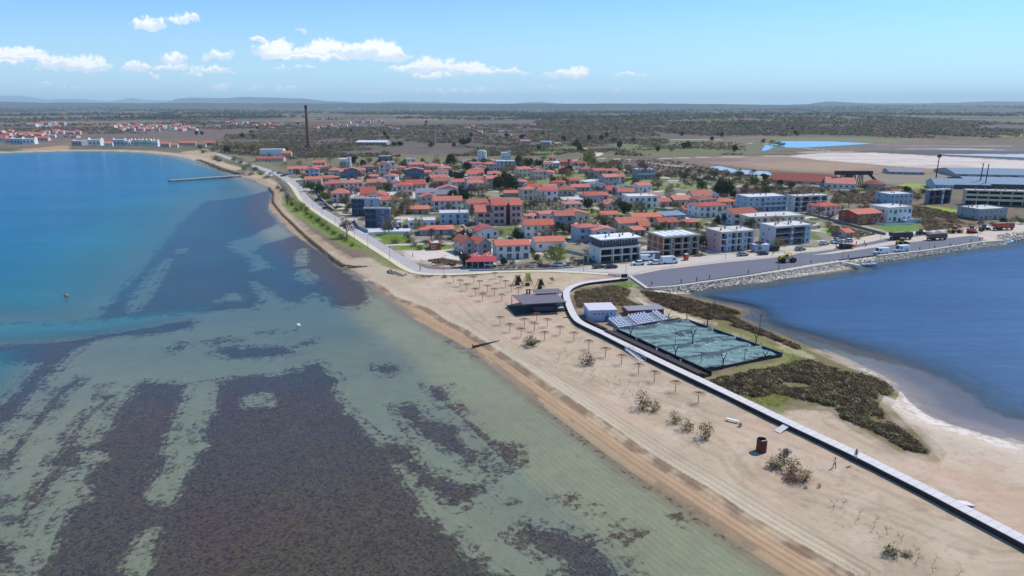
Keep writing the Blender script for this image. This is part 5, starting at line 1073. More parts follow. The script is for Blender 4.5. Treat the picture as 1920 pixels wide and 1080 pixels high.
# fill the gardens between the houses (each plant its own)
OCC = [(o.location.x, o.location.y) for o in C.objects if o.parent is None and o.get('category') in ('house', 'apartment block', 'apartment house', 'tower', 'tavern')]
town_w = np.array(PP(TOWN)); rg = random.Random(5); made = 0; spots = []
while made < 440:
    x = rg.uniform(-190, 210); y = 240 + 440 * rg.random() ** .9
    if poly_sd(np.array([x]), np.array([y]), town_w, 30)[0] < 2: continue
    if min(math.hypot(x - a, (y - b_)) for a, b_ in OCC) < 7.5: continue
    if any(math.hypot(x - a, y - b_) < 4 for a, b_ in spots): continue
    if line_d(np.array([x]), np.array([y]), road, 20)[0] < 7: continue
    zc = y; spots.append((x, y)); made += 1
    dz_ = math.cos(PITCH) * y + math.sin(PITCH) * 54; px_ = 960 + FPX * x / dz_; py_ = 540 + FPX * (math.cos(PITCH) * 54 - math.sin(PITCH) * y) / dz_
    s_ = scale_at(px_, py_); k_ = rg.choice(['evergreen', 'green', 'olive', 'bare', 'bare', 'tan', 'tan', 'darkbush', 'darkbush', 'barepurple', 'barepurple', 'redbush', 'tanbush', 'bush'])
    h_ = (rg.uniform(1.8, 3.2) if 'bush' in k_ else rg.uniform(4, 8)) * s_
    plant(k_, px_, py_, h_, h_ * (1.5 if 'bush' in k_ else 1.0))
# trees one can tell apart in the plain
for i in range(90):
    px_ = rg.uniform(330, 1500); py_ = 226 + 62 * rg.random() ** 1.1
    k_ = rg.choice(['evergreen', 'evergreen', 'olive', 'bare', 'cypress', 'green', 'tan'])
    plant(k_, px_, py_, rg.uniform(6, 9) * scale_at(px_, py_), None)

# far scrub and woods that read as one mass
def stuff_cloud(name, pts, size, leafn, rz, palette, seed=3, flat=.5, cat=None, leaf=.45, dens_lbl=None):
    """pts: N x 3 ground points, size: N radii"""
    r = np.random.default_rng(seed); n = len(pts); idx = np.repeat(np.arange(n), leafn); N = len(idx)
    d = r.normal(0, 1, (N, 3)); d /= np.linalg.norm(d, axis=1)[:, None]; d[:, 2] = np.abs(d[:, 2]) * rz; d *= r.uniform(.35, 1, (N, 1)) ** .6
    c = pts[idx] + d * size[idx][:, None]
    a = r.normal(0, 1, (N, 3)); a /= np.linalg.norm(a, axis=1)[:, None]; b = np.cross(a, r.normal(0, 1, (N, 3))); b /= np.linalg.norm(b, axis=1)[:, None]
    s = (size[idx] * leaf * r.uniform(.6, 1.3, N))[:, None]
    V = np.stack([c - a * s, c - b * s * .7, c + a * s, c + b * s * .7], 1).reshape(-1, 3)
    m_, t, o = mat(name); 
    dd_ = t.node('ShaderNodeBsdfDiffuse'); tl_ = t.node('ShaderNodeBsdfTranslucent'); ms_ = t.node('ShaderNodeMixShader'); ms_.inputs[0].default_value = .42; cc_ = t.mix(t.math('MULTIPLY', t.noise(t.pos(), 2.2, 3, .6), .35), t.attr('Col', 'Color'), lin((120, 108, 84))); t.put(dd_.inputs[0], cc_); t.put(tl_.inputs[0], cc_); t.l.new(dd_.outputs[0], ms_.inputs[1]); t.l.new(tl_.outputs[0], ms_.inputs[2]); t.l.new(ms_.outputs[0], o.inputs[0])
    pal = np.array([lin(c_) for c_ in palette]); ci = r.integers(0, len(pal), n); colr = pal[ci] * r.uniform(1.0, 2.7, (n, 1))
    me = npmesh(name, V, np.arange(len(V)).reshape(-1, 4), m_); setcol(me, 'Col', np.repeat(np.repeat(colr, leafn, 0), 4, 0))
    ob = link(name, me); tag(ob, kind='stuff'); return ob
def region_pts(poly_px, n, seed, z=1.0, dens_fn=None, byscreen=False):
    poly = np.array(PP(poly_px, z)); r = np.random.default_rng(seed); out = []
    lo, hi = poly.min(0), poly.max(0)
    while len(out) < n:
        if byscreen:
            q = np.array(poly_px); a = r.uniform(q[:, 0].min(), q[:, 0].max(), 4 * n); b = r.uniform(q[:, 1].min(), q[:, 1].max(), 4 * n)
            p = np.array([P(i, j, z) for i, j in zip(a, b)]); 
        else: p = r.uniform(lo, hi, (4 * n, 2))
        ins = poly_sd(p[:, 0], p[:, 1], poly, 5) > 0; p = p[ins]
        if dens_fn is not None: p = p[r.random(len(p)) < dens_fn(p[:, 0], p[:, 1])]
        out = p if len(out) == 0 else np.concatenate([out, p])
    return out[:n]
def gz(p):
    return np.array([ground_z(a, b) for a, b in p])
rr_ = np.random.default_rng(9)
def plain(name, poly, n, seed, rad, pal, leafn=9, rz=.9, th=.48, sc=160):
    p = region_pts(poly, n, seed, 1.0, lambda x, y: sst(fbm(x, y, sc, 3, seed), th - .06, th + .08), True)
    d = np.hypot(p[:, 0], p[:, 1]); sz = rr_.uniform(rad[0], rad[1], n) * np.clip(d / 1500, .8, 2.6)
    z_ = gz(p); stuff_cloud(name, np.stack([p[:, 0], p[:, 1], z_], 1), sz, leafn, rz, pal, seed)
BR = [(128, 108, 84), (108, 104, 70), (98, 80, 78), (86, 74, 70), (112, 94, 86), (80, 72, 64), (88, 88, 64), (96, 78, 74), (120, 104, 92)]
GRN = [(62, 74, 50), (78, 92, 56), (52, 62, 44), (96, 100, 68), (88, 76, 72)]
plain('scrub', [(-60,226),(400,222),(560,236),(560,262),(420,262),(420,250),(-60,262)], 2600, 31, (2.2, 4.0), BR, th=.5)
plain('scrub', [(480,238),(1200,232),(1260,268),(1180,284),(1010,292),(560,296),(490,280)], 12000, 32, (1.7, 3.4), BR + GRN, th=.34, sc=90)
plain('woodland', [(1000,228),(1500,216),(1990,236),(1990,262),(1650,258),(1420,254),(1240,262),(1000,250)], 9500, 33, (2.6, 4.8), BR + GRN, th=.42, sc=200)
plain('woodland', [(-80,205),(700,207),(2000,206),(2000,222),(1500,218),(1000,228),(400,224),(-80,226)], 6500, 34, (3.4, 5.5), [(64, 66, 66), (76, 72, 72), (58, 64, 54), (70, 78, 60)], leafn=7, th=.5, sc=600)
plain('scrub', [(1100,300),(1250,300),(1420,330),(1440,350),(1250,332),(1100,316)], 900, 35, (1.2, 2.2), BR + GRN, th=.4, sc=30)
plain('scrub', [(1180,262),(1400,268),(1400,290),(1240,294),(1150,292)], 700, 36, (1.6, 3.0), BR + GRN, th=.55, sc=60)
plain('scrub', [(1560,360),(1700,350),(1735,372),(1640,385),(1560,380)], 900, 37, (1.0, 1.8), BR + [(120,108,76)], th=.35, sc=20)
plain('scrub', [(1600,385),(1720,386),(1850,412),(1830,426),(1735,434),(1725,420),(1640,405)], 1500, 38, (.8, 1.5), [(96,78,68),(110,92,72),(84,78,54),(120,110,74)], th=.35, sc=16)
plain('scrub', [(1545,425),(1580,424),(1650,440),(1610,447),(1560,440)], 300, 39, (.6, 1.1), BR, th=.4, sc=12)
plain('scrub', [(380,272),(560,262),(600,282),(560,300),(500,296),(400,286)], 900, 40, (1.8, 3.2), [(120,104,88),(104,92,76),(92,84,68),(96,96,62)], th=.4, sc=50)
plain('scrub', [(1380,352),(1560,352),(1560,366),(1470,372),(1400,366)], 500, 42, (1.0, 2.0), BR, th=.4, sc=20)
# low shrubs of the spit, grass tufts
def low(name, poly, n, seed, r0, r1, pal, th=.4, sc=6, leafn=34, rz=.8, leaf=.2):
    p = region_pts(poly, n, seed, 1.0, lambda x, y: sst(fbm(x, y, sc, 3, seed), th - .04, th + .05)); z_ = gz(p)
    ok = z_ > .12; p = p[ok]; z_ = z_[ok]
    stuff_cloud(name, np.stack([p[:, 0], p[:, 1], z_ - .03], 1), rr_.uniform(r0, r1, len(p)), leafn, rz, pal, seed, leaf=leaf)
HEATH = [(150, 128, 106), (132, 122, 92), (112, 116, 74), (64, 52, 46), (86, 64, 54), (104, 80, 64), (98, 92, 60), (84, 74, 54), (118, 104, 76), (88, 92, 62), (74, 62, 52)]
low('shrubs', [(1315,716),(1400,696),(1440,690),(1510,672),(1560,690),(1640,702),(1682,722),(1672,745),(1652,738),(1655,770),(1600,790),(1560,766),(1450,740),(1420,750),(1340,735)], 3000, 51, .45, 1.1, HEATH, .2, 7)
low('shrubs', [(1560,755),(1655,765),(1680,795),(1720,820),(1754,855),(1700,850),(1640,815),(1570,785)], 900, 52, .4, .9, HEATH, .33, 5)
low('shrubs', [(1195,545),(1260,550),(1330,566),(1396,580),(1384,592),(1430,612),(1510,648),(1500,658),(1400,620),(1330,602),(1262,584),(1220,566)], 1800, 53, .45, 1.0, [(84,62,52),(104,80,64),(90,84,56),(60,50,42),(122,104,82)], .26, 8)
low('shrubs', [(1072,548),(1150,535),(1190,545),(1176,562),(1212,574),(1190,586),(1165,586),(1160,574),(1102,572),(1080,585)], 1500, 54, .45, 1.0, [(128,112,78),(104,92,62),(96,98,62),(140,124,94),(76,66,52),(118,88,72)], .26, 7)
low('grass', [(1310,606),(1480,660),(1520,672),(1500,690),(1440,692),(1350,706),(1315,714),(1400,760),(1470,770),(1500,740),(1420,700),(1475,672)], 5200, 55, .12, .3, [(128,142,54),(150,158,70),(108,126,48),(158,146,86)], .3, 5, 10)
low('grass', [(533,368),(548,366),(580,392),(640,434),(690,468),(735,491),(745,502),(690,474),(640,456),(590,426),(545,392)], 2600, 56, .2, .5, [(98,118,46),(90,108,46),(112,124,56)], .35, 6, 9)
low('grass', [(695,438),(755,437),(769,455),(724,458)], 900, 57, .1, .25, [(104,126,48),(92,112,44)], .3, 5, 8); low('grass', [(744,461),(853,458),(853,467),(747,469)], 700, 58, .1, .3, [(112,134,50),(98,116,48)], .35, 5, 8)
low('grass', [(1545,424),(1600,431),(1590,441),(1545,441)], 400, 59, .1, .35, [(120,142,56),(104,120,52)], .35, 5, 8); low('grass', [(1635,420),(1723,419),(1720,434),(1665,435)], 500, 60, .1, .3, [(112,136,60),(98,120,52)], .3, 6, 8)
low('grass', [(850,513),(905,512),(905,517),(850,519)], 120, 61, .15, .35, [(104,92,58),(90,82,52)], .3, 4, 9); low('grass', [(1150,530),(1172,527),(1190,531),(1192,540),(1155,542)], 260, 62, .12, .3, [(100,136,50),(88,120,46)], .3, 4, 9)

# ================================================================== STONES
stone = solid('stone_block', (212, 200, 180), .95, .1, 0, .35, .5); dstone = solid('dark_stone', (118, 102, 88), .95, .1, 0, .35, .5)
def stones(name, paths, n, r0, r1, m_, seed, zf, spread):
    """rip-rap: uncountable broken blocks"""
    r = np.random.default_rng(seed); Vs = []; Fs = []; base = np.array([(-1,-1,-1),(1,-1,-1),(1,1,-1),(-1,1,-1),(-1,-1,1),(1,-1,1),(1,1,1),(-1,1,1)]) * .6
    cf = np.array([(0,3,2,1),(4,5,6,7),(0,1,5,4),(1,2,6,5),(2,3,7,6),(3,0,4,7)]); k = 0
    for pth in paths:
        p = np.array(pth); seg = np.hypot(*(p[1:] - p[:-1]).T); cum = np.concatenate([[0], np.cumsum(seg)])
        for i in range(int(n * cum[-1])):
            u = r.uniform(0, cum[-1]); j = min(np.searchsorted(cum, u) - 1, len(seg) - 1); j = max(j, 0); f = (u - cum[j]) / seg[j]
            c = p[j] + (p[j + 1] - p[j]) * f; nn = np.array([-(p[j + 1] - p[j])[1], (p[j + 1] - p[j])[0]]) / seg[j]; off = r.uniform(*spread)
            c = c + nn * off; z_ = zf(off, c)
            q = Matrix.Rotation(r.uniform(0, 6.28), 3, 'Z') @ Matrix.Rotation(r.normal(0, .5), 3, 'X') @ Matrix.Rotation(r.normal(0, .5), 3, 'Y')
            v = (base * r.uniform(.6, 1.15, (8, 3)) * r.uniform(r0, r1)) @ np.array(q).T; Vs.append(v + np.array([c[0], c[1], z_])); Fs.append(cf + k); k += 8
    return tag(link(name, npmesh(name, np.concatenate(Vs), np.concatenate(Fs), m_)), kind='stuff')
def lerp_off(a, b): return lambda off, c: a + b * off
Q1 = PP([(1250,545),(1300,538.5),(1400,525),(1480,512.5),(1560,501),(1605,495.5)], .5); Q2 = PP([(1597,492.5),(1645,486),(1729,474.5),(1785,466),(1841,458),(1884,453)], .5); Q3 = PP([(1884,450),(1900,446),(1920,443.5),(2000,436),(2200,424)], .5)
stones('riprap', [Q1, Q2], 11.0, .2, .5, stone, 5, lambda off, c: .72 + off * .30, (-2.6, .9)); stones('riprap', [Q3], 7.0, .25, .6, stone, 6, lambda off, c: .8 + off * .25, (-2.5, 3.5))
ROW = [(504,352),(511,359),(513,366),(511,374),(514,382),(520,390),(530,402),(543,414),(557,428),(575,444),(595,460),(612,474),(628,487),(643,497),(660,499.5),(685,500),(702,500)]
stones('stone_row', [PP(ROW, .6)], 6.5, .2, .48, dstone, 7, lambda off, c: .62, (-.4, .4)); stones('stone_row', [PP([(728,508),(738,512),(748,516),(760,517)], 1)], 6, .3, .6, solid('grey_stone', (136, 128, 122)), 8, lambda off, c: 1.1, (-1.1, 1.1)); stones('stone_row', [PP([(780,518),(795,519),(808,519)], 1)], 3, .2, .4, dstone, 9, lambda off, c: 1.05, (-.6, .6))
stones('stone_row', [PP([(370,299),(390,306),(420,318),(440,323),(462,328)], .6)], 1.6, .5, 1.2, dstone, 10, lambda off, c: .5, (-2, 2)); stones('stone_row', [PP([(520,335),(535,352),(540,366),(545,373)], 1)], 3, .3, .6, solid('grey_stone', (136, 128, 122)), 12, lambda off, c: 1.1, (-1, 1))
stones('rubble_heap', [PP([(808,492),(825,490),(845,492),(860,497)], 1)], 16, .25, .6, solid('earth_clod', (112, 92, 74)), 11, lambda off, c: 1.0 + .9 * max(0, 1 - abs(off) / 3.2), (-3, 3))
for k, o in enumerate([o for o in C.objects if o.name.startswith('rubble_heap')]): o['kind'] = 'stuff'
# ================================================================== BEACH AND COURT
def at(px, py_, z=None):
    x, y = P(px, py_, 1.0); return (x, y, ground_z(x, y) if z is None else z)
wood_r = plank('reddish_timber', (150, 88, 74), (176, 112, 92), (1, 1, 1), 'X', .6); wood_d = plank('weathered_timber', (92, 84, 84), (124, 116, 116), (1, .3, 1), 'X', 1.2); darkw = solid('dark_timber', (66, 54, 52), .85, .2, 0, .2, 1)
redw = solid('red_brown_wood', (140, 86, 74), .85, .2, 0, .2, 1.2)
# jetty
jp = PP([(319,338),(350,336),(400,332.5),(440,330),(470,327)], .5)
t = thing('stone_jetty', 'long low stone jetty reaching out into the bay from the left beach', 'jetty', (*jp[0], 0)); 
a = strip_mesh([(x - jp[0][0], y - jp[0][1]) for x, y in jp], 2.2, -2.2, -.8, 1.6); a.build('deck', solid('jetty_concrete', (172, 164, 150)), t)
b = MB(); rg = random.Random(3)
for i in range(70):
    f = rg.random() * (len(jp) - 1); j = int(f); u = f - j; x = jp[j][0] + (jp[j + 1][0] - jp[j][0]) * u - jp[0][0]; y = jp[j][1] + (jp[j + 1][1] - jp[j][1]) * u - jp[0][1]
    b.box(x + rg.uniform(-1, 1), y - 3.0 + rg.uniform(-.8, .3), -.5, rg.uniform(.8, 1.8), rg.uniform(.8, 1.6), rg.uniform(.8, 1.2), rg.uniform(0, 3), taper=.7)
bo_ = b.build('boulders', dstone, t); bo_['kind'] = 'stuff'
landmark('stone jetty', *jp[2])
# boardwalk
bw = smooth_path(PP([(1175,525),(1150,528),(1100,534),(1076,541),(1064,549),(1062,560),(1068,580),(1078,600),(1092,612),(1132,631),(1177,654),(1246,688),(1310,718.5),(1400,762),(1480,801),(1604,860),(1671,894),(1738,928),(1827,975),(1916,1022),(2020,1078),(2200,1170)]), 5)
conc_w = solid('pale_deck', (214, 206, 200), .9, .2, 0, .16, .6)
t = thing('boardwalk', 'long raised pale concrete boardwalk with shade-coloured sides running across the sand beside the court', 'boardwalk', (0, 0, 0)); landmark('boardwalk', 40, 150)
seg = bw[:]
strip_mesh(seg, .95, -.95, 1.80, .10).build('deck', conc_w, t)
strip_mesh(seg, .85, -.93, .75, 1.045).build('beam', darkw, t)  # side beams and the shade beneath the deck, both put in as dark colour
b = MB()
acc = 0; last = None; nsl = 0
dk = MB()
for i in range(len(seg) - 1):
    p, q = Vector(seg[i]), Vector(seg[i + 1]); L = (q - p).length; d = (q - p).normalized(); yaw_ = math.atan2(d.y, d.x); k = 0
    while acc < L:
        c_ = p + d * acc
        if c_.y < 260: dk.box(c_.x, c_.y, 1.902, .035, 1.86, .008, yaw_)
        acc += 1.25
    acc -= L
dk.build('joint', solid('joint_grey', (150, 142, 138)), t)['kind'] = 'stuff'
for (a_, b_) in (((1480, 799), (1463, 806)), ((1798, 949), (1816, 945))):
    rp = PP([a_, b_], 1.2); rt_ = thing('access_ramp', 'short side ramp from the boardwalk down to the sand, ' + ('seaward side near the round cabin' if a_[0] < 1500 else 'lagoon side at the right'), 'ramp', (*rp[0], 0)); v = (rp[1][0] - rp[0][0], rp[1][1] - rp[0][1]); L = math.hypot(*v); n_ = (-v[1] / L * .6, v[0] / L * .6); e_ = (v[0] * 1.35, v[1] * 1.35)
    MB().add([(-n_[0], -n_[1], 1.85), (n_[0], n_[1], 1.85), (e_[0] + n_[0], e_[1] + n_[1], 1.1), (e_[0] - n_[0], e_[1] - n_[1], 1.1), (-n_[0], -n_[1], 1.75), (n_[0], n_[1], 1.75), (e_[0] + n_[0], e_[1] + n_[1], .95), (e_[0] - n_[0], e_[1] - n_[1], .95)], [(0, 1, 2, 3), (7, 6, 5, 4), (0, 3, 7, 4), (1, 5, 6, 2), (2, 6, 7, 3)]).build('deck', conc_w, rt_)
# access ramp with railings by the court
p0, p1 = P(1176, 657), P(1206, 678); d = Vector((p1[0] - p0[0], p1[1] - p0[1])); L = d.length; yaw_ = math.atan2(d.y, d.x)
t = thing('railed_ramp', 'white railed ramp alongside the boardwalk, next to the dark stepped seating', 'ramp', (p0[0], p0[1], 1), yaw_); MB().add([(0, -.6, .55), (L, -.6, 0.05), (L, .6, .05), (0, .6, .55), (0, -.6, 0), (L, -.6, 0), (L, .6, 0), (0, .6, 0)], [(0, 1, 2, 3), (0, 4, 5, 1), (3, 2, 6, 7), (0, 3, 7, 4)]).build('deck', conc_w, t)
for s_ in (-1, 1):
    b = MB(); b.tube((0, s_ * .6, 1.5), (L, s_ * .6, 1.05), .05); b.tube((0, s_ * .6, 1.05), (L, s_ * .6, .6), .04)
    for k in range(6): b.tube((L * k / 5, s_ * .6, .5 - .45 * k / 5), (L * k / 5, s_ * .6, 1.5 - .45 * k / 5), .04)
    b.build('handrail', rail_m, t)
# parasols
def parasol_meshes(seed):
    rg = random.Random(seed); post = MB().tube((0, 0, -.3), (0, 0, 2.15), .075, .06, 7); c = MB()
    n = 10
    for k in range(n):
        a = 2 * math.pi * k / n; ln = 1.3 * rg.uniform(.9, 1.05); x, y = math.cos(a), math.sin(a)
        c.tube((0, 0, 2.2), (x * ln, y * ln, 1.93), .04, .03, 4)
        for f in (.45, .72, .97):
            a2 = 2 * math.pi * (k + 1) / n
            if rg.random() < .85: c.tube((x * ln * f, y * ln * f, 2.2 - .27 * f), (math.cos(a2) * ln * f, math.sin(a2) * ln * f, 2.2 - .27 * f), .024, .024, 4)
    c.tube((0, 0, 2.12), (0, 0, 2.34), .16, .07, 8)
    return post.mesh('post', redw), c.mesh('canopy_frame', redw)
PM = [parasol_meshes(k) for k in range(3)]
PB = {'north of the beach bar': [(850.5,529.7),(863,537.5),(888,531),(875,545),(899.5,539),(892,554),(914,547.5),(928,523),(905,564),(927,554),(941,565),(948,539),(938,531),(959.5,547),(972,553)],
      'between the beach bar and the court': [(937.5,609),(956,622.5),(983,613),(1006,602),(1026,613),(1002,621),(977,632),(1021,638),(1050,627.5),(1076,639)],
      'in the row along the boardwalk': [(1104,655),(1135,670),(1165,683.5),(1197,701),(1227,715),(1266.5,734),(1309,756)]}
for where, lst in PB.items():
    lst = sorted(lst)
    for i, (a, b_) in enumerate(lst):
        t = thing('parasol', f'red-brown slatted wooden beach parasol {where}, {ORD[i] if i else "first"} from the left', 'parasol', at(a, b_), random.uniform(0, 1), 'slatted wooden parasols on the sand')
        pm_, cm2 = PM[i % 3]; link('post', pm_, t); link('canopy_frame', cm2, t)
# beach bar
bx_, by_ = P(1012, 590); t = thing('beach_bar', 'open beach bar with two overlapping grey slatted roofs over a dark deck', 'beach bar', (bx_, by_, 1), R(3)); landmark('beach bar', bx_, by_)
s_ = scale_at(1012, 590)
roofb = plank('grey_slat_roof', (104, 96, 104), (132, 122, 126), (1, 1, 1), 'X', .9)
def ppoly(pts, z, th, name, m_, parent, inv=True):
    v = [(a - bx_, b_ - by_) for a, b_ in (P(i, j, z + 1) for i, j in pts)]; c3, s3 = math.cos(-R(3)), math.sin(-R(3)); v = [(a * c3 - b_ * s3, a * s3 + b_ * c3) for a, b_ in v]
    return MB().prism(v, z, z + th).build(name, m_, parent)
r1 = ppoly([(980,571.5),(1062,567),(1043,551),(960,554)], 3.0, .16, 'roof', roofb, t); r2 = ppoly([(1005,552),(1056,549.5),(1047,541.5),(1000,544)], 3.35, .16, 'roof', roofb, t)
ppoly([(951,574),(966,591.5),(1066,583),(1060,567),(1040,560),(985,566)], .05, .25, 'deck', solid('dark_deck', (54, 46, 50), .8), t)
for a, b_ in ((962,574),(982,590),(1010,588),(1036,586),(1061,583),(1058,572),(1020,568),(1042,566),(1052,560),(1005,563)):
    x, y = P(a, b_, 1.3); x -= bx_; y -= by_; MB().box(x, y, .3, .16, .16, 2.75).build('post', darkw, t)
x, y = P(1022, 578, 1.3); MB().box(x - bx_, y - by_, .3, 6.5, 2.6, 1.9).build('bar_cabin', solid('bar_boards', (62, 62, 78), .7), t); MB().box(x - bx_ - .2, y - by_ - 2.0, .3, 5.4, .6, 1.1).build('counter', solid('bar_counter', (92, 92, 104)), t)
x, y = P(1047, 577, 1.3); MB().box(x - bx_, y - by_, .3, 2.6, 2.2, 2.1).build('store', solid('store_panel', (120, 124, 140)), t)
b = MB()
pr_ = [P(951, 574), P(966, 591)]
for k in range(9):
    u = k / 8; x = pr_[0][0] + (pr_[1][0] - pr_[0][0]) * u - bx_; y = pr_[0][1] + (pr_[1][1] - pr_[0][1]) * u - by_; b.box(x, y, .3, .1, .1, .9)
b.build('railing', darkw, t)
for i, (a, b_) in enumerate(((1047,582),(1053,581))):
    t = thing('table', f'small white table on the beach bar deck, {"left" if i == 0 else "right"} one', 'table', (*P(a, b_, 1.3), 1.31), group='tables at the beach bar'); MB().tube((0, 0, .7), (0, 0, .75), .55, .55, 12).build('table_top', rail_m, t); MB().tube((0, 0, 0), (0, 0, .7), .06, .06).build('leg', darkw, t)
# climbing frames
yel = solid('yellow_paint', (196, 176, 96), .6, .3, 0, .15, 1)
for i, (a, b_, h_, k) in enumerate(((971,535,3.2,0),(990,536,4.2,1),(1013,542,3.4,2))):
    t = thing('climbing_frame', ['dark yellow climbing frame, leftmost of the three north of the beach bar', 'tall bright yellow twin-peaked climbing frame in the middle of the three', 'yellow and dark climbing frame closest to the beach bar roof'][k], 'climbing frame', at(a, b_), .3, 'playground frames')
    pl_ = yel if k != 0 else solid('ochre_paint', (112, 96, 50))
    for s in (-1, 1):
        b = MB(); 
        for q in (-1, 1): b.tube((s * 1.5, q * 1.1, 0), (s * .35, q * .2, h_), .13, .1)
        b.tube((s * 1.0, -.75, h_ * .4), (s * 1.0, .75, h_ * .4), .08); b.build('leg_frame', pl_, t)
    MB().tube((-1.0, 0, h_ * .96), (1.0, 0, h_ * .96), .14).build('top_bar', pl_, t)
    b = MB(); b.add([(-1.0, -.75, h_ * .38), (1.0, -.75, h_ * .38), (.35, -.2, h_ * .9), (-.35, -.2, h_ * .9), (-1.0, -.68, h_ * .38), (1.0, -.68, h_ * .38), (.35, -.13, h_ * .9), (-.35, -.13, h_ * .9)], [(0, 1, 2, 3), (7, 6, 5, 4), (0, 3, 7, 4), (1, 5, 6, 2)]); b.build('panel', darkw if k != 1 else yel, t)
    MB().box(0, .5, 0, 1.2, 1.0, .9).build('platform', darkw, t)
for i, (a, b_) in enumerate(((988,551),(993,551))):
    t = thing('wooden_stool', f'small dark wooden post seat behind the beach bar, {"left" if i == 0 else "right"} one of the pair', 'seat', at(a, b_), group='post seats'); MB().box(0, 0, 0, .5, .5, 1.2, taper=.8).build('base', darkw, t); MB().box(0, 0, 1.2, .8, .8, .12).build('seat', darkw, t)
# sheds by the court
def box_hut(px, by, wpx, hpx, d, yaw, label, lm, wm, rm, wins, name, cat):
    s_ = scale_at(px, by); w, h = wpx / s_, hpx / s_; yw = R(yaw); x0, y0 = P(px, by); t = thing(name, label, cat, (x0 - math.sin(yw) * d / 2, y0 + math.cos(yw) * d / 2, 1), yw); landmark(lm, x0, y0)
    MB().box(0, 0, -.1, w, d, h + .1).build('wall', wm, t); MB().box(0, 0, h, w + .3, d + .3, .14).build('roof', rm, t)
    for k in range(wins): MB().box(-w * .3 + k * w * .6 / max(1, wins - 1), -d / 2 - .02, h * .62, .35, .08, .35).build('window', dark_m, t)
    MB().box(w * .15, -d / 2 - .03, .05, 1.1, .1, 1.5).build('door', solid('grey_door', (104, 110, 130)), t)
    return t
box_hut(1130, 602, 52, 21, 6.5, 6, 'pale lilac-white service cabin with a flat roof beside the white terrace seating', 'pale service cabin', solid('lilac_white', (188, 190, 206)), solid('cabin_roof', (206, 198, 204)), 5, 'service_cabin', 'cabin')
box_hut(1211, 592, 70, 11, 4, 9, 'long rust-red container cabin with a grey roof behind the white terrace seating', 'rust-red cabin', solid('rust_red', (132, 72, 58), .8, .2, 0, .25, .6), solid('grey_membrane', (142, 138, 142)), 3, 'container_cabin', 'cabin')
# terrace seating with white seats
q0, q1, q2 = P(1160, 617), P(1254, 601), P(1148, 600)
d = Vector((q1[0] - q0[0], q1[1] - q0[1])); L = d.length; yaw_ = math.atan2(d.y, d.x); t = thing('terrace_seating', 'tiered stand of small white seats on a pale frame beside the netted court', 'grandstand', (q0[0], q0[1], 1), yaw_); landmark('white terrace seating', q0[0] + d.x / 2, q0[1] + d.y / 2)
rows_, cols_ = 6, 16; rd = .8
seat_me = MB().box(0, 0, 0, .62, .5, .1).box(0, .24, .1, .62, .08, .42).mesh('seat', solid('white_plastic', (232, 234, 238), .4, .4, 0, .05))
for r_ in range(rows_):
    MB().box(L / 2, r_ * rd + .5, 0 if r_ == 0 else -.1 + 0, L, rd - .02, .35 + r_ * .17).build('tier', solid('stand_grey', (150, 152, 160)) if r_ % 2 else solid('stand_grey_b', (142, 144, 152)), t)
    for c_ in range(cols_):
        if abs(c_ - 4.5) < .6 or abs(c_ - 12.5) < .6: continue
        link('seat', seat_me, t, ((c_ + .5) * L / cols_, r_ * rd + .45, .26 + r_ * .17 + .1))
MB().box(L / 2 + 1, -1.1, 0, L + 3, .25, .7).build('front_wall', darkw, t)
# stepped dark seating between the court and the boardwalk
def quadstep(a, b, off0, off1, h, nm, m_, par, org):
    a, b = Vector(a), Vector(b); d = (b - a).normalized(); n_ = Vector((-d.y, d.x)); v = [a + n_ * off0, b + n_ * off0, b + n_ * off1, a + n_ * off1]
    return MB().prism([(p.x - org[0], p.y - org[1]) for p in v], -.1, h).build(nm, m_, par)
sa, sb = P(1136, 627.5), P(1312, 711); t = thing('stepped_seating', 'long dark timber stepped seating bank between the boardwalk and the netted court', 'seating', (sa[0], sa[1], 1)); landmark('dark stepped seating', (sa[0] + sb[0]) / 2, (sa[1] + sb[1]) / 2)
for k in range(4): quadstep(sa, sb, -.4 + k * .85, .42 + k * .85, 1.35 - .3 * k, 'step', darkw if k % 2 else solid('dark_timber_b', (78, 66, 64), .85, .2, 0, .2, 1), t, sa)
quadstep(sa, sb, 3.1, 3.25, 1.1, 'parapet', solid('black_timber', (44, 38, 40)), t, sa)
sa2, sb2 = P(1090, 606), P(1120, 622); t = thing('stepped_seating', 'short dark timber steps between the boardwalk and the pale service cabin', 'seating', (sa2[0], sa2[1], 1))
for k in range(3): quadstep(sa2, sb2, .9 + k * .7, 1.55 + k * .7, 1.0 - .3 * k, 'step', darkw, t, sa2)
# netted court
CT = [P(1150, 623), P(1288, 604), P(1466, 669), P(1312, 700)]; cx_, cy_ = sum(p[0] for p in CT) / 4, sum(p[1] for p in CT) / 4
t = thing('netted_court', 'large ball court under turquoise netting, with furrows and a dark blue fence', 'sports court', (cx_, cy_, 1)); landmark('netted court', cx_, cy_)
A, B_, C_, D_ = [np.array(p) - np.array([cx_, cy_]) for p in CT]; nu, nv = 150, 110
U, Vv = np.meshgrid(np.linspace(0, 1, nu), np.linspace(0, 1, nv)); PX = (A[None, None] * ((1 - U) * (1 - Vv))[..., None] + B_ * (U * (1 - Vv))[..., None] + C_ * (U * Vv)[..., None] + D_ * ((1 - U) * Vv)[..., None])
fold = Vv + .02 * np.sin(U * 9 + 1) + .03 * (fbm(U * 10, Vv * 10, 3, 3, 4) - .5)
zz = .35 + .16 * np.sin(fold * 30) + .10 * (fbm(U * 60, Vv * 50, 2.5, 3, 6) - .5) * 2
for c0 in (.0, .27, .52, .78, 1.0): zz += .75 * np.exp(-((fold - c0 - .02) / .012) ** 2)
zz = np.clip(zz, .08, 1.4)
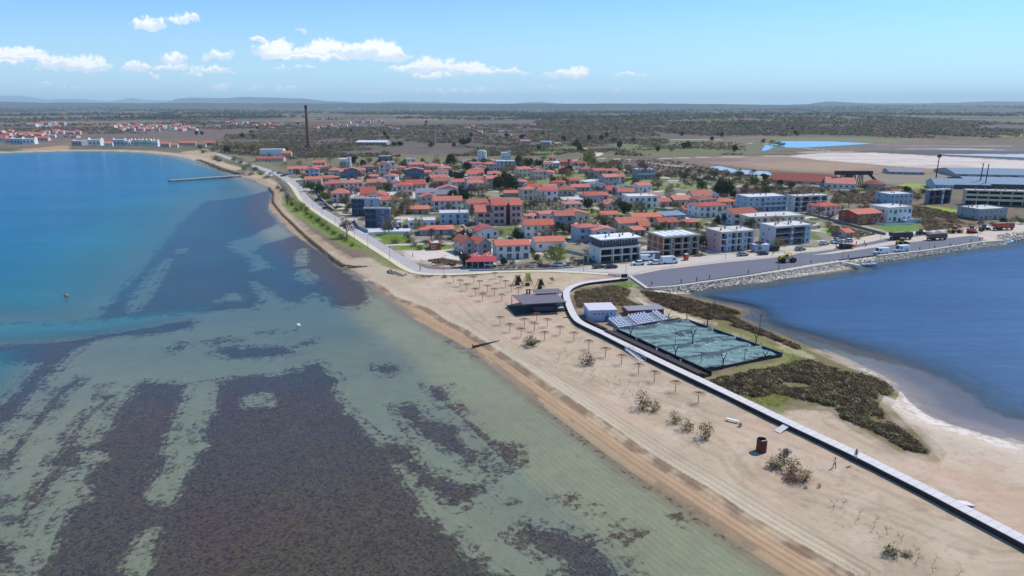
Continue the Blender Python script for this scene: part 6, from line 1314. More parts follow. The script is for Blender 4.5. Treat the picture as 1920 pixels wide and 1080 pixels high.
m_, tt, oo = mat('turquoise_net'); ps = tt.pos(); nn_ = tt.noise(ps, 1.1, 5, .7); ff_ = tt.attr('fold'); wv = tt.noise(tt.mapv(ps, (.25, 1.0, 1), (0, 0, R(-62))), .55, 5, .7)
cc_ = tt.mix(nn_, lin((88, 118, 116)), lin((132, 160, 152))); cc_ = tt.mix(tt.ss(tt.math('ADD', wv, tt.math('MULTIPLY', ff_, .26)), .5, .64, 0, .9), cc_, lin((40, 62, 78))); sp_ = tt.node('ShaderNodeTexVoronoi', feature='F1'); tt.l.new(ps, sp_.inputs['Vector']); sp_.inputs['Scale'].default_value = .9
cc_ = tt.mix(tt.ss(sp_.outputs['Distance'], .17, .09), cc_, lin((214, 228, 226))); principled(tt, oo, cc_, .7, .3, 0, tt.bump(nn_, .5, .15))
Vn = np.stack([PX[..., 0].ravel(), PX[..., 1].ravel(), zz.ravel()], 1); i_ = (np.arange(nv - 1)[:, None] * nu + np.arange(nu - 1)[None]).ravel(); Fn = np.stack([i_ + nu, i_ + nu + 1, i_ + 1, i_], 1)
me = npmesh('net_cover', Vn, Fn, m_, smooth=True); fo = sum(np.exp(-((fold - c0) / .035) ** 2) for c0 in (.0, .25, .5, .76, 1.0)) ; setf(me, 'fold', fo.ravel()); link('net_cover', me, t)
navy = solid('navy_mesh', (44, 62, 92), .8, .2, 0, .2, 1); fen = MB()
for k, (a, b) in enumerate(((A, B_), (B_, C_), (C_, D_), (D_, A))):
    L_ = np.hypot(*(b - a)); yw = math.atan2(*(b - a)[::-1]); c0 = (a + b) / 2
    MB().box(c0[0], c0[1], .0, L_, .1, (.7, .9, .7, .6)[k], yw).build('fence_panel', navy if k != 2 else darkw, t)
pm3 = MB().tube((0, 0, 0), (0, 0, 1.7), .05, .05, 6).mesh('fence_post', stl)
for a, b in ((A, B_), (B_, C_), (C_, D_)):
    n_ = int(np.hypot(*(b - a)) / 5)
    for k in range(n_ + 1): p = a + (b - a) * k / n_; link('fence_post', pm3, t, (p[0], p[1], 0))
# forked posts and lamps round the court
for i, (a, b_, h_, lb, kind) in enumerate(((1182,637,26,'dark forked net post at the left corner of the court','Y'),(1298,648,33,'tall dark forked net post in the far middle of the court','Y'),(1266,674,29,'dark forked net post left of the court centre','Y'),(1355,692,33,'dark forked net post near the front edge of the court','Y'),(1326,613,25,'dark forked post on the grass behind the court','Y'),(1417,646,24,'dark forked post on the grass, right of the court','Y'),(1434,675,18,'short forked post at the right corner of the court','Y'),(1253,603,23,'pale forked post at the end of the white terrace seating','W'),
      (1287,603,32,'thin grey lamp post at the top corner of the court','L'),(1424,618,33,'thin grey lamp post between the court and the lagoon','L'),(1266,650,28,'thin dark lamp post inside the court','L'),(1395,682,28,'thin dark post right of the court centre','L'),(1314,684,24,'slim dark post inside the front of the court','L'),(1337,590,26,'thin grey lamp post by the lagoon scrub','L'))):
    s_ = scale_at(a, b_); h = h_ / s_; t = thing('forked_post' if kind != 'L' else 'lamp_post', lb, 'post' if kind != 'L' else 'lamp post', at(a, b_), .4, 'posts round the court' if kind != 'L' else 'lamp posts round the court'); mm_ = solid('blackened_steel', (48, 50, 58), .6, .3, .3) if kind != 'W' else solid('pale_steel', (176, 170, 164))
    if kind != 'L':
        MB().tube((0, 0, -.2), (0, 0, h * .55), .14, .12, 7).build('post', mm_, t)
        for q in (-1, 1): MB().tube((0, 0, h * .5), (q * .8, 0, h), .11, .07, 6).build('arm', mm_, t)
    else: MB().tube((0, 0, -.2), (0, 0, h), .08, .05, 6).build('pole', mm_, t); MB().box(0, -.3, h - .06, .25, .9, .12).build('lamp_head', mm_, t)
# beach bits
t = thing('changing_cabin', 'dark red-brown round open-topped changing cabin standing alone on the sand', 'changing cabin', at(1427, 846), .4); landmark('round changing cabin', *P(1427, 846))
cab = solid('oxblood_boards', (92, 48, 44), .7, .3, 0, .2, 2); b = MB(); n = 22
for k in range(n - 3):
    a0, a1 = 2 * math.pi * k / n, 2 * math.pi * (k + 1) / n; v = [(math.cos(a0), math.sin(a0)), (math.cos(a1), math.sin(a1))]
    b.prism([(v[0][0] * .82, v[0][1] * .82), (v[1][0] * .82, v[1][1] * .82), (v[1][0] * .76, v[1][1] * .76), (v[0][0] * .76, v[0][1] * .76)], .0, 2.15)
b.build('wall', cab, t); MB().box(0, 0, 1.75, 1.5, .12, .08).build('hanger_bar', rail_m, t); MB().box(.35, -.2, .02, .5, .5, .45).build('bench', rail_m, t)
t = thing('bench', 'low white slab bench on the sand near the boardwalk', 'bench', at(1373, 791), R(-35)); MB().box(0, 0, .38, 2.2, .5, .1).build('seat', solid('white_plastic', (232, 234, 238), .4, .4, 0, .05), t)
for s in (-1, 1): MB().box(s * .8, 0, -.1, .12, .4, .48).build('leg', rail_m, t)
t = thing('driftwood_log', 'long dark beam lying across the beach down to the water', 'log', at(910, 641), 0); p0, p1 = P(886, 645.5), P(936, 637.5); c0 = P(910, 641); MB().tube((p0[0] - c0[0], p0[1] - c0[1], .0), (p1[0] - c0[0], p1[1] - c0[1], .35), .28, .22, 8).tube((p0[0] - c0[0], p0[1] - c0[1] + .3, -.2), (p0[0] - c0[0], p0[1] - c0[1] + .3, .5), .12, .1, 6).build('beam', darkw, t)
for lb, px_, py_, h_, w_, kd in (('dark twiggy bush on the sand beside the parasols, nearest the beach bar', 997, 648, 20, 34, 'darkbush'), ('red-brown bare bush under the first parasol of the boardwalk row', 1101, 684, 26, 28, 'redbush'), ('tall olive feathery bush, left of the three in the middle of the beach', 1206, 766, 38, 34, 'sandbush'), ('lower olive bush touching the tall feathery one', 1227, 771, 24, 26, 'sandbush'), ('olive feathery bush, left half of the middle clump', 1266, 792, 24, 26, 'sandbush'), ('olive feathery bush, right half of the middle clump', 1288, 806, 26, 28, 'sandbush'), ('rounded olive bush right of the middle clump', 1322, 823, 34, 34, 'sandbush'),
      ('small round dark bush at the end of the white bench', 1387, 800, 9, 9, 'darkbush'), ('dry bush at the left end of the big thicket by the round cabin', 1452, 876, 26, 36, 'tanbush'), ('olive crest of the big thicket by the round cabin', 1483, 886, 30, 40, 'sandbush'), ('dry right end of the big thicket by the round cabin', 1508, 900, 24, 34, 'tanbush'), ('pale twiggy lower part of the big thicket', 1488, 902, 18, 40, 'redbush'), ('dark twiggy bush low on the sand near the bottom right', 1671, 1042, 20, 32, 'darkbush'), ('small tan bush on the sand right of the dark twiggy one', 1700, 1042, 12, 24, 'redbush'), ('small tan weed clump on the beach below the big thicket', 1510, 915, 7, 8, 'tanbush'), ('small tan weed clump right of the big thicket', 1536, 914, 9, 8, 'tanbush'), ('dark low bush beside the beach road by the parasols', 834, 521, 7, 10, 'darkbush')):
    plant(kd, px_, py_, h_, w_, label=lb, group='bushes on the sand')
plant('bare', 1470, 872, 42, 42, label='pale bare sapling rising from the big thicket by the round cabin'); plant('bare', 1035, 530, 14, 14, label='small bare tree on the sand behind the beach bar')
# bare sapling stakes in the sand
def sap(seed):
    rg = random.Random(seed); b = MB(); limbs(b, Vector((0, 0, -.1)), Vector((rg.uniform(-.25, .25), rg.uniform(-.2, .2), 1)).normalized(), 1.0, .035, 2, rg, .012, 3); return b.mesh('sapling', solid('dark_bark', (62, 50, 46), .95, .1))
SM = [sap(k) for k in range(4)]
SL = [(1126,707),(1142,722),(1112,712),(1135,718),(1154,710),(1163,722),(1171,735),(1180,722),(1195,722),(1199,735),(1153,728),(1186,742),(1165,745),(1060,660),(1072,664),(1050,672),(1047,680),(1063,672),(1088,690),(1112,700),(1094,700),(1029,663),(1612,968),(1604,981),(1634,998),(1664,1003),(1648,1010),(1640,980),(1718,1035),(1717,1055),(1690,1018),(1752,1054),(1797,1078),(1750,1075),(1564,950),(1563,957),(1580,948)]
for i, (a, b_) in enumerate(sorted(SL)):
    grp = 'among the parasols' if a < 1300 else 'on the lower right beach'; k = sum(1 for q in SL if (q[0] < 1300) == (a < 1300) and q < (a, b_))
    x, y, z_ = at(a, b_); o = link('sapling', SM[i % 4], None, (x, y, z_), random.uniform(0, 6)); h = random.uniform(.45, .95); o.scale = (h, h, h); tag(o, f'thin bare sapling in the sand {grp}, {ORD[k] if k else "first"} from the left', 'sapling', 'saplings in the sand')
# ================================================================== VEHICLES, PEOPLE, SMALL THINGS
tyre = solid('tyre', (34, 34, 36), .9, .1); paintw = solid('white_paint', (226, 228, 230), .35, .5, 0, .04); chrome = solid('headlamp', (214, 214, 206), .3, .5)
def wheels(t, xs, y, r, w=.24):
    for x in xs:
        for s in (-1, 1): MB().wheel(x, s * y, r, r, w).build('wheel', tyre, t)
def place(name, label, cat, px, py_, yaw, group=None, z=None):
    x, y = P(px, py_); return thing(name, label, cat, (x, y, 1.08 if z is None else z), R(yaw), group)
def car(px, py_, yaw, rgb, label, k=1.0, group='parked cars'):
    t = place('car', label, 'car', px, py_, yaw, group); pm_ = solid('car_paint_%d_%d_%d' % rgb, rgb, .3, .5, 0, .04)
    MB().side([(-2.1, .3), (2.05, .3), (2.15, .6), (2.0, .82), (1.05, .95), (-1.9, .98), (-2.15, .85), (-2.15, .45)], -.85, .85).build('body', pm_, t)
    MB().side([(1.0, .95), (.35, 1.38), (-1.2, 1.4), (-1.85, .97)], -.74, .74).build('window', glass_m, t); MB().box(-.42, 0, 1.385, 1.5, 1.42, .06).build('roof', pm_, t)
    wheels(t, (-1.3, 1.35), .8, .32)
    for s in (-1, 1): MB().box(2.1, s * .6, .58, .08, .3, .16).build('headlight', chrome, t)
    t.scale = (k, k, k); return t
def van(px, py_, yaw, label, rgb=(226, 228, 230), L=5.4, H=2.3, group='white vans'):
    t = place('van', label, 'van', px, py_, yaw, group); pm_ = solid('van_paint_%d' % rgb[0], rgb, .35, .5, 0, .04)
    MB().side([(-L / 2, .35), (L / 2, .35), (L / 2 + .05, .9), (L / 2 - .6, 1.15), (L / 2 - 1.3, H - .1), (L / 2 - 1.6, H), (-L / 2, H)], -.95, .95).build('body', pm_, t)
    b = MB().add([(L / 2 - .56, -.8, 1.2), (L / 2 - .56, .8, 1.2), (L / 2 - 1.22, .8, H - .2), (L / 2 - 1.22, -.8, H - .2)], [(0, 1, 2, 3)]).build('windscreen', glass_m, t)
    for s in (-1, 1): MB().box(L / 2 - 1.75, s * .96, 1.3, .9, .04, .65).build('window', glass_m, t); MB().box(L / 2 - .02, s * .7, .7, .1, .3, .2).build('headlight', chrome, t)
    wheels(t, (-L / 2 + 1, L / 2 - 1), .88, .36); return t
def dump_truck(px, py_, yaw, rgb, cabrgb, label, k=1.0):
    t = place('dump_truck', label, 'truck', px, py_, yaw, 'construction trucks'); pm_ = solid('bed_%d_%d' % rgb[:2], rgb, .6, .3, 0, .15); cm_ = solid('cab_%d_%d' % cabrgb[:2], cabrgb, .5, .4)
    MB().box(0, 0, .7, 8.4, 1.0, .35).build('chassis', stl, t)
    MB().side([(-4.2, 1.3), (1.9, 1.1), (2.0, 2.7), (-4.5, 2.7)], -1.25, 1.25).build('bed', pm_, t); MB().box(-1.2, 0, 2.7, 5.6, 2.1, .16).build('load', solid('gravel_load', (132, 116, 98)), t)
    MB().side([(2.2, .7), (4.3, .7), (4.35, 1.7), (4.1, 2.75), (2.2, 2.8)], -1.2, 1.2).build('cab', cm_, t); MB().box(4.27, 0, 1.75, .12, 2.0, .8).build('windscreen', glass_m, t)
    wheels(t, (-3.2, -1.9, 3.2), 1.1, .5, .35); t.scale = (k,) * 3; return t
def roller(px, py_, yaw, rgb, label, k=1.0):
    t = place('road_roller', label, 'road roller', px, py_, yaw, 'road machines'); pm_ = solid('machine_%d_%d' % rgb[:2], rgb, .5, .4, 0, .12)
    MB().side([(-2.2, .9), (.6, .9), (.6, 1.7), (-2.0, 1.8)], -.8, .8).build('engine_cover', pm_, t); MB().box(1.8, 0, .9, .3, 1.9, .3).box(1.2, 0, 1.0, 1.4, .5, .35).build('yoke', pm_, t)
    MB().wheel(1.9, 0, .72, .72, 1.9, n=18).build('drum', stl, t); wheels(t, (-1.4,), .85, .7, .45)
    for x in (-.4, .9):
        for s in (-1, 1): MB().box(x, s * .65, 1.6, .08, .08, 1.1).build('canopy_post', stl, t)
    MB().box(.25, 0, 2.7, 1.8, 1.6, .1).build('canopy', pm_, t); MB().box(0, 0, 1.7, .6, .6, .5).build('seat', darkw, t); t.scale = (k,) * 3; return t
def excavator(px, py_, yaw, rgb, label, k=1.0):
    t = place('excavator', label, 'excavator', px, py_, yaw, 'road machines'); pm_ = solid('machine_%d_%d' % rgb[:2], rgb, .5, .4, 0, .12)
    for s in (-1, 1): MB().side([(-1.8, .2), (-1.4, 0), (1.4, 0), (1.8, .2), (1.8, .6), (1.4, .8), (-1.4, .8), (-1.8, .6)], s * .95 - .25, s * .95 + .25).build('track', tyre, t)
    MB().side([(-1.9, .95), (1.2, .95), (1.2, 1.5), (-.2, 1.9), (-1.9, 2.0)], -1.15, 1.15).build('body', pm_, t); MB().side([(-.3, 1.6), (1.1, 1.5), (1.1, 2.3), (.8, 2.9), (-.3, 2.9)], .2, 1.1).build('cab', glass_m, t)
    MB().tube((1.0, -.4, 1.5), (3.2, -.4, 3.6), .25, .2, 4).build('boom', pm_, t); a = MB().tube((3.2, -.4, 3.6), (4.6, -.4, 1.4), .2, .15, 4).build('arm', pm_, t); MB().side([(4.2, .4), (5.0, .4), (5.1, 1.3), (4.4, 1.4)], -.9, .1).build('bucket', stl, a); t.scale = (k,) * 3; return t
def loader(px, py_, yaw, rgb, label, k=1.0):
    t = place('wheel_loader', label, 'wheel loader', px, py_, yaw, 'road machines'); pm_ = solid('machine_%d_%d' % rgb[:2], rgb, .5, .4, 0, .12)
    MB().side([(-2.4, .8), (1.0, .8), (1.0, 1.4), (-.8, 1.9), (-2.4, 1.8)], -.8, .8).build('body', pm_, t); MB().side([(-.9, 1.5), (.6, 1.4), (.5, 2.9), (-.7, 2.9)], -.7, .7).build('cab', glass_m, t); MB().box(-.1, 0, 2.9, 1.4, 1.5, .1).build('cab_roof', pm_, t)
    for s in (-1, 1): MB().tube((.6, s * .6, 1.4), (2.8, s * .6, .6), .14, .12, 4).build('lift_arm', pm_, t)
    MB().side([(2.6, .15), (3.7, .15), (3.0, 1.1), (2.7, 1.2)], -1.25, 1.25).build('bucket', pm_, t); wheels(t, (-1.5, 1.2), .95, .75, .5); t.scale = (k,) * 3; return t
van(1255, 494, 12, 'long white panel van parked beside the brick apartment shell', L=6.2, H=2.6); car(1196, 497, 188, (222, 224, 228), 'white car at the foot of the white apartment block, left of a pair', 1.1); car(1227, 496, 190, (214, 216, 220), 'white car between the white apartment block and the long panel van', 1.1)
van(1212, 489, 10, 'white delivery van parked behind the two white cars', L=5.0, H=2.2); car(1122, 503, 20, (70, 84, 78), 'dark green car at the left corner of the white apartment block'); car(1146, 503, 15, (52, 56, 72), 'dark car in the shade of the white apartment block'); car(1050, 500, 5, (206, 210, 216), 'silver-white car under the big yellow-green tree', 1.1); car(920, 500, 5, (220, 220, 222), 'white car at the right end of the red awning')
car(1430, 478, 15, (64, 66, 72), 'dark car in front of the pink-ended apartment block'); car(1392, 480, 15, (150, 154, 160), 'grey car in front of the pink-ended apartment block'); car(1500, 470, 20, (120, 136, 160), 'blue-grey car before the dark-glazed apartment block'); car(1545, 459, 20, (196, 200, 206), 'silver car at the right end of the dark-glazed apartment block')
car(1567, 453, 190, (204, 206, 212), 'silver-white car in front of the roadside hut, upper left'); car(1570, 457, 190, (176, 180, 188), 'silver car in front of the roadside hut, nearest the paver'); car(1589, 454, 185, (216, 218, 222), 'white car right of the two silver ones by the roadside hut'); car(729, 431, 10, (40, 42, 52), 'black car beside the slate-blue apartment block')
van(1652, 476, 190, 'white flatbed van on the asphalt, left of two, cab facing left', L=5.6, H=2.3); van(1690, 472, 195, 'white box van on the asphalt, right of two, cab facing left', L=5.8, H=2.5)
for i, (a, b_, c_) in enumerate(((515,322,(210,212,216)),(524,326,(70,72,80)),(508,327,(170,172,178)),(531,331,(96,60,56)),(573,352,(50,52,60)),(583,362,(180,182,188)),(596,377,(52,54,62)),(604,384,(190,190,196)),(612,392,(66,70,82)))):
    car(a, b_, 35, c_, f'{["silver","dark","grey","maroon","black","light grey","black","white","dark blue"][i]} car parked by the promenade, {ORD[i] if i else "first"} from the far end', 1.0)
dump_truck(1688, 449, 12, (46, 48, 56), (52, 56, 70), 'black dump truck on the gravel behind the white vans', 1.1); dump_truck(1755, 450, 14, (112, 88, 76), (96, 84, 80), 'brown dump truck alone on the gravel, right of the black one'); dump_truck(1880, 431, 12, (168, 76, 54), (150, 70, 56), 'rust-red dump truck, rightmost vehicle on the quay road', 1.1)
roller(1474, 492, 8, (196, 158, 70), 'yellow road roller on the dark asphalt below the glazed block', 1.25); loader(1690, 459, 15, (184, 160, 62), 'yellow wheel loader in front of the black dump truck', .9); loader(1789, 437, 10, (196, 152, 56), 'yellow wheel loader left of the orange excavator'); excavator(1822, 437, 15, (194, 84, 50), 'orange-red excavator on the quay road'); loader(1844, 432, 20, (84, 92, 84), 'dark grey-green tractor loader between excavator and red truck', .9); loader(1726, 440, 15, (66, 60, 54), 'small dark loader between the two dump trucks', .8)
t = place('asphalt_paver', 'black and orange asphalt paver with a raised canopy at the edge of the asphalt', 'paver', 1585, 466, 12, 'road machines', 1.12); MB().box(0, 0, .5, 4.2, 2.4, 1.1).build('body', solid('paver_black', (48, 44, 44)), t); MB().side([(2.1, .6), (3.7, .9), (3.7, 1.5), (2.1, 1.3)], -1.3, 1.3).build('hopper', solid('paver_orange', (206, 92, 48)), t)
for s in (-1, 1): MB().side([(-1.8, .1), (1.8, .1), (1.8, .7), (-1.8, .7)], s * 1.0 - .2, s * 1.0 + .2).build('track', tyre, t); MB().box(.4, s * 1.0, 1.6, .1, .1, 1.3).build('canopy_post', stl, t)
MB().box(.2, 0, 2.9, 2.4, 2.2, .12).build('canopy', solid('paver_black', (48, 44, 44)), t); MB().box(-2.6, 0, .1, .8, 3.2, .5).build('screed', stl, t)
t = place('portable_toilet', 'red portable toilet cabin in front of the brick apartment shell', 'portable toilet', 1286, 488, 15); rm_ = solid('toilet_red', (196, 50, 50), .5, .4, 0, .05); MB().box(0, 0, 0, 1.3, 1.3, 2.2).build('cabin', rm_, t); MB().box(0, 0, 2.2, 1.4, 1.4, .2, taper=.8).build('roof', rail_m, t); MB().box(0, -.67, .2, .85, .06, 1.8).build('door', solid('toilet_door', (214, 84, 78), .5), t)
t = place('container_office', 'low grey site container with a pale roof behind the parked white cars', 'container', 1214, 486, 12); MB().box(0, 0, 0, 8.5, 2.6, 2.5).build('wall', solid('container_grey', (98, 108, 112)), t); MB().box(0, 0, 2.5, 8.8, 2.9, .15).build('roof', solid('container_roof', (160, 168, 172)), t); MB().box(-2, -1.33, .8, 1.4, .08, 1.0).build('window', glass_m, t); MB().box(1.8, -1.33, 0.05, .9, .08, 2.0).build('door', paintw, t)
t = place('container_office', 'pale blue-white container office right of the pink-ended apartment block', 'container', 1425, 471, 12); MB().box(0, 0, 0, 6.0, 2.6, 2.6).build('wall', solid('container_pale', (170, 182, 200)), t); MB().box(0, 0, 2.6, 6.2, 2.8, .12).build('roof', paintw, t); MB().box(-1, -1.33, .9, 1.3, .08, .9).build('window', glass_m, t)
t = place('skip', 'dark steel skip between the pink-ended and dark-glazed apartment blocks', 'skip', 1449, 470, 12); MB().side([(-1.6, 0), (1.6, 0), (2.0, 1.7), (-2.0, 1.7)], -1, 1).build('bin', solid('skip_dark', (46, 46, 54)), t); MB().box(0, -1.04, 1.5, 4.1, .1, .15).build('rim', stl, t)
t = thing('info_board', 'black information board on posts where the boardwalk meets the asphalt', 'board', at(1170, 527), R(6)); MB().box(0, 0, 1.1, 1.9, .12, 1.2).build('panel', solid('board_black', (38, 36, 40)), t)
for s in (-1, 1): MB().box(s * .8, .12, 0, .1, .1, 2.4).build('post', darkw, t)
# boats
def boat(px, py_, yaw, label, L, cabin, rgb):
    x, y = P(px, py_, 0); t = thing('boat', label, 'boat', (x, y, 0), R(yaw), 'boats at the quay'); hm = solid('hull_%d' % rgb[0], rgb, .4, .4, 0, .1)
    st_ = [(-.5, .32, .5), (-.2, .42, .5), (.15, .4, .55), (.38, .22, .65), (.5, .02, .75)]; V = []; F_ = []
    for u, hw, hh in st_: V += [(u * L, -hw * L * .4, hh), (u * L, -hw * L * .26, -.15), (u * L, hw * L * .26, -.15), (u * L, hw * L * .4, hh)]
    for k in range(4):
        for j in range(3): a = k * 4 + j; F_.append((a, a + 4, a + 5, a + 1))
        F_.append((k * 4 + 3, k * 4 + 7, k * 4 + 4, k * 4))
    F_ += [(0, 1, 2, 3)]
    MB().add(V, F_).build('hull', hm, t)
    for q in ((-.2,), (.1,)): MB().box(q[0] * L, 0, .52, .3, L * .26, .06).build('thwart', darkw, t)
    if cabin: MB().box(0, 0, .5, L * .3, L * .2, 1.1, taper=.85).build('cabin', paintw, t); MB().box(L * .13, 0, 1.0, .1, L * .17, .4).build('window', glass_m, t)
boat(1630, 497, 8, 'small low blue-white open boat moored at the end of the short quay', 6, False, (150, 170, 190)); boat(1889, 455, 20, 'white cabin boat with pale blue cabin moored at the right quay tip', 7, True, (176, 204, 220))
for i, (a, b_, c_, l_) in enumerate(((559, 611, (214, 214, 210), 'white mooring buoy floating off the beach in the shallows'), (124, 555, (176, 110, 90), 'small reddish buoy out on the turquoise water at the left'))):
    x, y = P(a, b_, 0); t = thing('buoy', l_, 'buoy', (x, y, 0)); b = MB(); n = 12
    pr = [(.02, -.3), (.4, -.25), (.62, .1), (.5, .45), (.2, .65), (.05, .85)]
    V = [(r_ * math.cos(6.2832 * k / n), r_ * math.sin(6.2832 * k / n), z_) for r_, z_ in pr for k in range(n)]; F_ = [(j * n + k, j * n + (k + 1) % n, (j + 1) * n + (k + 1) % n, (j + 1) * n + k) for j in range(5) for k in range(n)] + [tuple(range(5 * n, 6 * n))]
    b.add(V, F_).build('float', solid('buoy_%d' % c_[0], c_, .5), t); MB().tube((0, 0, .8), (0, 0, 1.1), .05, .05).build('ring', darkw, t)
# people
def person(px, py_, yaw, label, top, leg, hair, z=None, stride=.5, group=None, h=1.74):
    x, y = P(px, py_, z if z is not None else 1.0); zz_ = ground_z(x, y) if z is None else z
    t = thing('person', label, 'person', (x, y, zz_), R(yaw), group); k = h / 1.74; s = stride * .35
    J = dict(p=(0, 0, .95), c=(0, .02, 1.2), n=(0, 0, 1.45), h1=(0, -.02, 1.56), h2=(0, -.03, 1.68))
    for sd, q in (('l', 1), ('r', -1)):
        f = s * q; J.update({sd + 'hip': (q * .1, 0, .9), sd + 'kn': (q * .1, -f * .6 - .03, .5), sd + 'an': (q * .1, -f + .06, .08), sd + 'to': (q * .11, -f - .12, .04),
            sd + 'sh': (q * .19, 0, 1.42), sd + 'el': (q * .25, f * .4 + .03, 1.14), sd + 'wr': (q * .26, f * .7 - .06, .9), sd + 'pa': (q * .26, f * .75 - .09, .83)})
        for fi in range(4): J[f'{sd}f{fi}'] = (q * .255, f * .75 - .12 + fi * .02, .745 + abs(fi - 1.5) * .008)
        J[sd + 'th'] = (q * .225, f * .75 - .14, .80)
    rad = dict(p=.14, c=.13, n=.055, h1=.085, h2=.09); names = list(J); ix = {n_: i for i, n_ in enumerate(names)}; E = [('p', 'c'), ('c', 'n'), ('n', 'h1'), ('h1', 'h2')]
    for sd in 'lr': E += [('p', sd + 'hip'), (sd + 'hip', sd + 'kn'), (sd + 'kn', sd + 'an'), (sd + 'an', sd + 'to'), ('n', sd + 'sh'), (sd + 'sh', sd + 'el'), (sd + 'el', sd + 'wr'), (sd + 'wr', sd + 'pa'), (sd + 'pa', sd + 'th')] + [(sd + 'pa', f'{sd}f{i}') for i in range(4)]
    R_ = {'hip': .095, 'kn': .06, 'an': .042, 'to': .035, 'sh': .06, 'el': .042, 'wr': .03, 'pa': .032, 'th': .009}
    me = bpy.data.meshes.new('body'); me.from_pydata([tuple(c * k for c in J[n_]) for n_ in names], [(ix[a], ix[b]) for a, b in E], []); ob = link('body', me)
    sk = ob.modifiers.new('s', 'SKIN'); me.skin_vertices[0].data[0].use_root = True
    for n_ in names:
        r_ = rad.get(n_) or (R_.get(n_[1:]) if n_[1:] in R_ else .009); me.skin_vertices[0].data[ix[n_]].radius = (r_ * k, r_ * k)
    ob.modifiers.new('u', 'SUBSURF').levels = 1
    dg = bpy.context.evaluated_depsgraph_get(); nm = bpy.data.meshes.new_from_object(ob.evaluated_get(dg)); bpy.data.objects.remove(ob); nm.name = 'body'
    nm.materials.clear(); skin = solid('skin', (206, 158, 130), .6, .3, 0, .03); nm.materials.append(skin); nm.materials.append(solid('top_%d_%d' % top[:2], top, .9, .1, 0, .05)); nm.materials.append(solid('leg_%d_%d' % leg[:2], leg, .9, .1, 0, .05)); nm.materials.append(darkw)
    for p in nm.polygons:
        c = p.center; z_ = c.z / k; p.use_smooth = True
        p.material_index = 3 if z_ < .1 else (2 if z_ < .97 and abs(c.x) < .21 * k and not (abs(c.x) > .2 * k) else (1 if .9 < z_ < 1.47 else 0))
    link('body', nm, t)
    hb = MB(); n = 10; pr = [(.097, 1.60), (.108, 1.68), (.09, 1.76), (.04, 1.79)]
    hb.add([(r_ * k * math.cos(6.2832 * i / n), (-.015 + .2 * r_) * k + r_ * k * math.sin(6.2832 * i / n), z_ * k) for r_, z_ in pr for i in range(n)], [(j * n + i, j * n + (i + 1) % n, (j + 1) * n + (i + 1) % n, (j + 1) * n + i) for j in range(3) for i in range(n)] + [tuple(range(3 * n, 4 * n))]).build('hair', solid('hair_%d' % hair[0], hair, .8), t)
    MB().box(0, -.115 * k, 1.64 * k, .025 * k, .03 * k, .04 * k, taper=.6).build('nose', skin, t)
    return t
person(1564, 877, 30, 'person in a white top and dark trousers walking on the sand by the boardwalk', (222, 220, 218), (54, 50, 56), (60, 48, 40)); person(1604, 861, 160, 'person in a black top and light trousers standing on the boardwalk', (40, 40, 46), (164, 158, 154), (48, 40, 36), z=1.91)
person(788, 508, 120, 'person in dark green walking on the beach road near the bare gravel yard', (70, 92, 76), (60, 62, 66), (50, 42, 38), h=1.8)
person(1605, 460, 20, 'worker in dark clothes standing left on the asphalt lane', (50, 44, 50), (44, 44, 54), (40, 36, 34), group='road workers'); person(1620, 459, 200, 'worker in dark clothes, further of the two right of the paver', (66, 50, 46), (44, 44, 50), (40, 36, 34), group='road workers'); person(1623, 463, 90, 'worker in black, nearer of the two right of the paver', (40, 38, 44), (40, 40, 48), (40, 36, 34), group='road workers'); person(1567, 466, 90, 'worker in dark clothes left of the black and orange paver', (60, 54, 60), (40, 40, 48), (40, 36, 34), group='road workers')
person(1793, 461, 10, 'person in black at the quay edge, left of a pair', (38, 38, 44), (40, 40, 48), (40, 36, 34), group='people on the quay'); person(1799, 460, 40, 'person in maroon at the quay edge, right of a pair', (90, 44, 44), (40, 40, 48), (40, 36, 34), group='people on the quay'); person(1782, 461, 300, 'person in grey standing alone left of the pair on the quay', (70, 72, 80), (40, 40, 48), (40, 36, 34), group='people on the quay')
person(1449, 479, 100, 'person in dark jacket on the verge above the yellow road roller', (56, 60, 58), (44, 44, 50), (40, 36, 34)); person(774, 482, 80, 'person in black standing on the bare gravel yard', (38, 38, 44), (40, 40, 48), (40, 36, 34), h=1.7)
# bollards and lamp posts
bm_ = MB().tube((0, 0, 0), (0, 0, .95), .16, .13, 8).mesh('post', darkw); bc_ = MB().tube((0, 0, .95), (0, 0, 1.12), .2, .12, 8).mesh('cap', darkw)
BL = [(1222,536),(1277,532),(1306,528.5),(1330,524),(1403,514),(1460,505),(1520,495.5),(1590,484.5),(1700,473),(1724,470),(1752,467),(1820,455),(1836,452.5)]
for i, (a, b_) in enumerate(BL):
    x, y = P(a, b_); t = thing('bollard', f'short dark bollard along the quay edge, {ORD[i] if i else "first"} from the left', 'bollard', (x, y, 1.35), group='bollards along the quay'); link('post', bm_, t); link('cap', bc_, t)
lp_ = MB().tube((0, 0, -.1), (0, 0, 6), .08, .05, 6).mesh('pole', solid('galvanised', (150, 150, 152), .5, .4, .3)); lh_ = MB().box(.5, 0, 5.95, 1.2, .22, .1).mesh('lamp_head', solid('galvanised', (150, 150, 152), .5, .4, .3))
LPS = [(563,368),(586,388),(604,404),(629,420),(647,436),(665,447),(690,466),(731,486),(832,513),(964,508),(1094,510),(1173,520),(1260,500),(1360,486),(1580,487),(1742,468),(1886,444),(1832,446),(1500,478),(1650,452)]
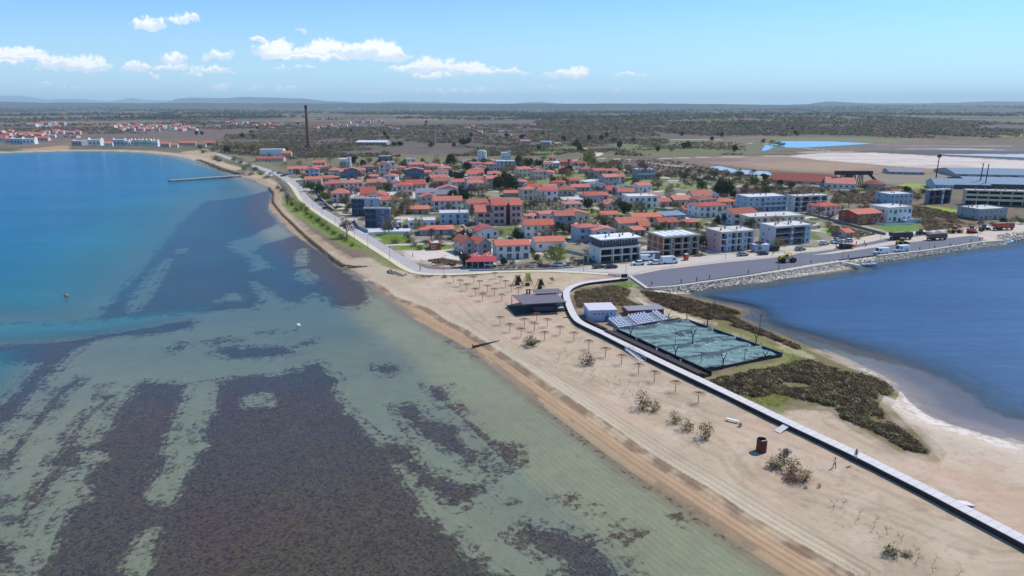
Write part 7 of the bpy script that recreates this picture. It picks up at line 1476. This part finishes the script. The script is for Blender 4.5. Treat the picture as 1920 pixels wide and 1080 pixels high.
for i, (a, b_) in enumerate(LPS):
    x, y = P(a, b_); t = thing('street_lamp', f'thin grey street lamp along the {"promenade" if i < 8 else "beach road" if i < 12 else "quay yard"}, {ORD[i if i < 8 else i - 8 if i < 12 else i - 12] if i not in (0, 8, 12) else "first"} from the left', 'street lamp', (x, y, 1.0), random.uniform(0, 6), 'street lamps'); link('pole', lp_, t); link('lamp_head', lh_, t)
# walls and fences round the plots
def wall_line(pts, h, th, m_, label, cat='wall', name='garden_wall'):
    w = PP(pts); t = thing(name, label, cat, (*w[0], 1)); 
    b = strip_mesh([(x - w[0][0], y - w[0][1]) for x, y in w], th / 2, -th / 2, -.1, h); b.build('panel', m_, t); cpp = strip_mesh([(x - w[0][0], y - w[0][1]) for x, y in w], th / 2 + .05, -th / 2 - .05, h - .1, .1); cpp.build('coping', conc, t)
grw = solid('render_grey', (150, 148, 150)); 
wall_line([(690,440),(740,438),(765,438)], 1.0, .25, paintw, 'low white wall at the upper edge of the green plot'); wall_line([(664,414),(672,428),(690,437)], 1.6, .25, grw, 'grey wall below the slate-blue apartment block'); wall_line([(735,408),(748,430)], 1.4, .3, solid('slate_render', (88, 100, 128)), 'dark slate wall beside the white garage')
wall_line([(853,457),(862,474),(870,490)], 1.3, .3, solid('hedge_wall', (92, 88, 78)), 'dark fence on the right side of the gravel yard', 'fence', 'fence'); wall_line([(590,352),(600,372),(614,386),(626,396)], 1.2, .3, grw, 'grey garden wall along the promenade gardens'); wall_line([(1095,487),(1100,484),(1103,494)], 1.2, .25, conc, 'pale wall left of the white apartment block')
wall_line([(1512,402),(1560,414),(1610,428),(1660,441)], 1.2, .3, solid('khaki_wall', (140, 132, 112)), 'long khaki wall along the lane behind the glazed block'); wall_line([(950,446),(975,458),(1000,462)], 1.3, .25, grw, 'grey garden wall in front of the white house with ivy'); wall_line([(1060,472),(1095,480),(1115,478)], 1.2, .25, conc, 'pale wall behind the big yellow-green tree')
wall_line([(880,508),(940,507),(1010,506),(1075,502)], .5, .25, grw, 'low stone kerb wall between the beach road gardens and road'); wall_line([(1498,417),(1530,420)], 1.0, .25, conc, 'short pale wall right of the long cream building')
wall_line([(1600,414),(1660,423),(1712,421)], .9, .2, paintw, 'white garden wall in front of the red and white villas'); wall_line([(1228,393),(1262,396)], 1.2, .2, conc, 'pale garden wall right of the white modern villa'); wall_line([(866,424),(880,440),(900,448)], 1.0, .2, grw, 'grey wall below the pink stepped apartment house')
# dead leaves of wreckage: planks on the sand
for i, (a, b_, yw) in enumerate(((822, 561, 10), (1116, 625, -25), (1062, 596, 8))):
    t = thing('board', ['pale plank lying on the open beach left of the parasols', 'pale board beside the short dark steps', 'long thin board on the sand by the beach bar'][i], 'board', at(a, b_), R(yw)); MB().box(0, 0, 0, 1.6, .4, .12).build('plank', paintw if i != 2 else darkw, t); MB().box(.3, 0, .12, .2, .42, .05).build('batten', darkw, t)
# ------------------------------------------------------------------ far ridges and haze
def ridge(pts, dist, thick, name, rgb):
    """crest line given by photo pixels at a real distance; a real hill body with a back slope"""
    m = solid('wood_' + name, rgb, 0.95, 0.05, 0, 0.3, 0.002)
    px = np.array([p[0] for p in pts], float); pyv = np.array([p[1] for p in pts], float)
    xs = np.linspace(px[0], px[-1], 260); ys = np.interp(xs, px, pyv)
    wx = (xs - 960) / FPX * dist / math.cos(PITCH)
    hz = CAMH + (HORIZ - ys) / FPX * dist
    hz = hz + (fbm(wx, wx * 0, dist * .03, 4, 5) - 0.5) * dist * 0.0012
    rows = []
    for f, k in ((-1.0, -0.2), (-0.6, .35), (-0.3, .75), (0, 1), (0.4, .7), (1.0, -0.2)):
        rows.append(np.stack([wx * (1 + f * thick / dist), np.full_like(wx, dist + f * thick) + (fbm(wx, wx * 0 + f, dist * .04, 3, 8) - .5) * thick * .5, np.where(k < 0, -20, hz * k)], 1))
    V = np.concatenate(rows); n = len(xs); F_ = []
    for r in range(5):
        a = np.arange(n - 1) + r * n; F_.append(np.stack([a, a + 1, a + n + 1, a + n], 1))
    structure(link('hills', npmesh('hills', V, np.concatenate(F_), m, smooth=True)))
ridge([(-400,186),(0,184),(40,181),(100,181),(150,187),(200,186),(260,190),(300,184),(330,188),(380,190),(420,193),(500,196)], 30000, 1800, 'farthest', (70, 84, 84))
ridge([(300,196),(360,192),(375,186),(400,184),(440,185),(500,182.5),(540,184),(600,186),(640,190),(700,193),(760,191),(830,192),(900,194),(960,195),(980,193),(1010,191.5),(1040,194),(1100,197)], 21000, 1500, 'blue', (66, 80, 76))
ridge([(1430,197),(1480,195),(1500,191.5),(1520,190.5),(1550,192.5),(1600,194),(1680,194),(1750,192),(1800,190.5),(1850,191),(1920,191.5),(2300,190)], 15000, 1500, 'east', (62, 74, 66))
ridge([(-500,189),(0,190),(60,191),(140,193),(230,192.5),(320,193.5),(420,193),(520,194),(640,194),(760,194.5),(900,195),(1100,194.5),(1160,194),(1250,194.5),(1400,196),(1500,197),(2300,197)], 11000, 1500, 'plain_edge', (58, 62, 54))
hz = MB().box(0, 15000, -21, 60000, 34000, 21 + 470)
m, t, o = mat('haze')
pv = t.node('ShaderNodeVolumePrincipled'); pv.inputs['Color'].default_value = (0.74, 0.93, 1.0, 1); pv.inputs['Density'].default_value = 5.0e-5
pv.inputs['Anisotropy'].default_value = 0.0
t.l.new(pv.outputs[0], o.inputs['Volume'])
ho = hz.build('haze', m); tag(ho, kind='stuff'); ho.hide_viewport = False
resolve_labels()
for o in C.objects:
    if o.parent is None and o.get('label'):
        n_w = len(o['label'].replace('-', ' ').split())
        if n_w > 16: print('LONG', n_w, o.name, o['label'])
